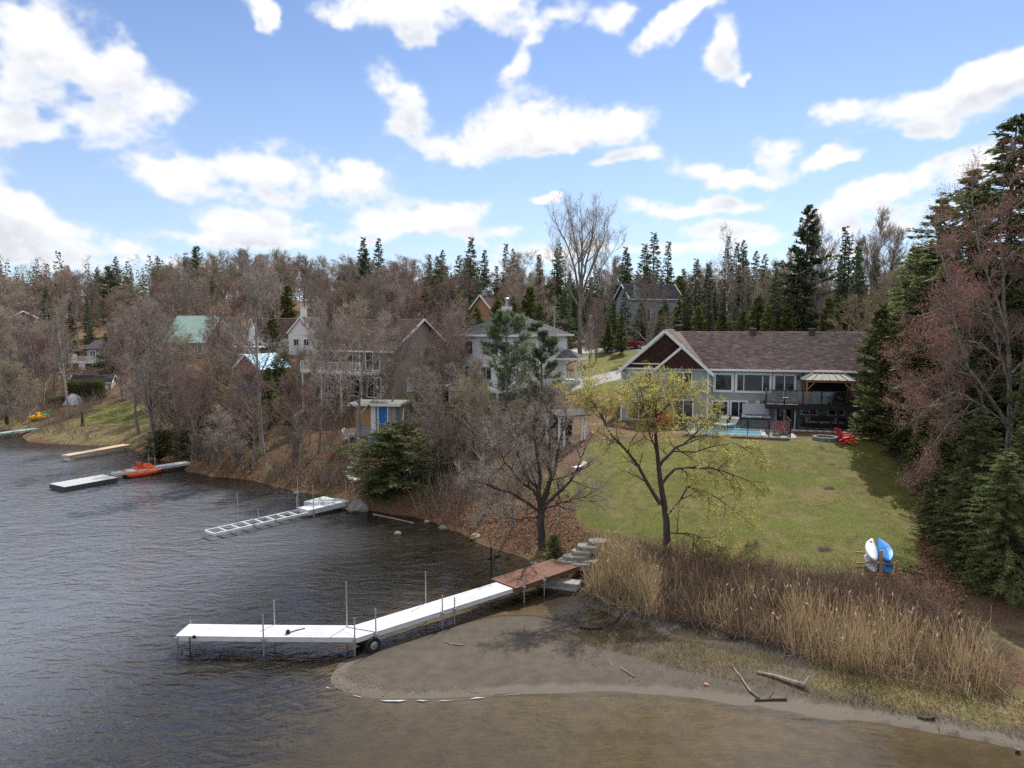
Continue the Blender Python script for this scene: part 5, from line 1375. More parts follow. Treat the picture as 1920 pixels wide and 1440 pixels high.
# windows and doors (photo rectangles carried onto the walls)
window(house, *fr4(1192.5, 697, 1223.5, 723.5, 0), 0.0, (1, 1), gm=gls_brown)
window(house, *fr4(1263.5, 697, 1298, 723.8, 0), 0.0, (1, 1), gm=gls_brown)
window(house, *fr4(1177, 747, 1239, 787, 0), 0.0, (1, 1, 1), name='patio_door', gm=gls_brown, fr=.07)
window(house, *fr4(1262, 749, 1300, 793, 0), 0.0, (1, 1), name='patio_door', gm=gls_brown)
window(house, *fr4(1337.5, 698.5, 1376, 735.5, WM), WM, (1,), fr=0.2)
window(house, *fr4(1378, 698.7, 1447, 737.2, WM), WM, (0.36, 1.05, 0.36), fr=0.19)
window(house, *fr4(1449, 700.5, 1492.5, 754, WM), WM, (1, 1), name='patio_door', fr=0.17)
window(house, *fr4(1333.6, 750, 1367, 788, WM), WM, (1, 1), name='patio_door', fr=0.15)
window(house, *fr4(1368, 750.5, 1402.5, 789, WM), WM, (1, 1), name='patio_door', fr=0.15)
window(house, *fr4(1452, 757, 1473.5, 795, WM), WM, (1,), name='door', fr=0.2)
window(house, *fr4(1501, 761, 1534, 779, WM), WM, (1, 1), fr=0.13)
window(house, *fr4(1551, 763, 1584, 780, WM), WM, (1, 1), fr=0.13)
part('brick_panel', MB().box(*fr4(1474.5, 758, 1489, 793, WM)[:2], WM - .02, WM + .02, 0.1, 2.1), mat('dark_red_brick', (.075, .03, .025), .4, 8, .9), house)
u0, u1, z0, z1 = fr4(1417.5, 751, 1424.5, 758, WM)
part('wall_lantern', MB().box(u0, u1, WM - 0.22, WM - 0.02, z0, z1), white, house)
u0, u1, z0, z1 = fr4(1494.5, 704, 1497.5, 710.5, WM)
part('wall_lamp', MB().box(u0, u1, WM - 0.2, WM - 0.02, z0, z1), black_metal, house)
# deck with glass railing
DW = -2.3
DU0, DZ = fp(1437, 757.5, DW); DU1 = ML + 0.2; RZ = fp(1437, 731, DW)[1]
part('deck', MB().box(DU0, DU1, DW, WM - 0.03, DZ - 0.07, DZ), mat('dark_deck_boards', (.05, .045, .042), .2, 3, .7, grain=(1, 8, 1)), house)
part('deck_beam', MB().box(DU0 - .02, DU1, DW - 0.05, DW - 0.003, DZ - 0.36, DZ + 0.01).box(DU0 - .05, DU0 - .003, DW, WM - .03, DZ - .36, DZ + .01), black_metal, house)
for uu in (DU0 + 1.9, DU0 + 5.2):
    part('deck_post', MB().box(uu - .07, uu + .07, DW + .02, DW + .16, 0, DZ - .07), black_metal, house)
rl = MB().bar((DU0, DW, RZ), (DU1, DW, RZ), 0.05).bar((DU0, DW, RZ), (DU0, WM, RZ), 0.05)
rail = part('railing', rl, black_metal, house)
n_ = 7
for i in range(n_ + 1):
    uu = DU0 + (DU1 - DU0) * i / n_
    part('rail_post', MB().box(uu - .03, uu + .03, DW - .03, DW + .03, DZ, RZ), black_metal, rail)
    if i < n_: part('glass_panel', MB().box(uu + .06, uu + (DU1 - DU0) / n_ - .06, DW - .006, DW + .006, DZ + .1, RZ - .06), rail_glass, rail)
part('glass_panel', MB().box(DU0 - .006, DU0 + .006, DW + .1, WM - .2, DZ + .1, RZ - .06), rail_glass, rail)
part('privacy_screen', MB().box(*fr4(1524, 733, 1561, 755, DW + .06)[:2], DW + .05, DW + .08, DZ + .06, RZ), mat('grey_screen', (.10, .105, .11), .2, 6, .8), house)
# ground floor lounge under the deck: black fence and white corner post
lf0, lf1 = fp(1494, 800, DW - .1)[0], fp(1600, 800, DW - .1)[0]
fz = MB()
for zz in (0.08, 1.05): fz.box(lf0, lf1, DW - .14, DW - .10, zz, zz + .05)
k = 30
for i in range(k + 1):
    uu = lf0 + (lf1 - lf0) * i / k; wdt = .035 if i % 6 == 0 else .011
    fz.box(uu - wdt, uu + wdt, DW - .135, DW - .105, 0, 1.12 if i % 6 == 0 else 1.05)
part('lounge_fence', fz, black_metal, house)
part('corner_post', MB().box(lf1 + .02, lf1 + .2, DW - .05, DW + .12, 0, DZ - .36), white, house)
part('post', MB().box(*fr4(1489.5, 758, 1491.5, 795, DW + .3)[:2], DW + .3, DW + .36, 0, DZ - .08), white, house)
# vents etc. of the eaves are small; electrical conduit beside the bay
part('conduit', MB().box(fp(1504, 700, WM)[0], fp(1506, 700, WM)[0], WM - .06, WM - .01, DZ, ME), black_metal, house)

# ------------------------------------------------------------------ gazebo standing on the deck
gz0, gz1 = fp(1508, 720, DW + .3)[0], fp(1604, 720, DW + .3)[0]
gzz = fp(1508, 712, DW + .3)[1]; gzt = fp(1560, 699, DW + 1.4)[1]
gp = house.matrix_basis
def hw3(u, w, z): return (*hpt(u, w), HZ + z)
gaz = empty('gazebo', hw3((gz0 + gz1) / 2, DW + 1.5, DZ), -HA, 'wooden framed gazebo with pale panel roof standing on the upper deck', 'gazebo')
hwid, hd = (gz1 - gz0) / 2, 1.25; zb = gzz - DZ; zt = gzt - DZ
for sx in (-1, 1):
    for sy in (-1, 1): part('post', MB().box(sx * (hwid - .2) - .07, sx * (hwid - .2) + .07, sy * (hd - .15) - .07, sy * (hd - .15) + .07, 0, zb - .2), cedar_wood, gaz)
fb = MB()
for sy in (-1, 1): fb.box(-hwid + .05, hwid - .05, sy * (hd - .15) - .06, sy * (hd - .15) + .06, zb - .2, zb - .01)
for sx in (-1, 1): fb.bar((sx * (hwid - .25), -hd + .15, zb - .75), (sx * (hwid - .75), -hd + .15, zb - .2), .09)
part('beam', fb, cedar_wood, gaz)
panel = mat('pale_roof_panel', (.075, .067, .062), .12, 1.5, .65)
rp = MB(); top = [(-hwid * .55, -.25, zt), (hwid * .55, -.25, zt), (hwid * .55, .25, zt), (-hwid * .55, .25, zt)]
bot = [(-hwid - .15, -hd - .15, zb), (hwid + .15, -hd - .15, zb), (hwid + .15, hd + .15, zb), (-hwid - .15, hd + .15, zb)]
rp.loft([bot, top]); ro = part('roof', rp, panel, gaz)
rb = MB()
for i in range(7):
    f = -1 + 2 * i / 6; rb.bar((f * (hwid + .1), -hd - .16, zb + .02), (f * hwid * .55, -.26, zt + .03), .05, .03)
part('roof_rib', rb, mat('rib_grey', (.20, .19, .185)), ro)
part('cupola', MB().loft([[(-hwid * .6, -.35, zt + .06), (hwid * .6, -.35, zt + .06), (hwid * .6, .35, zt + .06), (-hwid * .6, .35, zt + .06)], [(-hwid * .5, -.1, zt + .2), (hwid * .5, -.1, zt + .2), (hwid * .5, .1, zt + .2), (-hwid * .5, .1, zt + .2)]]), panel, ro)
part('curtain', MB().box(-hwid + .25, hwid - .2, hd - .2, hd - .16, .05, zb - .2), dark_int, gaz)

# ------------------------------------------------------------------ neighbours' houses
def local_house(name, label, px, Yd, yaw, zbase=None):
    p = ground(px, Yd)
    if zbase is not None: p[2] = zbase
    e = empty(name, p, -yaw, label, 'house')
    hu_, hw_ = np.array([math.cos(yaw), -math.sin(yaw)]), np.array([math.sin(yaw), math.cos(yaw)])
    def zpix(py, u=0.0, w=0.0):
        q = p[:2] + hu_ * u + hw_ * w
        return float(atY(960, py, q[1])[2] - p[2])
    return e, zpix
def gable_roof(e, L, D, ze, zr, mt, ov=.4, along=True, x0=0, seed=1, fascia=white, course=0.2, tab=.45, sh=True):
    """L along u, D along w. along=True: ridge runs along u"""
    mb = MB(); tr_ = MB()
    if along:
        e0 = ze - (zr - ze) / (D / 2) * ov
        A_, B_, C_, D_ = (x0 - ov, -ov, e0), (x0 + L + ov, -ov, e0), (x0 + L + ov, D / 2, zr), (x0 - ov, D / 2, zr)
        E_, F_ = (x0 - ov, D + ov, e0), (x0 + L + ov, D + ov, e0)
        slab(mb, A_, B_, C_, D_, .1); slab(mb, D_, C_, F_, E_, .1); planes = [(A_, B_, C_, D_), (F_, E_, D_, C_)]
        for x in (x0 - ov - .03, x0 + L + ov + .03):
            tr_.bar((x, -ov, e0 - .08), (x, D / 2, zr - .06), .05, .2, up=(0, 0, 1)); tr_.bar((x, D + ov, e0 - .08), (x, D / 2, zr - .06), .05, .2, up=(0, 0, 1))
        tr_.box(x0 - ov, x0 + L + ov, -ov - .06, -ov - .005, e0 - .16, e0 - .01)
    else:
        e0 = ze - (zr - ze) / (L / 2) * ov
        A_, B_, C_, D_ = (x0 - ov, D + ov, e0), (x0 - ov, -ov, e0), (x0 + L / 2, -ov, zr), (x0 + L / 2, D + ov, zr)
        E_, F_ = (x0 + L + ov, -ov, e0), (x0 + L + ov, D + ov, e0)
        slab(mb, A_, B_, C_, D_, .1); slab(mb, C_, E_, F_, D_, .1); planes = [(A_, B_, C_, D_), (E_, F_, D_, C_)]
        tr_.bar((x0 - ov, -ov - .03, e0 - .08), (x0 + L / 2, -ov - .03, zr - .06), .05, .22, up=(0, 0, 1)); tr_.bar((x0 + L + ov, -ov - .03, e0 - .08), (x0 + L / 2, -ov - .03, zr - .06), .05, .22, up=(0, 0, 1))
    r_ = part('roof', mb, mt, e)
    if sh:
        for i, pl in enumerate(planes): shingles('shingles', *[(q[0], q[1], q[2] + .005) for q in pl], mt, r_, course=course, tab=tab, seed=seed + i)
    part('fascia', tr_, fascia, r_)
    return r_
def gable_wall(mb, L, D, ze, zr, along, x0=0, zb=-1.0):
    if along:
        mb.loft([[(x0, 0, zb), (x0, D, zb), (x0, D, ze), (x0, D / 2, zr - .12), (x0, 0, ze)], [(x0 + L, 0, zb), (x0 + L, D, zb), (x0 + L, D, ze), (x0 + L, D / 2, zr - .12), (x0 + L, 0, ze)]])
    else:
        mb.loft([[(x0, 0, zb), (x0 + L, 0, zb), (x0 + L, 0, ze), (x0 + L / 2, 0, zr - .12), (x0, 0, ze)], [(x0, D, zb), (x0 + L, D, zb), (x0 + L, D, ze), (x0 + L / 2, D, zr - .12), (x0, D, ze)]])
    return mb
def railing(e, u0, u1, w, z, h=1.0, mt=None, n=None, side=None):
    mt = mt or white; mb = MB(); n = n or max(2, int((u1 - u0) / .22))
    mb.box(u0, u1, w - .03, w + .03, z + h - .06, z + h); mb.box(u0, u1, w - .02, w + .02, z + .08, z + .13)
    for i in range(n + 1):
        x = u0 + (u1 - u0) * i / n; b_ = .05 if i % 8 == 0 else .018
        mb.box(x - b_, x + b_, w - .018, w + .018, z, z + h - .06)
    if side is not None:
        a, c, x = side
        mb.box(x - .03, x + .03, a, c, z + h - .058, z + h - .002)
        k_ = max(2, int((c - a) / .22))
        for i in range(k_ + 1):
            y = a + (c - a) * i / k_; mb.box(x - .018, x + .018, y - .018, y + .018, z, z + h - .06)
    return part('railing', mb, mt, e)

# the tan house with the white balcony
tan = mat('tan_siding', (.36, .31, .25), .1, 2, .75); brownw = mat('brown_front', (.17, .125, .10), .15, 2, .8)
e, zp = local_house('tan_house', 'tan house with brown shingle roof and white balcony behind bare trees', 603, 76.5, R(33))
LT, DT = 10.0, 8.6; zeT, zrT = zp(652, LT, 0), zp(598, LT, DT / 2)
part('wall', gable_wall(MB(), LT, DT, zeT, zrT, True), tan, e)
part('front_cladding', MB().box(.05, LT - .05, -.03, -.003, -.8, zeT - .2), brownw, e)
gable_roof(e, LT, DT, zeT, zrT, roof_tan, .5, True, seed=20)
bz = zp(697, 4, -2)
part('balcony', MB().box(-.6, LT * .82, -2.4, -.04, bz - .22, bz), off_white, e)
railing(e, -.6, LT * .82, -2.36, bz, 1.0, side=(-2.3, -.1, -.57))
for x in (-.4, 2.4, 5.2, 7.9): part('balcony_post', MB().box(x - .08, x + .08, -2.35, -2.19, -1.2, bz - .22), white, e)
for x0_, x1_ in ((1.0, 3.0), (3.6, 5.6), (6.4, 8.4)): window(e, x0_, x1_, bz + .1, bz + 2.25, -.035, (1, 1), name='patio_door')
for x0_, x1_ in ((.9, 2.7), (3.7, 5.7), (6.5, 8.5)): window(e, x0_, x1_, max(.2, bz - 2.6), bz - .5, -.035, (1, 1))
part('side_window', MB().box(LT + .003, LT + .05, 2.0, 3.1, bz - 2.1, bz - .6), white, e)

# the boathouse below it
e, zp = local_house('boathouse', 'small flat roofed boathouse with bright blue door and bare board panel', 664, 60.5, R(6), None)
e['category'] = 'shed'
WB, zt_ = 3.5, zp(757, 1.5, 0)
stone = mat('pale_stone_block', (.30, .30, .31), .35, 5, .9, .5)
part('wall', MB().box(0, WB, 0, 2.6, -1.2, zt_ - .12), stone, e)
part('roof', MB().box(-.5, WB + .5, -.45, 2.9, zt_ - .12, zt_ + .06), mat('weathered_flat_roof', (.16, .15, .14)), e)
part('fascia', MB().box(-.52, WB + .52, -.5, -.455, zt_ - .16, zt_ + .07), white, e)
part('board_panel', MB().box(.05, 1.3, -.05, -.003, zt_ - 1.85, zt_ - .2), mat('raw_board', (.42, .235, .10), .2, 9, .85), e)
part('corner_board', MB().box(1.34, 1.75, -.06, -.003, -.5, zt_ - .13), white, e)
dr_ = part('door', MB().box(2.05, 2.72, -.06, -.003, zt_ - 1.95, zt_ - .16), mat('blue_paint', (.025, .17, .48), .08), e)
part('handle', MB().box(2.62, 2.67, -.1, -.06, zt_ - 1.1, zt_ - .98), galv, dr_)
part('door_frame', MB().box(1.93, 2.03, -.065, -.003, -.3, zt_ - .13).box(2.74, 2.84, -.065, -.003, -.3, zt_ - .13), white, e)

# the white house with the grey hip roof, seen corner on
e, zp = local_house('white_house', 'white two storey house with grey hip roof and chimney behind a pine', 858, 76.0, R(38))
LW, DW2 = 8.2, 8.2; zeW = zp(628, 4, 0); zrW = zp(588, 4, 4)
bluewhite = mat('white_siding', (.72, .74, .78), .05, 1.5, .65)
part('wall', MB().box(0, LW, 0, DW2, -1.2, zeW - .05), bluewhite, e)
part('siding', siding(MB(), 0, LW, -.001, .0, zeW - .1, .2), bluewhite, e, kind='stuff')
o_ = .6; bz_ = zeW - .05; c4 = [(-o_, -o_, bz_), (LW + o_, -o_, bz_), (LW + o_, DW2 + o_, bz_), (-o_, DW2 + o_, bz_)]; rd = [(LW / 2 - .5, DW2 / 2 - .2, zrW), (LW / 2 + .5, DW2 / 2 - .2, zrW), (LW / 2 + .5, DW2 / 2 + .2, zrW), (LW / 2 - .5, DW2 / 2 + .2, zrW)]
r_ = part('roof', MB().loft([c4, rd]), roof_grey, e)
for i in range(4):
    j = (i + 1) % 4; shingles('shingles', c4[i], c4[j], rd[j], rd[i], roof_grey, r_, course=.2, tab=.5, seed=30 + i)
fa = MB()
for i in range(4): fa.bar(c4[i], c4[(i + 1) % 4], .06, .2)
part('fascia', fa, white, r_)
ck = part('chimney', MB().box(LW / 2 - 1.0, LW / 2 - .2, DW2 / 2 - .6, DW2 / 2 + .2, zrW - 1.2, zrW + .75), off_white, r_)
part('flue', MB().lathe([(.16, 0), (.16, .7), (.26, .7), (.26, .85), (.1, .95)], (LW / 2 - .6, DW2 / 2 - .2, zrW + .75), 10), galv, ck)
for u0_ in (1.0, 3.4, 5.9):
    window(e, u0_, u0_ + 1.2, zeW - 2.1, zeW - .6, -.03, (1,), rows=2)
for u0_ in (1.0, 3.2, 5.7): window(e, u0_, u0_ + 1.5, zeW - 5.1, zeW - 3.2, -.03, (1, 1))
sidew = MB()
for w0_ in (1.2, 4.6): sidew.box(-.05, -.003, w0_, w0_ + 1.3, zeW - 2.1, zeW - .6)
part('side_window', sidew, gls, e)
zdk = zp(727, 2, -2.5)
part('deck', MB().box(-2.2, LW - .4, -2.8, -.03, zdk - .25, zdk), white, e)
part('deck_wing', MB().box(-2.2, -.03, 0, 5.5, zdk - .25, zdk), white, e)
railing(e, -2.2, LW - .4, -2.75, zdk, 1.05, side=(-2.7, 5.4, -2.17))
for x in (-2.0, 1.3, 4.6, 7.5): part('deck_post', MB().box(x - .1, x + .1, -2.7, -2.5, -1.5, zdk - .25), white, e)
part('lattice_skirt', MB().box(3.2, 7.0, -2.45, -2.40, -1.0, zdk - .3), off_white, e)
# porch pavilion on its right
pz = ground(1062, 77)
e = empty('porch', (pz[0], pz[1], pz[2]), R(-20), 'white open porch with grey hip roof at the right of the white house', 'porch')
zf, zc_ = float(atY(960, 712, 77)[2] - pz[2]), float(atY(960, 672, 77)[2] - pz[2])
part('base', MB().box(-1.5, 1.5, -1.3, 1.5, -.8, zf), off_white, e)
for x in (-1.35, 1.35):
    for y in (-1.15, 1.35): part('column', MB().box(x - .09, x + .09, y - .09, y + .09, zf, zc_), white, e)
railing(e, -1.3, 1.3, -1.2, zf, .95, side=(-1.1, 1.3, 1.35))
cc = [(-1.9, -1.7, zc_), (1.9, -1.7, zc_), (1.9, 1.9, zc_), (-1.9, 1.9, zc_)]; tt_ = [(-.3, 0, zc_ + .95), (.3, 0, zc_ + .95), (.3, .2, zc_ + .95), (-.3, .2, zc_ + .95)]
r_ = part('roof', MB().loft([cc, tt_]), roof_grey, e)
for i in range(4): shingles('shingles', cc[i], cc[(i + 1) % 4], tt_[(i + 1) % 4], tt_[i], roof_grey, r_, course=.2, tab=.5, seed=40 + i)
part('fascia', MB().bar(cc[0], cc[1], .06, .2).bar(cc[1], cc[2], .06, .2).bar(cc[3], cc[0], .06, .2), white, r_)

def cottage(name, label, px, Yd, yaw, L, D, ye, yr, wallm, roofm, along, wins=(), zb=-1.5, cat='house', ov=.4, seed=50, chim=None, sh=True, fascia=white):
    e, zp = local_house(name, label, px, Yd, yaw); e['category'] = cat
    ze, zr = zp(ye, L / 2 if not along else L / 2, 0), zp(yr, L / 2, D / 2 if along else 0)
    part('wall', gable_wall(MB(), L, D, ze, zr, along, zb=zb), wallm, e)
    r_ = gable_roof(e, L, D, ze, zr, roofm, ov, along, seed=seed, sh=sh, fascia=fascia)
    for (u0, u1, z0, z1) in wins: window(e, u0 * L, u1 * L, z0 * ze, z1 * ze, -.01, (1, 1))
    if chim:
        cu, cw, ch_, cm = chim
        k_ = part('chimney', MB().box(cu - .4, cu + .4, cw - .35, cw + .35, ze - .5, zr + ch_), cm, r_)
        part('chimney_cap', MB().box(cu - .46, cu + .46, cw - .41, cw + .41, zr + ch_, zr + ch_ + .1), off_white, k_)
    return e, ze, zr
teal = mat('teal_boards', (.06, .17, .24), .12, 2, .7); beige = mat('beige_boards', (.33, .28, .21), .12, 2, .75); bgrey = mat('blue_grey_siding', (.27, .33, .38), .08, 2, .7); orange = mat('orange_brick', (.42, .22, .13), .15, 3, .85)
e, ze, zr = cottage('blue_cottage', 'little teal cottage with bright blue roof near the lake on the left', 444, 88, R(24), 3.4, 4.6, 686, 664, teal, roof_blue, False, [(.30, .55, .35, .8), (.6, .85, .35, .8)], chim=(-.7, 1.5, -.2, stone), sh=False, ov=.5)
e, ze, zr = cottage('white_gable_house', 'white steep gabled house with tan roof left of the round cedar', 463, 118, R(40), 3.6, 8.0, 628, 596, white, roof_tan, False, [(.35, .65, .35, .6)], seed=60, ov=.25)
e, ze, zr = cottage('white_gable_house', 'white gabled house with outside stair right of the round cedar', 541, 116, R(12), 4.4, 7.0, 622, 594, white, roof_grey, False, [(.2, .42, .4, .7), (.6, .82, .4, .7)], seed=64, ov=.2, chim=(.6, 4.0, 1.6, white))
e, ze, zr = cottage('green_roofed_house', 'beige house under a large pale green sheet roof among bare trees', 312, 119, R(14), 7.4, 7.0, 636, 592, beige, roof_green, True, [(.12, .22, .1, .8), (.48, .58, .1, .85), (.8, .92, .3, .8)], seed=68, sh=False)
e, ze, zr = cottage('blue_grey_house', 'blue grey house with wide chimney half hidden by trees at the back', 1182, 113, R(-14), 8.4, 6.0, 557, 533, bgrey, roof_dark, True, [(.25, .4, .45, .75), (.55, .7, .45, .75)], seed=72, chim=(.9, -.2, .55, bgrey))
e, ze, zr = cottage('orange_gabled_house', 'orange brick gable with dark roof peeping over the white house', 886, 118, R(30), 3.3, 5.0, 574, 553, orange, roof_tan, False, [], seed=76, chim=(1.5, 1.6, .7, galv))
e, ze, zr = cottage('far_white_house', 'pale far house showing in bits through the branches above the tan house', 690, 118, R(10), 8.0, 6.0, 592, 574, white, roof_grey, True, [(.2, .4, .4, .7), (.6, .8, .4, .7)], seed=80)
e, ze, zr = cottage('far_brown_house', 'low brown roofed house cut by the left edge behind trees', -40, 128, R(8), 6.0, 6.0, 594, 583, beige, roof_tan, True, [], seed=84)
shedw = mat('pale_grey_boards', (.33, .35, .37), .1, 2, .75)
e, ze, zr = cottage('garden_shed', 'pale grey garden shed with charcoal gable roof behind the clipped hedge', 128, 106, R(-14), 5.4, 3.2, 716, 703, shedw, roof_dark, True, [], cat='shed', seed=88, ov=.2)
part('door', MB().box(4.0, 5.0, -.05, -.003, 0, 1.7), white, e)
# white deck house among the trees on the left
e, zp = local_house('deck_house', 'grey house with white railed high deck among trees on the left', 150, 125, R(10))
zd_ = zp(679, 2, -2)
part('wall', MB().box(1.2, 6, 0, 5, -1, zd_ + 2.2), mat('grey_boards', (.23, .24, .26)), e)
part('roof', slab(slab(MB(), (.8, -.4, zd_ + 2.2), (6.4, -.4, zd_ + 2.2), (6.4, 2.5, zd_ + 3.6), (.8, 2.5, zd_ + 3.6), .1), (.8, 2.5, zd_ + 3.6), (6.4, 2.5, zd_ + 3.6), (6.4, 5.4, zd_ + 2.2), (.8, 5.4, zd_ + 2.2), .1), roof_dark, e)
part('deck', MB().box(-.3, 4.6, -2.4, -.02, zd_ - .2, zd_), off_white, e)
part('parapet', MB().box(-.3, 1.3, -2.42, -2.36, zd_, zd_ + 1.4), white, e)
railing(e, 1.3, 4.6, -2.36, zd_, 1.0)
for x in (.2, 2.2, 4.2): part('deck_post', MB().box(x - .1, x + .1, -2.3, -2.1, -1.5, zd_ - .2), off_white, e)
window(e, 1.8, 3.0, zd_ + .2, zd_ + 1.9, -.01, (1, 1)); window(e, 3.6, 4.8, zd_ + .2, zd_ + 1.9, -.01, (1, 1))
part('stair_wall', MB().box(1.7, 2.9, -2.5, -2.44, -1, zd_ - .25), white, e)
# deck on posts in front of the first white gable house
p = ground(450, 112)
e = empty('raised_deck', p, R(-8), 'white railed deck on posts in front of the steep white house', 'deck'); zd_ = float(atY(960, 650, 112)[2] - p[2])
part('floor', MB().box(-1.9, 3.2, 0, 2.4, zd_ - .2, zd_), white, e); railing(e, -1.9, 3.2, .05, zd_, 1.05)
for x in (-1.6, .7, 3.0): part('post', MB().box(x - .1, x + .1, .1, .3, -1, zd_ - .2), off_white, e)
# glass fronted garden box beside the road
p = ground(1052, 101)
e = empty('garden_box', p, R(-6), 'small white framed shelter with dark glass beside the road', 'shelter'); zt_ = float(atY(960, 636, 101)[2] - p[2])
part('back_wall', MB().box(-.8, .8, .03, 1.5, -.5, zt_ - .1), dark_int, e)
window(e, -.85, .85, 0, zt_, .02, (1, 1), fr=.13)
# white framed pavilion at the left of the lawn
p = hit(1072, 832)
e = empty('pavilion', p, R(24), 'white framed open pavilion with dark inside at the left of the lawn', 'pavilion')
zt_ = float(atY(960, 783, p[1])[2] - p[2])
for x in (-1.05, -.65, .85, 1.15):
    part('post', MB().box(x - .07, x + .07, -.07, .07, -.3, zt_), white, e)
for x in (-1.05, 1.15): part('post', MB().box(x - .07, x + .07, 1.9, 2.04, -.3, zt_), white, e)
part('beam', MB().box(-1.2, 1.3, -.09, .09, zt_, zt_ + .2).box(-1.2, 1.3, 1.88, 2.06, zt_, zt_ + .2), white, e)
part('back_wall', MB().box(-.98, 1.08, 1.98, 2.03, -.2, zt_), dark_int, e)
part('roof', slab(slab(MB(), (-1.4, -.3, zt_ + .2), (1.5, -.3, zt_ + .2), (1.5, 1.0, zt_ + .55), (-1.4, 1.0, zt_ + .55), .08), (-1.4, 1.0, zt_ + .55), (1.5, 1.0, zt_ + .55), (1.5, 2.3, zt_ + .2), (-1.4, 2.3, zt_ + .2), .08), roof_dark, e)
lt_ = MB()
for i in range(6): lt_.box(-1.02, -.68, -.03, .0, .15 + i * .3, .2 + i * .3)
part('lattice', lt_, white, e)
# ================================================================== TERRACE, POOL AND GARDEN THINGS
def W3(u, w, z=0.0): return (*hpt(u, w), HZ + z)
paver = mat('pale_paving', (.40, .39, .375), .12, 2.5, .85, .4, attr=True)
pu0, pu1 = fp(1284, 812, -6.6)[0], fp(1484, 826, -6.6)[0]
rgp = random.Random(9)
V_, Q_, sh_ = [], [], []
def add_slab(u0, u1, w0, w1, zt):
    st = len(V_); V_.extend([(u0, w0, -.1), (u1, w0, -.1), (u1, w1, -.1), (u0, w1, -.1), (u0, w0, zt), (u1, w0, zt), (u1, w1, zt), (u0, w1, zt)])
    for a in ((4, 5, 6, 7), (0, 1, 5, 4), (1, 2, 6, 5), (2, 3, 7, 6), (3, 0, 4, 7)): Q_.append(tuple(st + i for i in a))
    sh_.extend([rgp.uniform(.86, 1.1)] * 8)
PL = (pu0 + .75, pu1 - 2.0, -6.25, -3.5)                       # pool basin in the house frame
u = pu0
while u < ML - .3:
    w = -6.9
    while w < WM - .1:
        u1_, w1_ = min(u + .6, ML), min(w + .6, WM - .06)
        inpool = u1_ > PL[0] and u < PL[1] and w1_ > PL[2] and w < PL[3]
        lawn_corner = u > pu1 - .05 and w < -3.3
        if not inpool and not lawn_corner and not (u < GU + .1 and w1_ > 0): add_slab(u + .012, u1_ - .012, w + .012, w1_ - .012, .03 + rgp.uniform(-.004, .004))
        w += .6
    u += .6
me = mesh_np('terrace_paving', np.array(V_), np.array(Q_), None, paver); fattr(me, 'shade', sh_)
tag(link('terrace_paving', me, None, (HO[0], HO[1], HZ), -HA), 'pale paved terrace round the pool and along the house', kind='structure')

pool = empty('swimming_pool', W3((PL[0] + PL[1]) / 2, (PL[2] + PL[3]) / 2, 0), -HA, 'small rectangular turquoise swimming pool sunk in the paved terrace', 'pool')
hx, hy = (PL[1] - PL[0]) / 2, (PL[3] - PL[2]) / 2
cop = MB()
cop.box(-hx - .3, hx + .3, -hy - .3, -hy, -.1, .07).box(-hx - .3, hx + .3, hy, hy + .3, -.1, .07).box(-hx - .3, -hx, -hy, hy, -.1, .07).box(hx, hx + .3, -hy, hy, -.1, .07)
part('coping', cop, mat('pale_coping', (.66, .65, .62), .06, 3, .7), pool)
m, t, b = mat_new('pool_water')
co = t.add('ShaderNodeTexCoord').outputs['Object']
t.l.new(t.mix(t.noise(co, 3, 3), (.16, .60, .72), (.30, .72, .80)), b.inputs['Base Color']); b.inputs['Roughness'].default_value = .06
bp = t.add('ShaderNodeBump', {'Strength': .25, 'Distance': .05, 'Height': t.noise(co, 5, 3)}); t.l.new(bp.outputs[0], b.inputs['Normal'])
part('water', MB().box(-hx, hx, -hy, hy, -.09, -.03), m, pool)

def fence_run(e, a, b_, n, h=1.2, gate=False):
    """posts and clear panels between two points in the fence's own frame"""
    a, b_ = np.array(a), np.array(b_)
    for i in range(n + 1):
        q = a + (b_ - a) * i / n
        part('post', MB().box(q[0] - .035, q[0] + .035, q[1] - .035, q[1] + .035, -.15, h), black_metal, e)
        if i < n:
            q2 = a + (b_ - a) * (i + 1) / n; d_ = (q2 - q) / np.linalg.norm(q2 - q) * .05
            part('panel', MB().bar((*(q + d_), h / 2 + .05), (*(q2 - d_), h / 2 + .05), .012, h - .2), rail_glass, e)
            part('rail', MB().bar((*(q + d_), h - .03), (*(q2 - d_), h - .03), .03).bar((*(q + d_), .1), (*(q2 - d_), .1), .025), black_metal, e)
pf = empty('pool_fence', W3(pu0, -6.75, 0.02), -HA, 'low glass pool fence with black posts along the lawn edge', 'fence')
fence_run(pf, (0.1, 0), (pu1 - pu0 - .1, 0), 5); fence_run(pf, (pu1 - pu0 - .1, .05), (pu1 - pu0 - .1, 3.4), 2)

# hot tub with its cover swung up
spa_u0, spa_z0 = fp(1391, 803, -2.6); spa_u1 = fp(1443, 803, -2.6)[0]
spa = empty('hot_tub', W3((spa_u0 + spa_u1) / 2, -1.9, 0.03), -HA, 'black hot tub with its pale cover standing open against the house', 'hot tub')
sw = (spa_u1 - spa_u0) / 2
part('cabinet', MB().box(-sw, sw, -.95, .95, 0, .86), black_metal, spa)
sh = MB(); sh.box(-sw - .04, sw + .04, -.99, -.75, .862, .96).box(-sw - .04, sw + .04, .75, .99, .862, .96).box(-sw - .04, -sw + .22, -.75, .75, .862, .96).box(sw - .22, sw + .04, -.75, .75, .862, .96)
part('shell_rim', sh, mat('marbled_acrylic', (.25, .26, .29), .7, 7, .25), spa)
part('water', MB().box(-sw + .22, sw - .22, -.75, .75, .861, .90), mat('spa_water', (.05, .09, .11), .3, 5, .08), spa)
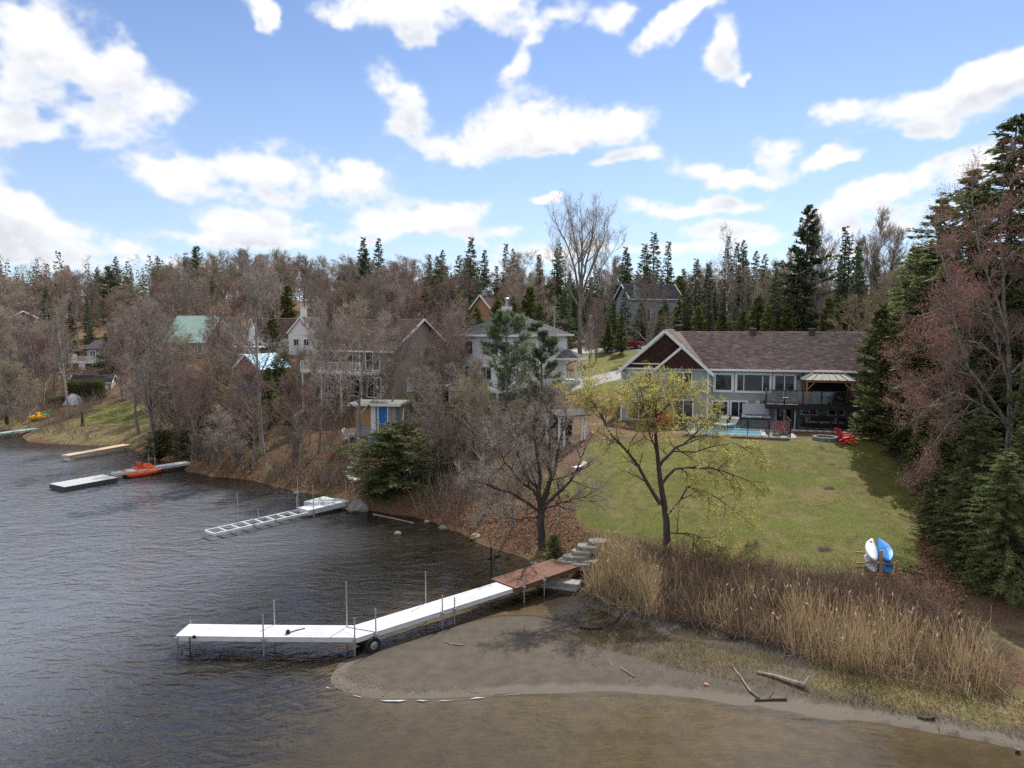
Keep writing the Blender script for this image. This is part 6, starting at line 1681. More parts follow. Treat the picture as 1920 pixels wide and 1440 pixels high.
part('cover', MB().box(-sw + .05, sw + .02, 1.0, 1.12, .9, 1.75), mat('spa_cover', (.46, .46, .50), .08, 2, .6), spa)
part('step', MB().box(-.5, .5, -1.3, -1.0, 0, .22).box(-.5, .5, -1.15, -1.0, .22, .42), black_metal, spa)

red_pl = mat('red_plastic', (.52, .022, .026), .08, 2, .45)
def adirondack(name='adirondack_chair', mt=None):
    mt = mt or red_pl
    r_ = empty(name, (0, 0, 0))
    se = MB()
    for i in range(5): se.hexa([(-.28, -.30 + i * .12, .36 - i * .03), (.28, -.30 + i * .12, .36 - i * .03), (.28, -.20 + i * .12, .335 - i * .03), (-.28, -.20 + i * .12, .335 - i * .03), (-.28, -.30 + i * .12, .39 - i * .03), (.28, -.30 + i * .12, .39 - i * .03), (.28, -.20 + i * .12, .365 - i * .03), (-.28, -.20 + i * .12, .365 - i * .03)])
    part('seat', se, mt, r_)
    ba = MB()
    for i in range(5):
        x = -.24 + i * .12; tp = 1.02 - abs(i - 2) * .05
        ba.hexa([(x - .052, .24, .22), (x + .052, .24, .22), (x + .052, .27, .22), (x - .052, .27, .22), (x - .06, .58, tp), (x + .06, .58, tp), (x + .06, .61, tp), (x - .06, .61, tp)])
    ba.box(-.3, .3, .40, .43, .55, .62)
    part('backrest', ba, mt, r_)
    for s_ in (-1, 1):
        part('armrest', MB().hexa([(s_ * .34 - .07, -.36, .55), (s_ * .34 + .07, -.36, .55), (s_ * .34 + .05, .44, .55), (s_ * .34 - .05, .44, .55), (s_ * .34 - .07, -.36, .58), (s_ * .34 + .07, -.36, .58), (s_ * .34 + .05, .44, .58), (s_ * .34 - .05, .44, .58)]), mt, r_)
        part('leg', MB().box(s_ * .33 - .02, s_ * .33 + .02, -.32, -.22, 0, .55), mt, r_)
        part('leg', MB().bar((s_ * .29, -.28, .34), (s_ * .29, .62, .03), .03, .10), mt, r_)
    return r_
chair0 = adirondack()
def put_chair(p, rz, label, first=[True]):
    o = chair0 if first[0] else copy_tree(chair0); first[0] = False
    o.location = tuple(p); o.rotation_euler = (0, 0, rz); tag(o, label, 'chair', 'red garden chairs'); return o
cw = -5.3
put_chair(W3(fp(1460, 815, cw)[0], cw, .03), R(150), 'red slatted garden chair on the pool paving, left of a close pair')
put_chair(W3(fp(1472, 812, cw + .5)[0], cw + .6, .03), R(165), 'red slatted garden chair on the pool paving, right of a close pair')
q = hit(1583, 829); put_chair(q, R(95), 'red slatted garden chair beside the fire pit, nearer the stones')
q = hit(1592, 833); put_chair(q, R(70), 'red slatted garden chair beside the fire pit, nearer the hemlocks')
for i, (px, lb) in enumerate([(1235, 'red slatted garden chair under the willow crown, leftmost of three'), (1246, 'red slatted garden chair under the willow crown, middle of three'), (1257, 'red slatted garden chair under the willow crown, rightmost of three')]):
    u_, z_ = fp(px, 796, -2.0); put_chair(W3(u_, -2.2, -.05), R(5 - 16 + i * 6), lb)
u_ = fp(1222, 792, -2.5)[0]
tag(MB().lathe([(.05, 0), (.3, .1), (.36, .32), (.3, .52), (.1, .62)], (0, 0, 0), 14).build('planter_ball', red_pl, None, W3(u_, -2.8, -.06), smooth=True), 'round red garden ball lying left of the red chairs', 'ball')

# fire pit
q = hit(1548, 826)
fpit = empty('fire_pit', q, 0, 'round stone ringed fire pit on the upper lawn', 'fire pit')
for i in range(14):
    a = i / 14 * 6.283; c_, s_ = math.cos(a), math.sin(a)
    w2 = .155
    part('stone', MB().hexa([(c_ * .62 - s_ * w2, s_ * .62 + c_ * w2, -.1), (c_ * .62 + s_ * w2, s_ * .62 - c_ * w2, -.1), (c_ * .86 + s_ * w2 * 1.25, s_ * .86 - c_ * w2 * 1.25, -.1), (c_ * .86 - s_ * w2 * 1.25, s_ * .86 + c_ * w2 * 1.25, -.1),
                             (c_ * .62 - s_ * w2, s_ * .62 + c_ * w2, .27), (c_ * .62 + s_ * w2, s_ * .62 - c_ * w2, .27), (c_ * .86 + s_ * w2 * 1.2, s_ * .86 - c_ * w2 * 1.2, .27), (c_ * .86 - s_ * w2 * 1.2, s_ * .86 + c_ * w2 * 1.2, .27)]), mat('fire_ring_stone', (.16, .165, .17), .25, 5, .9), fpit)
part('ash', MB().lathe([(.6, -.05), (.6, .12), (.25, .2)], (0, 0, 0), 14), dark_int, fpit)

# pale loungers and a dark bench by the house wall
def lounger(p, rz, label):
    r_ = empty('sun_lounger', p, rz, label, 'sun lounger', 'pale sun loungers')
    part('seat', MB().box(-.32, .32, -.95, .3, .28, .36), mat('pale_canvas', (.62, .60, .55), .06, 3, .8), r_)
    part('backrest', MB().hexa([(-.32, .3, .3), (.32, .3, .3), (.32, .36, .3), (-.32, .36, .3), (-.32, .78, .85), (.32, .78, .85), (.32, .84, .83), (-.32, .84, .83)]), MATS['pale_canvas'], r_)
    for x in (-.28, .28):
        for y in (-.85, .25): part('leg', MB().box(x - .025, x + .025, y - .025, y + .025, 0, .28), white, r_)
u_ = fp(1352, 797, -2.6)[0]; lounger(W3(u_, -2.6, .03), R(-40), 'pale canvas sun lounger near the willow twigs by the house')
u_ = fp(1362, 799, -3.0)[0]; lounger(W3(u_ + .25, -3.1, .03), R(-52), 'pale canvas sun lounger nearest the hot tub')
u_ = fp(1373, 791, -1.5)[0]
bn = empty('storage_bench', W3(u_, -.6, .03), -HA, 'dark storage bench between patio doors and hot tub', 'bench')
part('box', MB().box(-.85, .75, -.35, .35, 0, .62), black_metal, bn); part('lid', MB().box(-.88, .78, -.38, .38, .62, .68), mat('dark_lid', (.03, .03, .033), .2), bn)
# deck furniture
def deck_chair(u, w, rz, label):
    r_ = empty('deck_chair', W3(u, w, DZ), rz - HA, label, 'chair', 'dark chairs on the upper deck')
    mt = mat('dark_sling', (.045, .045, .05), .2, 4, .7)
    part('seat', MB().box(-.27, .27, -.27, .25, .4, .44), mt, r_)
    part('backrest', MB().hexa([(-.27, .25, .42), (.27, .25, .42), (.27, .28, .42), (-.27, .28, .42), (-.27, .42, 1.02), (.27, .42, 1.02), (.27, .45, 1.02), (-.27, .45, 1.02)]), mt, r_)
    for s_ in (-1, 1):
        part('armrest', MB().bar((s_ * .31, -.28, .64), (s_ * .31, .33, .66), .05, .03), black_metal, r_)
        part('leg', MB().bar((s_ * .3, -.27, .63), (s_ * .3, -.3, 0), .03), black_metal, r_); part('leg', MB().bar((s_ * .3, .25, .45), (s_ * .3, .38, 0), .03), black_metal, r_)
u_ = fp(1458, 750, -1.2)[0]; deck_chair(u_, -1.2, R(30), 'dark sling chair on the upper deck, left of the little white table')
u2_ = fp(1487, 750, -1.2)[0]; deck_chair(u2_, -1.2, R(-30), 'dark sling chair on the upper deck, right of the little white table')
tb_ = empty('side_table', W3((u_ + u2_) / 2, -1.3, DZ), -HA, 'little white side table between the two dark deck chairs', 'table')
part('table_top', MB().lathe([(.28, .44), (.28, .47)], n=14), white, tb_)
for a in range(3): part('leg', MB().bar((.08 * math.cos(a * 2.09), .08 * math.sin(a * 2.09), .44), (.24 * math.cos(a * 2.09), .24 * math.sin(a * 2.09), 0), .025), black_metal, tb_)
u_ = fp(1545, 800, -.6)[0]
so = empty('garden_sofa', W3(u_, -.6, .03), -HA, 'dark garden sofa with pale cushions under the deck', 'sofa')
part('base', MB().box(-1.5, 1.5, -.4, .4, 0, .38), black_metal, so); part('backrest', MB().box(-1.5, 1.5, .28, .42, .38, .85), black_metal, so)
for x in (-1.0, 0, 1.0): part('cushion', MB().box(x - .42, x + .42, -.36, .24, .382, .5), mat('pale_cushion', (.40, .39, .37), .1), so)
for x in (-1.2, .9): part('pillow', MB().box(x - .2, x + .2, .1, .26, .502, .85), MATS['pale_cushion'], so)

# ================================================================== ROAD, DRIVE AND CAR
def ribbon_ground(name, pts, width, mt, label, lift=.02, uv=None, parent=None):
    """strip laid on the ground along pts (x, y)"""
    pts = np.array(pts, float); s_ = np.concatenate([[0], np.cumsum(np.linalg.norm(np.diff(pts, axis=0), axis=1))])
    q = np.linspace(0, s_[-1], max(2, int(s_[-1] / .8))); c_ = np.stack([np.interp(q, s_, pts[:, i]) for i in (0, 1)], 1)
    tn = np.gradient(c_, axis=0); tn /= np.linalg.norm(tn, axis=1)[:, None]; nr = np.stack([-tn[:, 1], tn[:, 0]], 1)
    k_ = 5; rows = [c_ + nr * (width * (j / (k_ - 1) - .5)) for j in range(k_)]
    V = np.concatenate([np.concatenate([r_, (H(r_[:, 0], r_[:, 1]) + lift)[:, None]], 1) for r_ in rows]); n = len(c_)
    Q = [(j * n + i, j * n + i + 1, (j + 1) * n + i + 1, (j + 1) * n + i) for j in range(k_ - 1) for i in range(n - 1)]
    return tag(link(name, mesh_np(name, V, np.array(Q), None, mt, True)), label, kind='structure')
gravel_m = mat('grey_gravel', (.30, .29, .285), .25, 6, .95, .5); asphalt = mat('worn_asphalt', (.16, .16, .165), .15, 4, .9, .2)
ribbon_ground('gravel_drive', [atY(1030, 720, 74)[:2], ground(1085, 75.5)[:2], ground(1130, 77.5)[:2], ground(1180, 81)[:2], ground(1260, 86)[:2]], 4.4, gravel_m, 'pale gravel drive between the white and the green house')
ribbon_ground('road', [ground(880, 108)[:2], ground(1050, 104)[:2], ground(1150, 103)[:2], ground(1300, 103)[:2], ground(1500, 106)[:2]], 5.0, mat('pale_road', (.34, .34, .345), .12, 3, .9), 'pale road running behind the houses')

cp_ = ground(1177, 102.5); cp_[2] += .04
car = empty('parked_car', cp_, R(186), 'dark red family car parked on the road behind the gable', 'car')
car_red = mat('dark_red_paint', (.20, .008, .018), .05, 1, .28, spec=.6)
prof = [(-2.2, .45, .80), (-2.15, .35, 1.02), (-1.3, .3, 1.08), (-.5, .3, 1.10), (.6, .3, 1.10), (1.6, .3, 1.06), (2.1, .35, .95), (2.2, .5, .8)]
rings = []
for x, z0, z1 in prof:
    w_ = .88 if abs(x) < 1.9 else .74
    rings.append([(x, -w_, z0 + .08), (x, -w_ * .96, z0), (x, w_ * .96, z0), (x, w_, z0 + .08), (x, w_, z1 - .14), (x, w_ * .93, z1), (x, -w_ * .93, z1), (x, -w_, z1 - .14)])
part('body', MB().loft(rings), car_red, car, smooth=False, bevel=.04)
cab = [(-1.25, .84, 1.08), (-.45, .70, 1.60), (1.2, .68, 1.63), (1.95, .76, 1.10)]
part('cabin', MB().loft([[(x, -.84, 1.05), (x, .84, 1.05), (x, w_, z), (x, -w_, z)] if i in (0, 3) else [(x, -.84, 1.05), (x, .84, 1.05), (x, w_, z), (x, -w_, z)] for i, (x, w_, z) in enumerate(cab)]), gls, car)
part('roof', MB().box(-.42, 1.22, -.69, .69, 1.61, 1.67), car_red, car, bevel=.03)
for sy in (-1, 1):
    pl_ = MB()
    for (a, c) in (((-1.2, 1.09), (-.42, 1.62)), ((.35, 1.06), (.35, 1.63)), ((1.92, 1.09), (1.2, 1.64))): pl_.bar((a[0], sy * .85, a[1]), (c[0], sy * .71, c[1]), .07)
    part('pillar', pl_, car_red, car)
    for x in (-1.38, 1.32):
        wh = part('wheel', MB().lathe([(.18, -.1), (.33, -.1), (.36, -.05), (.36, .05), (.33, .1), (.18, .1)], (x, sy * .80, .34), 16, 'y'), mat('tyre_rubber', (.015, .015, .016), .2), car)
        part('rim', MB().lathe([(.2, -.112), (.2, .112)], (x, sy * .80, .34), 12, 'y'), galv, wh)
    part('headlight', MB().box(-2.19, -2.0, sy * .55 - .18, sy * .55 + .18, .76, .9), mat('lamp_glass', (.75, .75, .72), .05, rough=.15), car)
    part('taillight', MB().box(2.02, 2.18, sy * .62 - .14, sy * .62 + .14, .78, .96), mat('red_lamp', (.4, .01, .01), .05, rough=.2), car)
    part('mirror', MB().box(-.78, -.62, sy * .86 - .1, sy * .86 + .1, 1.1, 1.22), car_red, car)
# utility pole with wires
pp = ground(1039.5, 86); ph = float(atY(960, 576, 86)[2] - pp[2])
up = empty('utility_pole', pp, 0, 'thin pale green utility pole behind the white house', 'pole')
part('shaft', MB().tube([(0, 0, -.3), (0, 0, ph)], [.11, .08], 8), mat('treated_pole', (.27, .30, .24), .15, 3), up)
part('guy_wire', MB().tube([(0, 0, ph - .1), (-1.6, -1.5, ph - 2.2)], .012, 4), galv, up)

# ================================================================== DOCKS
DKZ = 0.72
dk_steel = galv
def frame_of(a, b_):
    a, b_ = np.array(a[:2]), np.array(b_[:2]); L = np.linalg.norm(b_ - a); d = (b_ - a) / L
    return L, math.atan2(d[1], d[0])
def dock_section(name, label, a, b_, width, z, mt, planks=8, group=None, cat='dock section', lengthwise=True, frame_h=.16, plank_gap=.02, frame_m=None, back=1):
    """a-b is the near long edge; the deck lies on its left side when back = 1"""
    L, ang = frame_of(a, b_)
    e = empty(name, (a[0], a[1], z), ang, label, cat, group)
    fm = frame_m or alu; y0, y1 = (0, width) if back > 0 else (-width, 0)
    f = MB(); f.box(0, L, y0, y0 + .05, -frame_h, -.002).box(0, L, y1 - .05, y1, -frame_h, -.002)
    n = max(2, int(L / 1.2))
    for i in range(n + 1):
        x = .025 + (L - .05) * i / n; f.box(x - .025, x + .025, y0 + .05, y1 - .05, -frame_h, -.01)
    part('frame', f, fm, e)
    first = None
    if lengthwise:
        pw = width / planks
        for i in range(planks):
            if first is None:
                first = part('plank', MB().box(.01, L - .01, plank_gap / 2, pw - plank_gap / 2, .002, .034), mt, e); first.location.y = y0
            else:
                o = first.copy(); COL.objects.link(o); o.parent = e; o.location.y = y0 + i * pw
    else:
        n = planks; pw = L / n
        for i in range(n):
            if first is None: first = part('plank', MB().box(plank_gap / 2, pw - plank_gap / 2, y0 - .01, y1 + .01, .002, .036), mt, e)
            else:
                o = first.copy(); COL.objects.link(o); o.parent = e; o.location.x = i * pw
    return e, L, (y0, y1)
def legs(e, spots, ztop, zbot, r=.028, mt=None):
    for x, y in spots:
        part('leg', MB().tube([(x, y, zbot), (x, y, ztop)], r, 6), mt or galv, e)
        part('clamp', MB().box(x - .06, x + .06, y - .06, y + .06, -.14, .0), mt or galv, e)
white_deck = mat('white_dock_planks', (.58, .59, .615), .24, 1.1, .6, .15, grain=(.3, 5, 1), rnd=.07)
A0, A1, A2 = at(328, 1194, DKZ), at(497, 1196, DKZ), at(668, 1197, DKZ)
wd = 1.16
e, L, _ = dock_section('dock_section', 'white dock section at the outer lake end of the near dock', A0, A1, wd, DKZ, white_deck, 8, 'white sections of the near dock'); legs(e, [(.05, -.04), (.05, wd + .04)], .14, -2.6); legs(e, [(L - .05, -.04)], .95, -1.8); legs(e, [(L - .05, wd + .04)], 1.05, -2.0)
part('cleat_wheel', MB().lathe([(.07, -.03), (.07, .03)], (L * .5 - 1.0, -.06, .03), 10, 'y'), black_metal, e); part('leg', MB().tube([(L * .17, -.05, -1.9), (L * .17, -.05, .02)], .02, 6), black_metal, e)
part('brace', MB().bar((.05, -.04, -.1), (.05, -.04, -.75), .03).bar((.05, -.03, -.15), (.05, .6, -.9), .03), galv, e)
e, L, _ = dock_section('dock_section', 'white dock section with a dark cable lying on its planks', A1, A2, wd, DKZ, white_deck, 8, 'white sections of the near dock'); legs(e, [(L - .05, -.04)], .85, -.7)
q = at(540, 1187, DKZ + .06); q2 = at(572, 1178, DKZ + .05)
cb = MB(); cb.tube([q + (0, 0, .01), (q + q2) / 2 + np.array([0, .06, .0]), q2], .018, 6); cb.lathe([(.09, 0), (.09, .1), (.03, .16)], q - np.array([0, 0, .02]), 10)
tag(cb.build('mooring_cable', black_metal), 'short dark cable with a weight lying on the white dock', 'cable')
B0, B2 = at(668, 1199, DKZ), at(966, 1104, DKZ); B1 = (B0 + B2) / 2
e, L, _ = dock_section('dock_section', 'slanting white dock section standing on a pair of black wheels', B0, B1, wd, DKZ + .012, white_deck, 8, 'white sections of the near dock')
legs(e, [(.25, wd + .04)], 1.9, -.9); legs(e, [(.85, -.04)], 1.0, -.6); legs(e, [(L - .05, wd + .04)], 1.45, -.9); legs(e, [(L - .05, -.04)], .75, -.72)
part('brace', MB().bar((.25, wd - .02, .05), (.85, .0, .05), .025), galv, e)
tyre = MATS['tyre_rubber']
for y in (.1, .95):
    w_ = part('wheel', MB().lathe([(.16, -.09), (.30, -.11), (.33, -.05), (.33, .05), (.30, .11), (.16, .09)], (.72, y - .12, -.44), 18, 'y'), tyre, e)
    part('rim', MB().lathe([(.17, -.1), (.05, -.13), (.05, .13), (.17, .1)], (.72, y - .12, -.44), 12, 'y'), galv, w_)
part('axle', MB().tube([(.72, -.2, -.44), (.72, 1.1, -.44)], .025, 6).bar((.72, 0, -.44), (.85, 0, -.02), .04).bar((.72, .9, -.44), (.85, .9, -.02), .04), galv, e)
e, L, _ = dock_section('dock_section', 'slanting white dock section reaching the brown wooden ramp', B1, B2, wd, DKZ + .012, white_deck, 8, 'white sections of the near dock')
legs(e, [(.6, -.04)], .5, -.72)
brown_deck = mat('brown_ramp_boards', (.165, .078, .050), .22, 3, .75, .3, grain=(.4, 5, 1))
C0, C1 = at(967, 1105, DKZ + .05), at(1085, 1064, DKZ + .05)
e, L, _ = dock_section('dock_ramp', 'brown boarded ramp from the white dock up to the stone steps', C0, C1, 1.75, DKZ + .07, brown_deck, 12, None, 'dock ramp', frame_m=mat('brown_joists', (.12, .06, .035), .2), frame_h=.2)
legs(e, [(.5, -.05)], .45, -.95); legs(e, [(L * .42, -.05)], .25, -.95); part('leg', MB().tube([(.1, 1.8, -.95), (.1, 1.8, 1.55)], .045, 8), black_metal, e)
part('lamp_arm', MB().bar((.1, 1.8, .98), (.55, 1.8, 1.0), .05).box(.35, .62, 1.72, 1.88, .95, 1.1).box(-.12, .02, 1.73, 1.87, .95, 1.08), black_metal, e)

# stone steps: every slab on its own
slabm = mat('grey_slab_stone', (.25, .238, .215), .34, 4, .85, .5)
rs2 = random.Random(4)
for (px, py, z, lb) in [(1120, 1013, 1.72, 'topmost grey stone slab of the lakeside steps'), (1103, 1022, 1.52, 'second grey stone slab from the top of the steps'), (1090.5, 1032, 1.32, 'third grey stone slab from the top of the steps'),
                        (1078, 1041, 1.12, 'fourth grey stone slab from the top of the steps'), (1066, 1049, .92, 'lowest left stone slab where the brown ramp begins'), (1104, 1049.5, .98, 'stone slab lying at the right of the fourth step'), (1089, 1055, .88, 'brownish stone slab at the right foot of the steps')]:
    c_ = at(px, py, z); s_ = MB(); a = R(-18 + rs2.uniform(-7, 7)); hw_, hd_ = .55 + rs2.uniform(-.06, .08), .42 + rs2.uniform(-.05, .05)
    ring = []
    for k_ in range(9):
        th = k_ / 9 * 6.283; sq = 1 / max(abs(math.cos(th)), abs(math.sin(th))) ** .72
        x, y = hw_ * math.cos(th) * sq * rs2.uniform(.92, 1.05), hd_ * math.sin(th) * sq * rs2.uniform(.92, 1.05)
        ring.append((x * math.cos(a) - y * math.sin(a), x * math.sin(a) + y * math.cos(a)))
    s_.loft([[(x * .94, y * .94, -.32) for x, y in ring], [(x * 1.02, y * 1.02, -.05) for x, y in ring], [(x * .97, y * .97, 0.01 + .03 * x) for x, y in ring]])
    tag(s_.build('step_slab', slabm, None, c_), lb, 'stone step', 'stone slabs of the lakeside steps')
for (px, py, z, w_, d_, h_, lb) in [(1058, 1088, .35, .8, .35, .35, 'upper long stone block under the brown ramp'), (1050, 1096, .12, .95, .4, .3, 'lower long stone block under the brown ramp at the water')]:
    c_ = at(px, py, z); s_ = MB().box(-w_, w_, -d_, d_, -h_, 0)
    tag(s_.build('stone_block', slabm, None, c_, R(-20), bevel=.06), lb, 'stone block')

def rock(name, p, r, label, mt, seed, flat=.7, group=None, cat='boulder'):
    rg = np.random.RandomState(seed); mb = MB(); rings = []
    for i in range(7):
        ph_ = -math.pi / 2 + math.pi * (i + .5) / 7; ring = []
        for j in range(11):
            th = j / 11 * 6.283; k_ = r * rg.uniform(.85, 1.12)
            ring.append((k_ * math.cos(ph_) * math.cos(th), k_ * .8 * math.cos(ph_) * math.sin(th), k_ * flat * math.sin(ph_)))
        rings.append(ring)
    mb.loft(rings); o = mb.build(name, mt, None, p, smooth=False); return tag(o, label, cat, group)
granite = mat('grey_granite', (.20, .19, .185), .35, 3, .9, .6)
rock('boulder', at(672, 953, .15), .85, 'big grey granite boulder where the second dock meets the shore', granite, 1)
rock('boulder', at(893, 1008, .1), .38, 'small tan boulder at the edge of the inlet', mat('tan_rock', (.30, .22, .15), .3, 3, .9, .5), 2)
q = hit(1142, 1065); rock('shore_stone', q + (0, 0, .06), .12, 'small white stone lying above the reeds', mat('white_stone', (.42, .42, .42), .15), 3, cat='stone')
q = hit(1184, 1036); rock('shore_stone', q + (0, 0, .05), .09, 'white and grey stone on the lawn edge near the willow', MATS['white_stone'], 4, cat='stone')
q = hit(1324, 1287); rock('shore_stone', q + (0, 0, .03), .08, 'small orange stone on the wet sand', mat('orange_stone', (.6, .3, .16), .1), 5, cat='stone')
for i, (px, py, r) in enumerate([(745, 1000, .25), (830, 990, .3), (800, 978, .2), (1010, 1062, .3), (1000, 1056, .22), (610, 934, .3), (555, 925, .25), (1908, 1405, .09)]):
    rock('shore_rock', at(px, py, .05), r, ['mossy rock half sunk at the foot of the junipers', 'long grey rock at the leafy bank', 'small rock on the leafy bank', 'dark rock by the dark tree roots', 'little dark rock left of the dark tree', 'dark rock left of the white raft', 'dark rock under the leaf slope', 'small pale stone at the far right waterline'][i], granite, 10 + i, .55, cat='rock')
# stepping stones on the slope
for i, (px, py) in enumerate([(664, 871), (659, 878), (656, 885), (657, 892), (662, 897), (671, 900), (707, 912), (712, 918)]):
    q = hit(px, py)
    tag(MB().lathe([(.36, -.06), (.38, .05), (.34, .08)], n=9).build('stepping_stone', mat('pale_step_stone', (.47, .46, .43), .15, 4), None, q, i), ['topmost stepping stone of the curved row on the leafy slope', 'second stepping stone from the top of the curved row', 'third stepping stone from the top of the curved row', 'fourth stepping stone from the top of the curved row', 'fifth stepping stone from the top of the curved row', 'lowest stepping stone of the curved row', 'single stepping stone by the juniper, upper of two', 'single stepping stone by the juniper, lower of two'][i], 'stepping stone', 'pale stepping stones on the slope')
q = hit(699, 838)
bl = empty('barrel', q, 0, 'small blue barrel on the slope below the boathouse', 'barrel'); part('body', MB().lathe([(.22, 0), (.29, .15), (.29, .5), (.22, .66), (.1, .68)], n=14), mat('blue_plastic', (.03, .16, .5), .08), bl, smooth=True); part('lid', MB().lathe([(.16, .68), (.16, .73)], n=12), black_metal, bl)
q = hit(655, 826); wc = adirondack('garden_chair', white); wc.location = tuple(q); wc.rotation_euler = (0, 0, R(60)); tag(wc, 'white plastic garden chair on the slope left of the boathouse', 'chair')

# ---- the second dock: bare white frame, two decked bays, raft
D0, D1 = at(402, 1000, .42), at(578, 960, .42); D2 = at(655, 942, .42)
L, ang = frame_of(D0, D1)
e = empty('open_dock', (D0[0], D0[1], .42), ang, 'white skeleton dock with its deck boards taken out', 'dock')
fm = MB()
for y in (0, 1.15): fm.box(0, L, y - .06, y + .06, -.16, 0)
part('side_rail', fm, alu, e)
for i in range(9): part('cross_rail', MB().box(L * i / 8 - .05, L * i / 8 + .05, .06, 1.09, -.15, -.01), alu, e)
legs(e, [(2.2, 1.2)], 1.9, -1.2); legs(e, [(2.6, -.05)], .35, -1.2); legs(e, [(L * .55, 1.2)], .6, -1.2); legs(e, [(L * .62, -.05)], .45, -1.2); legs(e, [(L - .1, 1.2)], .95, -1.2)
e, L, _ = dock_section('dock_section', 'whitish decked end of the second dock at the boulder', D1, D2, 1.25, .5, mat('pale_dock_planks', (.62, .65, .69), .08, 3, .6), 8, None, 'dock section', frame_h=.3)
legs(e, [(.4, -.04)], 1.7, -1.0); legs(e, [(.1, 1.3)], 2.2, -1.0); legs(e, [(L - .3, -.04)], 1.6, -.8)
E0, E1 = at(605, 943, .55), at(643, 935, .55)
e, L, _ = dock_section('swim_raft', 'square pale swim raft tied beside the second dock', at(607, 948, .5), at(643, 938, .5), 2.0, .5, MATS['pale_dock_planks'], 10, None, 'raft', frame_h=.34)
part('float', MB().box(.1, L - .1, .1, 1.9, -.5, -.34), off_white, e)
# ---- the third dock: grey floating deck, gangway and the pedal catamaran
grey_deck = mat('grey_dock_planks', (.44, .45, .47), .12, 4, .7, .2)
e, L, _ = dock_section('floating_dock', 'grey floating dock deck at the lake end of the third dock', at(121, 914, .4), at(221, 896, .4), 2.3, .4, grey_deck, 26, None, 'dock', lengthwise=False, frame_h=.34, frame_m=mat('dark_float', (.06, .06, .07)))
e, L, _ = dock_section('gangway', 'long narrow grey gangway from the shore behind the pedal boat', at(218, 889, .5), at(358, 868, .5), 1.1, .5, grey_deck, 30, None, 'gangway', lengthwise=False)
legs(e, [(L * .5, -.04), (L * .5, 1.14)], 1.15, -1.2)
pb0 = at(232, 893, .1)
La, an = frame_of(at(236, 896, .1), at(303, 886, .1))
pb = empty('pedal_catamaran', at(238, 897, 0.0), an, 'red orange pedal catamaran moored along the grey gangway', 'pedal boat')
orange_pl = mat('orange_plastic', (.72, .11, .025), .08, 2, .4)
LB_ = La
for y in (0.0, 1.2):
    rings = [[(x, y + r_ * math.cos(a) , .22 + zc_ + r_ * 1.0 * math.sin(a)) for a in np.linspace(0, 6.283, 9)[:-1]] for x, r_, zc_ in [(0, .08, .04), (.25, .24, .02), (LB_ * .5, .27, 0), (LB_ - .6, .24, .03), (LB_ - .15, .12, .12), (LB_, .04, .17)]]
    part('pontoon', MB().loft(rings), orange_pl, pb, smooth=True)
part('deck', MB().box(.3, LB_ - .75, -.1, 1.3, .46, .54), mat('pale_boat_deck', (.58, .58, .6), .08), pb)
for i, y in enumerate((.35, 1.0)):
    st_ = part('seat', MB().box(.9, 1.5, y - .26, y + .26, .541, .7).hexa([(1.42, y - .26, .7), (1.5, y - .26, .7), (1.5, y + .26, .7), (1.42, y + .26, .7), (1.2, y - .24, 1.15), (1.28, y - .24, 1.15), (1.28, y + .24, 1.15), (1.2, y + .24, 1.15)]), orange_pl, pb)
part('pedal_housing', MB().hexa([(1.7, .2, .541), (2.4, .2, .541), (2.4, 1.15, .541), (1.7, 1.15, .541), (1.85, .3, .95), (2.25, .3, .85), (2.25, 1.05, .85), (1.85, 1.05, .95)]), orange_pl, pb)
part('bow_cap', MB().box(LB_ - 1.3, LB_ - .8, 0, 1.35, .541, .68), orange_pl, pb)
part('rudder', MB().box(-.12, .2, .55, .85, .1, .6), orange_pl, pb)
# ---- fourth dock, wooden, and the green one at the left edge
raw_wood = mat('pale_raw_planks', (.52, .385, .26), .18, 4, .75, .2)
e, L, _ = dock_section('wooden_dock', 'narrow pale wooden dock left of the big dark bare tree', at(130, 856, .5), at(246, 833, .6), 1.1, .55, raw_wood, 28, None, 'dock', lengthwise=False, frame_m=raw_wood)
legs(e, [(.1, .02), (.1, 1.08), (L * .5, .02), (L * .75, .02)], .0, -1.6); part('crate', MB().box(.1, .5, .1, .9, -.5, -.16), off_white, e)
e, L, _ = dock_section('green_dock', 'thin pale green dock cut by the left edge', at(-60, 822, .5), at(75, 803, .6), 1.2, .55, mat('pale_green_planks', (.30, .42, .36), .12, 4), 30, None, 'dock', lengthwise=False)
legs(e, [(L * .45, .02), (L * .6, .02), (L * .8, .02)], .5, -1.4)

# ================================================================== THINGS ON THE LEFT LAWN
q = hit(72, 787)
tb = empty('toy_boat', q, R(10), 'yellow plastic pedal boat lying on the left bank', 'pedal boat')
yel = mat('yellow_plastic', (.72, .34, .015), .06)
for y in (-.45, .45): part('hull', MB().loft([[(x, y + r_ * math.cos(a), .3 + r_ * math.sin(a)) for a in np.linspace(0, 6.283, 9)[:-1]] for x, r_ in [(-1.05, .1), (-.8, .26), (.6, .28), (1.05, .12)]]), yel, tb, smooth=True)
part('deck', MB().box(-.6, .5, -.45, .45, .45, .56), yel, tb); part('seat', MB().box(-.1, .12, -.5, .5, .561, .95), yel, tb)
q = hit(86, 783)
gc = empty('green_chair', q, R(-70), 'light green plastic chair beside the yellow pedal boat', 'chair'); gmt = mat('light_green_plastic', (.16, .52, .24), .06)
part('seat', MB().box(-.35, .35, -.35, .3, .3, .4), gmt, gc); part('backrest', MB().hexa([(-.35, .25, .4), (.35, .25, .4), (.35, .33, .4), (-.35, .33, .4), (-.3, .45, 1.05), (.3, .45, 1.05), (.3, .52, 1.05), (-.3, .52, 1.05)]), gmt, gc)
part('base', MB().box(-.33, .33, -.3, .28, 0, .3), gmt, gc)
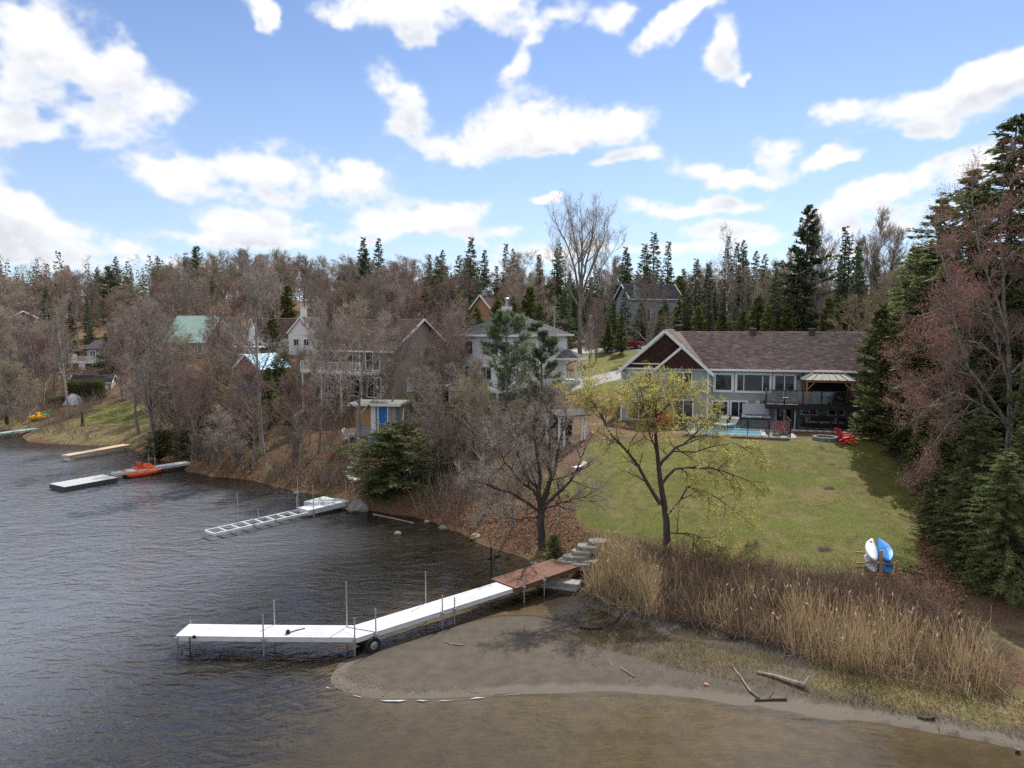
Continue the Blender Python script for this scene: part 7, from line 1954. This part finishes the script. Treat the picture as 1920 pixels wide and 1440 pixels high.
q = hit(138, 758)
tp = MB(); rg = np.random.RandomState(8)
tp.loft([[(r_ * math.cos(a) * k_, r_ * .7 * math.sin(a) * k_, z) for a, k_ in zip(np.linspace(0, 6.283, 11)[:-1], rg.uniform(.85, 1.15, 10))] for r_, z in ((1.6, -.1), (1.25, .35), (.85, 1.0), (.3, 1.45))])
tag(tp.build('covered_pile', mat('white_tarp', (.60, .61, .66), .12, 3, .6, .4), None, q), 'heap under a white tarpaulin at the foot of the clipped hedge', 'tarpaulin')
q = hit(155, 799); ph = .0
PROTO['stump'] = bare_tree(77, 3.0, 0.28, 0.25, 0.6, 6, 3, 3, 0, multi=1, twig_w=.02, twig_l=.5, name='stump', trunk_mat=bark_dark, twig_mat=twig_grey); PH['stump'] = 3.2
plant('stump', 'pollard_tree', q, 2.5, 'short thick pollard stump standing in dry grass on the left lawn', 'tree')
# clipped hedges: leafy boxes
def hedge(p, L, D, Hh, rz, label, seed, mt, dens=420):
    e = empty('hedge', p, rz, label, 'hedge'); rg = np.random.RandomState(seed); n = int(dens * (L * Hh * 2 + L * D + D * Hh * 2))
    f = rg.rand(n); P = np.empty((n, 3)); a, b_ = rg.rand(n), rg.rand(n)
    areas = np.array([L * Hh, L * Hh, D * Hh, D * Hh, L * D]); c_ = np.cumsum(areas) / areas.sum(); k_ = np.searchsorted(c_, f)
    P[:, 0] = np.where(k_ == 2, 0, np.where(k_ == 3, L, a * L)); P[:, 1] = np.where(k_ == 0, 0, np.where(k_ == 1, D, np.where(k_ == 4, b_ * D, a * D))); P[:, 2] = np.where(k_ == 4, Hh, b_ * Hh)
    P += rg.normal(0, .09, P.shape); Dn = nrm(rg.normal(0, 1, P.shape) + np.array([0, 0, .8]))
    V, Q = leaves(rg, P, Dn, .26 * rg.uniform(.6, 1.2, n), .10)
    link('foliage', Soup().add(V, Q, None, np.repeat(rg.uniform(.7, 1.25, n), 4)).mesh('hedge_foliage', mt), e)
    part('core', MB().box(.18, L - .18, .18, D - .18, -.2, Hh - .15), bark_conifer, e)
q = ground(122, 100); hedge(q, 4.4, 1.2, float(atY(960, 716, 100)[2] - q[2]), R(8), 'tall clipped green hedge in front of the grey shed', 1, needles_cedar, 120)
q = ground(82, 99); hedge(q, 3.0, 1.2, 1.5, R(14), 'low dark hedge left of the pale trunk', 2, needles_hemlock, 120)
# white garden bench and stair rail pieces glimpsed between trunks
q = ground(308, 92); bn = empty('stair_rail', q, R(28), 'white slanting stair rail glimpsed between trunks on the left', 'railing')
for i, (x, z) in enumerate(((0, 0), (1.0, .45), (2.0, .9), (3.2, 1.45))): part('post', MB().box(x - .05, x + .05, -.05, .05, z - .6, z + .95), white, bn)
part('rail', MB().bar((0, 0, .92), (3.2, 0, 2.37), .08).bar((0, 0, .45), (3.2, 0, 1.9), .06), white, bn)
q = hit(432, 712); q = ground(433, 84)
st = empty('white_post', q, 0, 'white gate post among the bushes by the blue cottage', 'post'); part('shaft', MB().box(-.35, .35, -.1, .1, -.3, 1.9), off_white, st); part('cap', MB().box(-.42, .42, -.16, .16, 1.9, 2.02), white, st)
q = hit(1088, 880)
lg = empty('garden_recliner', q, R(-50), 'pale folded recliner lying on the leaf litter at the lawn edge', 'recliner'); lg.scale = (.7, .7, .7); part('seat', MB().box(-.3, .3, -.9, .2, .2, .28), MATS['pale_canvas'], lg); part('backrest', MB().hexa([(-.3, .2, .22), (.3, .2, .22), (.3, .26, .22), (-.3, .26, .22), (-.3, .7, .65), (.3, .7, .65), (.3, .76, .63), (-.3, .76, .63)]), MATS['pale_canvas'], lg)
for x in (-.26, .26): part('leg', MB().bar((x, -.8, .2), (x, -.7, -.05), .04).bar((x, .1, .2), (x, .25, -.05), .04), galv, lg)

# ================================================================== KAYAK RACK
kp = hit(1650, 1086)
rack = empty('kayak_rack', kp, R(-9), 'brown timber rack holding covered and blue kayaks beside the lawn', 'rack'); rack.scale = (.78, .78, .78)
for y in (0, 1.9):
    part('base_beam', MB().box(-.95, .95, y - .06, y + .06, .02, .15), cedar_wood, rack)
    part('upright', MB().box(-.06, .08, y - .06, y + .06, .15, 1.75), cedar_wood, rack)
    for z in (.30, .98): part('arm', MB().box(-.85, -.061, y - .05, y + .05, z - .05, z + .05).box(.081, .85, y - .05, y + .05, z - .05, z + .05), cedar_wood, rack)
    part('end_post', MB().box(.86, .96, y - .05, y + .05, .15, 1.15), cedar_wood, rack)
part('foot', MB().box(-.9, -.78, .06, 1.84, 0.0, .1).box(.78, .9, .06, 1.84, 0.0, .1), cedar_wood, rack)
kblue = mat('blue_kayak_plastic', (.015, .19, .55), .12, 2, .35); kwhite = mat('silver_cover', (.58, .60, .66), .14, 4, .55, .5)
def kayak(x, z, roll, label, mt, L=3.3, ridges=True, hatch=True):
    """hull lying on its side in the rack, bow towards the lake"""
    e = empty('kayak', tuple(np.array(kp) + np.array([x * math.cos(R(-9)), x * math.sin(R(-9)), z]) * .78), R(-9), label, 'kayak', 'kayaks on the rack')
    rings = []
    N = 16
    for t_ in np.linspace(0, 1, 13):
        s_ = math.sin(math.pi * min(max(t_, .015), .985)) ** .62; w_, h_ = .41 * s_, .20 * s_ + .02
        lift = .16 * (abs(t_ - .5) * 2) ** 3
        ring = []
        for j in range(N):
            a = j / N * 6.283; rr = 1 + (.10 * s_ if ridges and j % 4 == 1 else 0)
            ring.append((w_ * math.cos(a) * rr, -.55 + L * t_, (h_ * math.sin(a) * (1.0 if math.sin(a) > 0 else 1.15)) * rr + lift))
        rings.append(ring)
    hull = part('hull', MB().loft(rings), mt, e, smooth=not ridges)
    if False: part('seat_well', MB().loft([[(.2 * math.cos(a), L * .42 + .45 * math.sin(a), .175) for a in np.linspace(0, 6.283, 13)[:-1]], [(.24 * math.cos(a), L * .42 + .5 * math.sin(a), .215) for a in np.linspace(0, 6.283, 13)[:-1]]]), black_metal, e)
    e.rotation_euler = (R(7), roll, R(-20)); e.scale = (.78, .78, .78); return e
kayak(.46, 1.24, R(-30), 'blue ridged kayak on the upper right arms of the rack', kblue)
kayak(.44, .54, R(-26), 'blue ridged kayak on the lower right arms of the rack', kblue)
kayak(-.48, 1.26, R(34), 'kayak wrapped in a pale silver cover, upper left on the rack', kwhite, ridges=False, hatch=False)
kayak(-.48, .56, R(30), 'kayak wrapped in a pale silver cover, lower left on the rack', kwhite, ridges=False, hatch=False)

# ================================================================== DRIFTWOOD
drift = mat('grey_driftwood', (.26, .22, .175), .35, 4, .9, .5, grain=(1, 1, .3)); dark_drift = mat('dark_wet_log', (.06, .045, .035), .4, 4, .8, .5)
def log(pts, r0, r1, label, mt, name='driftwood', twigs=()):
    P = [hit(a, b_) + np.array([0, 0, r]) for (a, b_), r in zip(pts, np.linspace(r0, r1, len(pts)))]
    o = empty(name, P[0], 0, label, 'driftwood'); P = [p - P[0] for p in P]
    part('log', MB().tube(P, list(np.linspace(r0, r1, len(pts))), 7), mt, o, smooth=True)
    for i, (dx, dy, dz) in twigs: part('branch', MB().tube([P[i], P[i] + np.array([dx, dy, dz]) * .6, P[i] + np.array([dx, dy, dz])], [r1 * .8, r1 * .6, r1 * .3], 5), mt, o)
log([(1420, 1264), (1450, 1272), (1480, 1284), (1508, 1294)], .05, .10, 'long grey driftwood log lying on the dry grass shore', drift, twigs=[(3, (.25, .1, .35))])
log([(1375, 1255), (1390, 1276), (1405, 1298), (1424, 1313)], .025, .05, 'thin slanting grey driftwood pole on the wet sand', drift)
log([(1415, 1315), (1440, 1316), (1475, 1313)], .03, .045, 'dark driftwood stick lying at the waterline', dark_drift, twigs=[(1, (.3, .25, .15))])
log([(1162, 1254), (1175, 1262), (1190, 1271)], .02, .035, 'short pale stick on the sand bar', drift)
log([(833, 1204), (845, 1211), (868, 1213)], .02, .03, 'small curved pale stick on the sand bar below the dock', drift)
log([(1720, 1346), (1735, 1350), (1752, 1352)], .03, .05, 'short dark stick in the pebbles at the right shore', dark_drift)
log([(1090, 1180), (1110, 1182), (1128, 1180)], .05, .05, 'dark sunken beam in the muddy channel', dark_drift, twigs=[(0, (.02, .5, .1)), (1, (.2, .4, .05))])
log([(700, 966), (740, 975), (775, 982)], .06, .04, 'pale fallen trunk along the leafy waterline', drift)
# ================================================================== GROUND COVER (nobody could count it)
rg = np.random.RandomState(21)
def in_poly(pixpoly, n, pad=0.0):
    """n random ground points inside a photo outline laid on the ground"""
    wp = np.array([hit(a, b)[:2] for a, b in pixpoly]); lo, hi = wp.min(0), wp.max(0); out = []
    while sum(len(o) for o in out) < n:
        q = lo + (hi - lo) * rg.rand(n * 2, 2); out.append(q[sdist(wp, q[:, 0], q[:, 1]) > pad])
    q = np.concatenate(out)[:n]
    return np.concatenate([q, H(q[:, 0], q[:, 1])[:, None]], 1)
def stalks(P, h, w, lean, segs=2, bend=.25, name='x', mt=None, shade=None):
    N = len(P); D = nrm(np.stack([rg.normal(0, lean, N), rg.normal(0, lean, N), np.ones(N)], 1))
    l = branch_lines(rg, P - np.array([0, 0, .03]), D, h, segs, -bend, lean * .6)
    side = nrm(np.cross(D, nrm(np.stack([rg.normal(0, .4, N), np.ones(N), np.zeros(N)], 1))))
    ww = (np.broadcast_to(w, N)[:, None] * np.linspace(1, .45, segs + 1)[None])[..., None]
    A_ = l - side[:, None] * ww / 2; B_ = l + side[:, None] * ww / 2
    V = np.concatenate([A_, B_], 1); K = segs + 1; base = (np.arange(N) * 2 * K)[:, None]
    Q = np.concatenate([base + np.array([i, K + i, K + i + 1, i + 1]) for i in range(segs)])
    sh = np.repeat(rg.uniform(.65, 1.35, N) if shade is None else shade, 2 * K)
    return l, V.reshape(-1, 3), Q, sh

reed_m = mat('dry_reed', (.38, .285, .165), .2, 1.2, .85, attr=True, trans=.3)
plume_m = mat('reed_plume', (.46, .38, .27), .2, 1.5, .9, attr=True, trans=.4)
LEFT_TUFT = [(1108, 1086), (1142, 1066), (1180, 1070), (1225, 1090), (1232, 1160), (1200, 1158), (1150, 1143), (1098, 1116)]
RIGHT = [(1480, 1150), (1600, 1170), (1720, 1205), (1860, 1250), (1905, 1310), (1800, 1308), (1650, 1283), (1540, 1250), (1470, 1222)]
MID = [(1232, 1092), (1450, 1130), (1480, 1150), (1470, 1222), (1400, 1202), (1300, 1170), (1236, 1166)]
so = Soup(); heads = []
for poly, n, h0_, h1_ in ((LEFT_TUFT, 2300, 1.4, 2.1), (RIGHT, 2600, .9, 2.0), (MID, 650, .7, 1.5)):
    P = in_poly(poly, n)
    # reeds gather in clumps
    cl = vnoise(P[:, 0], P[:, 1], .9, 77) + .5; P = P[rg.rand(len(P)) < -.15 + cl * 1.5]
    h = rg.uniform(h0_, h1_, len(P)) * (.75 + .5 * (vnoise(P[:, 0], P[:, 1], .6, 83) + .5))
    l, V, Q, sh = stalks(P, h, rg.uniform(.014, .028, len(P)), .15, 3, .35); so.add(V, Q, None, sh)
    heads.append(l[rg.rand(len(l)) < .10])
    P2 = in_poly(poly, n // 2); l2, V, Q, sh = stalks(P2, rg.uniform(.3, 1.3, len(P2)), .03, .75, 2, .9); so.add(V, Q, None, sh * .8)
tag(link('reeds', so.mesh('reeds', reed_m)), 'dry tan reeds along the muddy channel', kind='stuff')
hd = np.concatenate(heads); V, Q = leaves(rg, hd[:, -1], nrm(hd[:, -1] - hd[:, -2]) + rg.normal(0, .3, (len(hd), 3)), .22, .06)
tag(link('reed_plumes', Soup().add(V, Q, None, np.repeat(rg.uniform(.7, 1.3, len(hd)), 4)).mesh('reed_plumes', plume_m)), 'pale plumes on the reeds', kind='stuff')

brush_m = mat('dead_brush', (.205, .138, .102), .3, 1.2, .9, attr=True)
BRUSH = [(1105, 1040), (1180, 1034), (1290, 1042), (1400, 1058), (1600, 1092), (1735, 1120), (1790, 1190), (1880, 1240), (1720, 1205), (1600, 1172), (1480, 1152), (1300, 1110), (1225, 1092), (1130, 1064)]
P = in_poly(BRUSH, 7000); _, V, Q, sh = stalks(P, rg.uniform(.35, 1.15, len(P)) * (.6 + 1.2 * (vnoise(P[:, 0], P[:, 1], .7, 78) + .5)), .020, .42, 3, .2)
P2 = np.concatenate([in_poly(MID, 5500), in_poly(RIGHT, 2200)]); _, V2, Q2, sh2 = stalks(P2, rg.uniform(.3, 1.15, len(P2)), .018, .5, 3, .3)
tag(link('bank_brush', Soup().add(V, Q, None, sh).add(V2, Q2, None, sh2).mesh('bank_brush', brush_m)), 'dark reddish brown dead brush behind the reeds', kind='stuff')

# undergrowth of the wooded slopes: thin stems in clumps
N = 5200; px = rg.uniform(-30, 1120, N); Yd = rg.uniform(46, 135, N) ; X_ = (px - 960) / FPX * Yd; Z_ = H(X_, Yd)
lawnv = np.array([z_lawn[min(np.searchsorted(GY, y), len(GY) - 1), min(np.searchsorted(GX, x), len(GX) - 1)] for x, y in zip(X_, Yd)])
uu, wwn = (X_ - HO[0]) * HU[0] + (Yd - HO[1]) * HU[1], (X_ - HO[0]) * HW[0] + (Yd - HO[1]) * HW[1]
ok = (Z_ > .35) & (lawnv < .3) & ~((uu > -2) & (wwn > -9)) & ~((px > 1010) & (Yd < 60)) & ~((px > 1060) & (Yd > 66)) & ~((px > 650) & (px < 745) & (Yd < 66) & (Yd > 56)) & (vnoise(X_, Yd, .12, 80) > -.22)
P = np.repeat(np.stack([X_, Yd, Z_], 1)[ok], 9, 0); P[:, :2] += rg.normal(0, .45, (len(P), 2)); P[:, 2] = H(P[:, 0], P[:, 1]); P = P[P[:, 2] > .2]
_, V, Q, sh = stalks(P, rg.uniform(.4, 2.1, len(P)), .022 + .00025 * P[:, 1], .32, 3, .1)
tag(link('undergrowth', Soup().add(V, Q, None, sh).mesh('undergrowth', mat('undergrowth_stem', (.245, .190, .150), .3, .6, .9, attr=True))), 'thin brown undergrowth stems on the wooded slopes', kind='stuff')

# fallen leaves
leaf_m = mat('fallen_leaf', (.235, .125, .072), .35, 2, .85, attr=True)
SLOPE = [(500, 905), (560, 860), (660, 850), (800, 860), (960, 880), (1060, 900), (1085, 985), (1130, 1010), (1090, 1060), (1010, 1050), (930, 1025), (860, 992), (760, 962), (640, 925), (560, 920)]
P = np.concatenate([in_poly(SLOPE, 15000), in_poly([(1712, 900), (1760, 880), (1810, 1000), (1810, 1180), (1700, 1140), (1620, 1094), (1728, 1060)], 6000), in_poly([(260, 850), (480, 860), (500, 900), (400, 890), (330, 868)], 3000)])
D = nrm(rg.normal(0, 1, P.shape) * np.array([1, 1, .3])); V, Q = leaves(rg, P + np.array([0, 0, .02]), D, rg.uniform(.07, .15, len(P)), .075)
tag(link('fallen_leaves', Soup().add(V, Q, None, np.repeat(rg.choice([.35, .6, .9, 1.2, 1.6], len(P)), 4)).mesh('fallen_leaves', leaf_m)), 'russet fallen leaves on the bank', kind='stuff')

# grass: short lawn blades and longer dry tufts on the shore strip
lawn_m = mat('lawn_blade', (.160, .160, .034), .3, .5, .8, attr=True, trans=.35)
P = in_poly(LAWN_MAIN, 24000, .2)
wi = z_worn[np.clip(np.searchsorted(GY, P[:, 1]), 0, len(GY) - 1), np.clip(np.searchsorted(GX, P[:, 0]), 0, len(GX) - 1)]; P = P[wi < .35]
_, V, Q, sh = stalks(P, rg.uniform(.04, .10, len(P)), .022, .45, 1, 0)
tag(link('lawn_grass', Soup().add(V, Q, None, sh * np.repeat(np.where(rg.rand(len(P)) < .25, 1.7, 1.0) * (1 + 1.1 * vnoise(P[:, 0], P[:, 1], .28, 95) + .6 * vnoise(P[:, 0], P[:, 1], .9, 96)), 4)).mesh('lawn_grass', lawn_m)), 'short mottled lawn grass', kind='stuff')
dry_m = mat('dry_grass_blade', (.22, .175, .075), .35, .7, .85, attr=True, trans=.3)
STRIP = [(1010, 1196), (1110, 1187), (1250, 1193), (1400, 1217), (1600, 1258), (1800, 1305), (1920, 1325), (1920, 1385), (1700, 1343), (1500, 1304), (1400, 1288), (1300, 1264), (1150, 1222)]
P = np.concatenate([in_poly(STRIP, 13000), in_poly([(50, 825), (70, 800), (150, 798), (235, 790), (300, 800), (255, 834), (200, 835), (110, 830)], 3000), in_poly([(1080, 1005), (1130, 1002), (1250, 1040), (1440, 1066), (1600, 1085), (1600, 1098), (1440, 1085), (1250, 1062), (1100, 1030)], 3500)])
cl = vnoise(P[:, 0], P[:, 1], .8, 79) + .5; P = P[rg.rand(len(P)) < .15 + cl]
_, V, Q, sh = stalks(P, rg.uniform(.08, .30, len(P)), .020, .55, 2, .5)
tag(link('dry_grass', Soup().add(V, Q, None, sh).mesh('dry_grass', dry_m)), 'tangled dry grass along the shore', kind='stuff')

# pebbles and shell bits on the strand
P = np.concatenate([in_poly([(1010, 1205), (1150, 1228), (1300, 1270), (1500, 1314), (1700, 1350), (1900, 1395), (1900, 1402), (1700, 1362), (1500, 1328), (1300, 1302), (1150, 1280), (1020, 1240)], 1000), in_poly([(622, 1268), (650, 1250), (690, 1228), (700, 1260), (720, 1290), (900, 1290), (900, 1303), (720, 1309), (640, 1296)], 1000), in_poly([(700, 1250), (850, 1190), (1000, 1180), (1200, 1260), (1000, 1285), (800, 1280)], 120)])
n = len(P); r_ = rg.uniform(.009, .026, n) * np.where(rg.rand(n) < .06, 1.8, 1); oc = np.array([[1, 0, 0], [0, 1, 0], [-1, 0, 0], [0, -1, 0], [0, 0, .7], [0, 0, -.7]])
V = (P[:, None] + oc[None] * r_[:, None, None] * rg.uniform(.7, 1.3, (n, 6, 1))).reshape(-1, 3); tr_ = np.array([[0, 1, 4], [1, 2, 4], [2, 3, 4], [3, 0, 4], [1, 0, 5], [2, 1, 5], [3, 2, 5], [0, 3, 5]])
T = (np.arange(n)[:, None, None] * 6 + tr_[None]).reshape(-1, 3)
tag(link('pebbles', Soup().add(V, None, T, np.repeat(rg.choice([.4, .7, 1, 1.4, 2.0], n, p=[.25, .34, .27, .10, .04]), 6)).mesh('pebbles', mat('pebble', (.25, .22, .19), .2, 3, .8, attr=True))), 'pebbles and shell bits on the strand', kind='stuff')

# foam line where wavelets break on the sand bar
fl = np.array([at(a, b, 0.012) for a, b in [(613, 1288), (640, 1299), (675, 1307), (720, 1312.5), (780, 1314), (840, 1312.5), (890, 1308), (930, 1304), (975, 1301)]])
s_ = np.concatenate([[0], np.cumsum(np.linalg.norm(np.diff(fl, axis=0), axis=1))]); q = np.linspace(0, s_[-1], 260); c_ = np.stack([np.interp(q, s_, fl[:, i]) for i in range(3)], 1)
tn = np.gradient(c_, axis=0); tn = nrm(tn); nr = np.stack([-tn[:, 1], tn[:, 0], 0 * q], 1)
wob = vnoise(q, q * 0, 1.3, 90)[:, None] * .10 + vnoise(q, q * 0, 6, 92)[:, None] * .05; wd_ = np.clip(.018 + vnoise(q, q * 0, 2.6, 91)[:, None] * .11, .001, .08)
V = np.concatenate([c_ + nr * (wob - wd_), c_ + nr * (wob + wd_)]); n = len(q)
Q = np.array([(i, i + 1, n + i + 1, n + i) for i in range(n - 1)])
tag(link('foam', mesh_np('foam', V, Q, None, mat('foam', (.42, .42, .42), .3, 9, .7))), 'thin white foam line along the sand bar', kind='stuff')
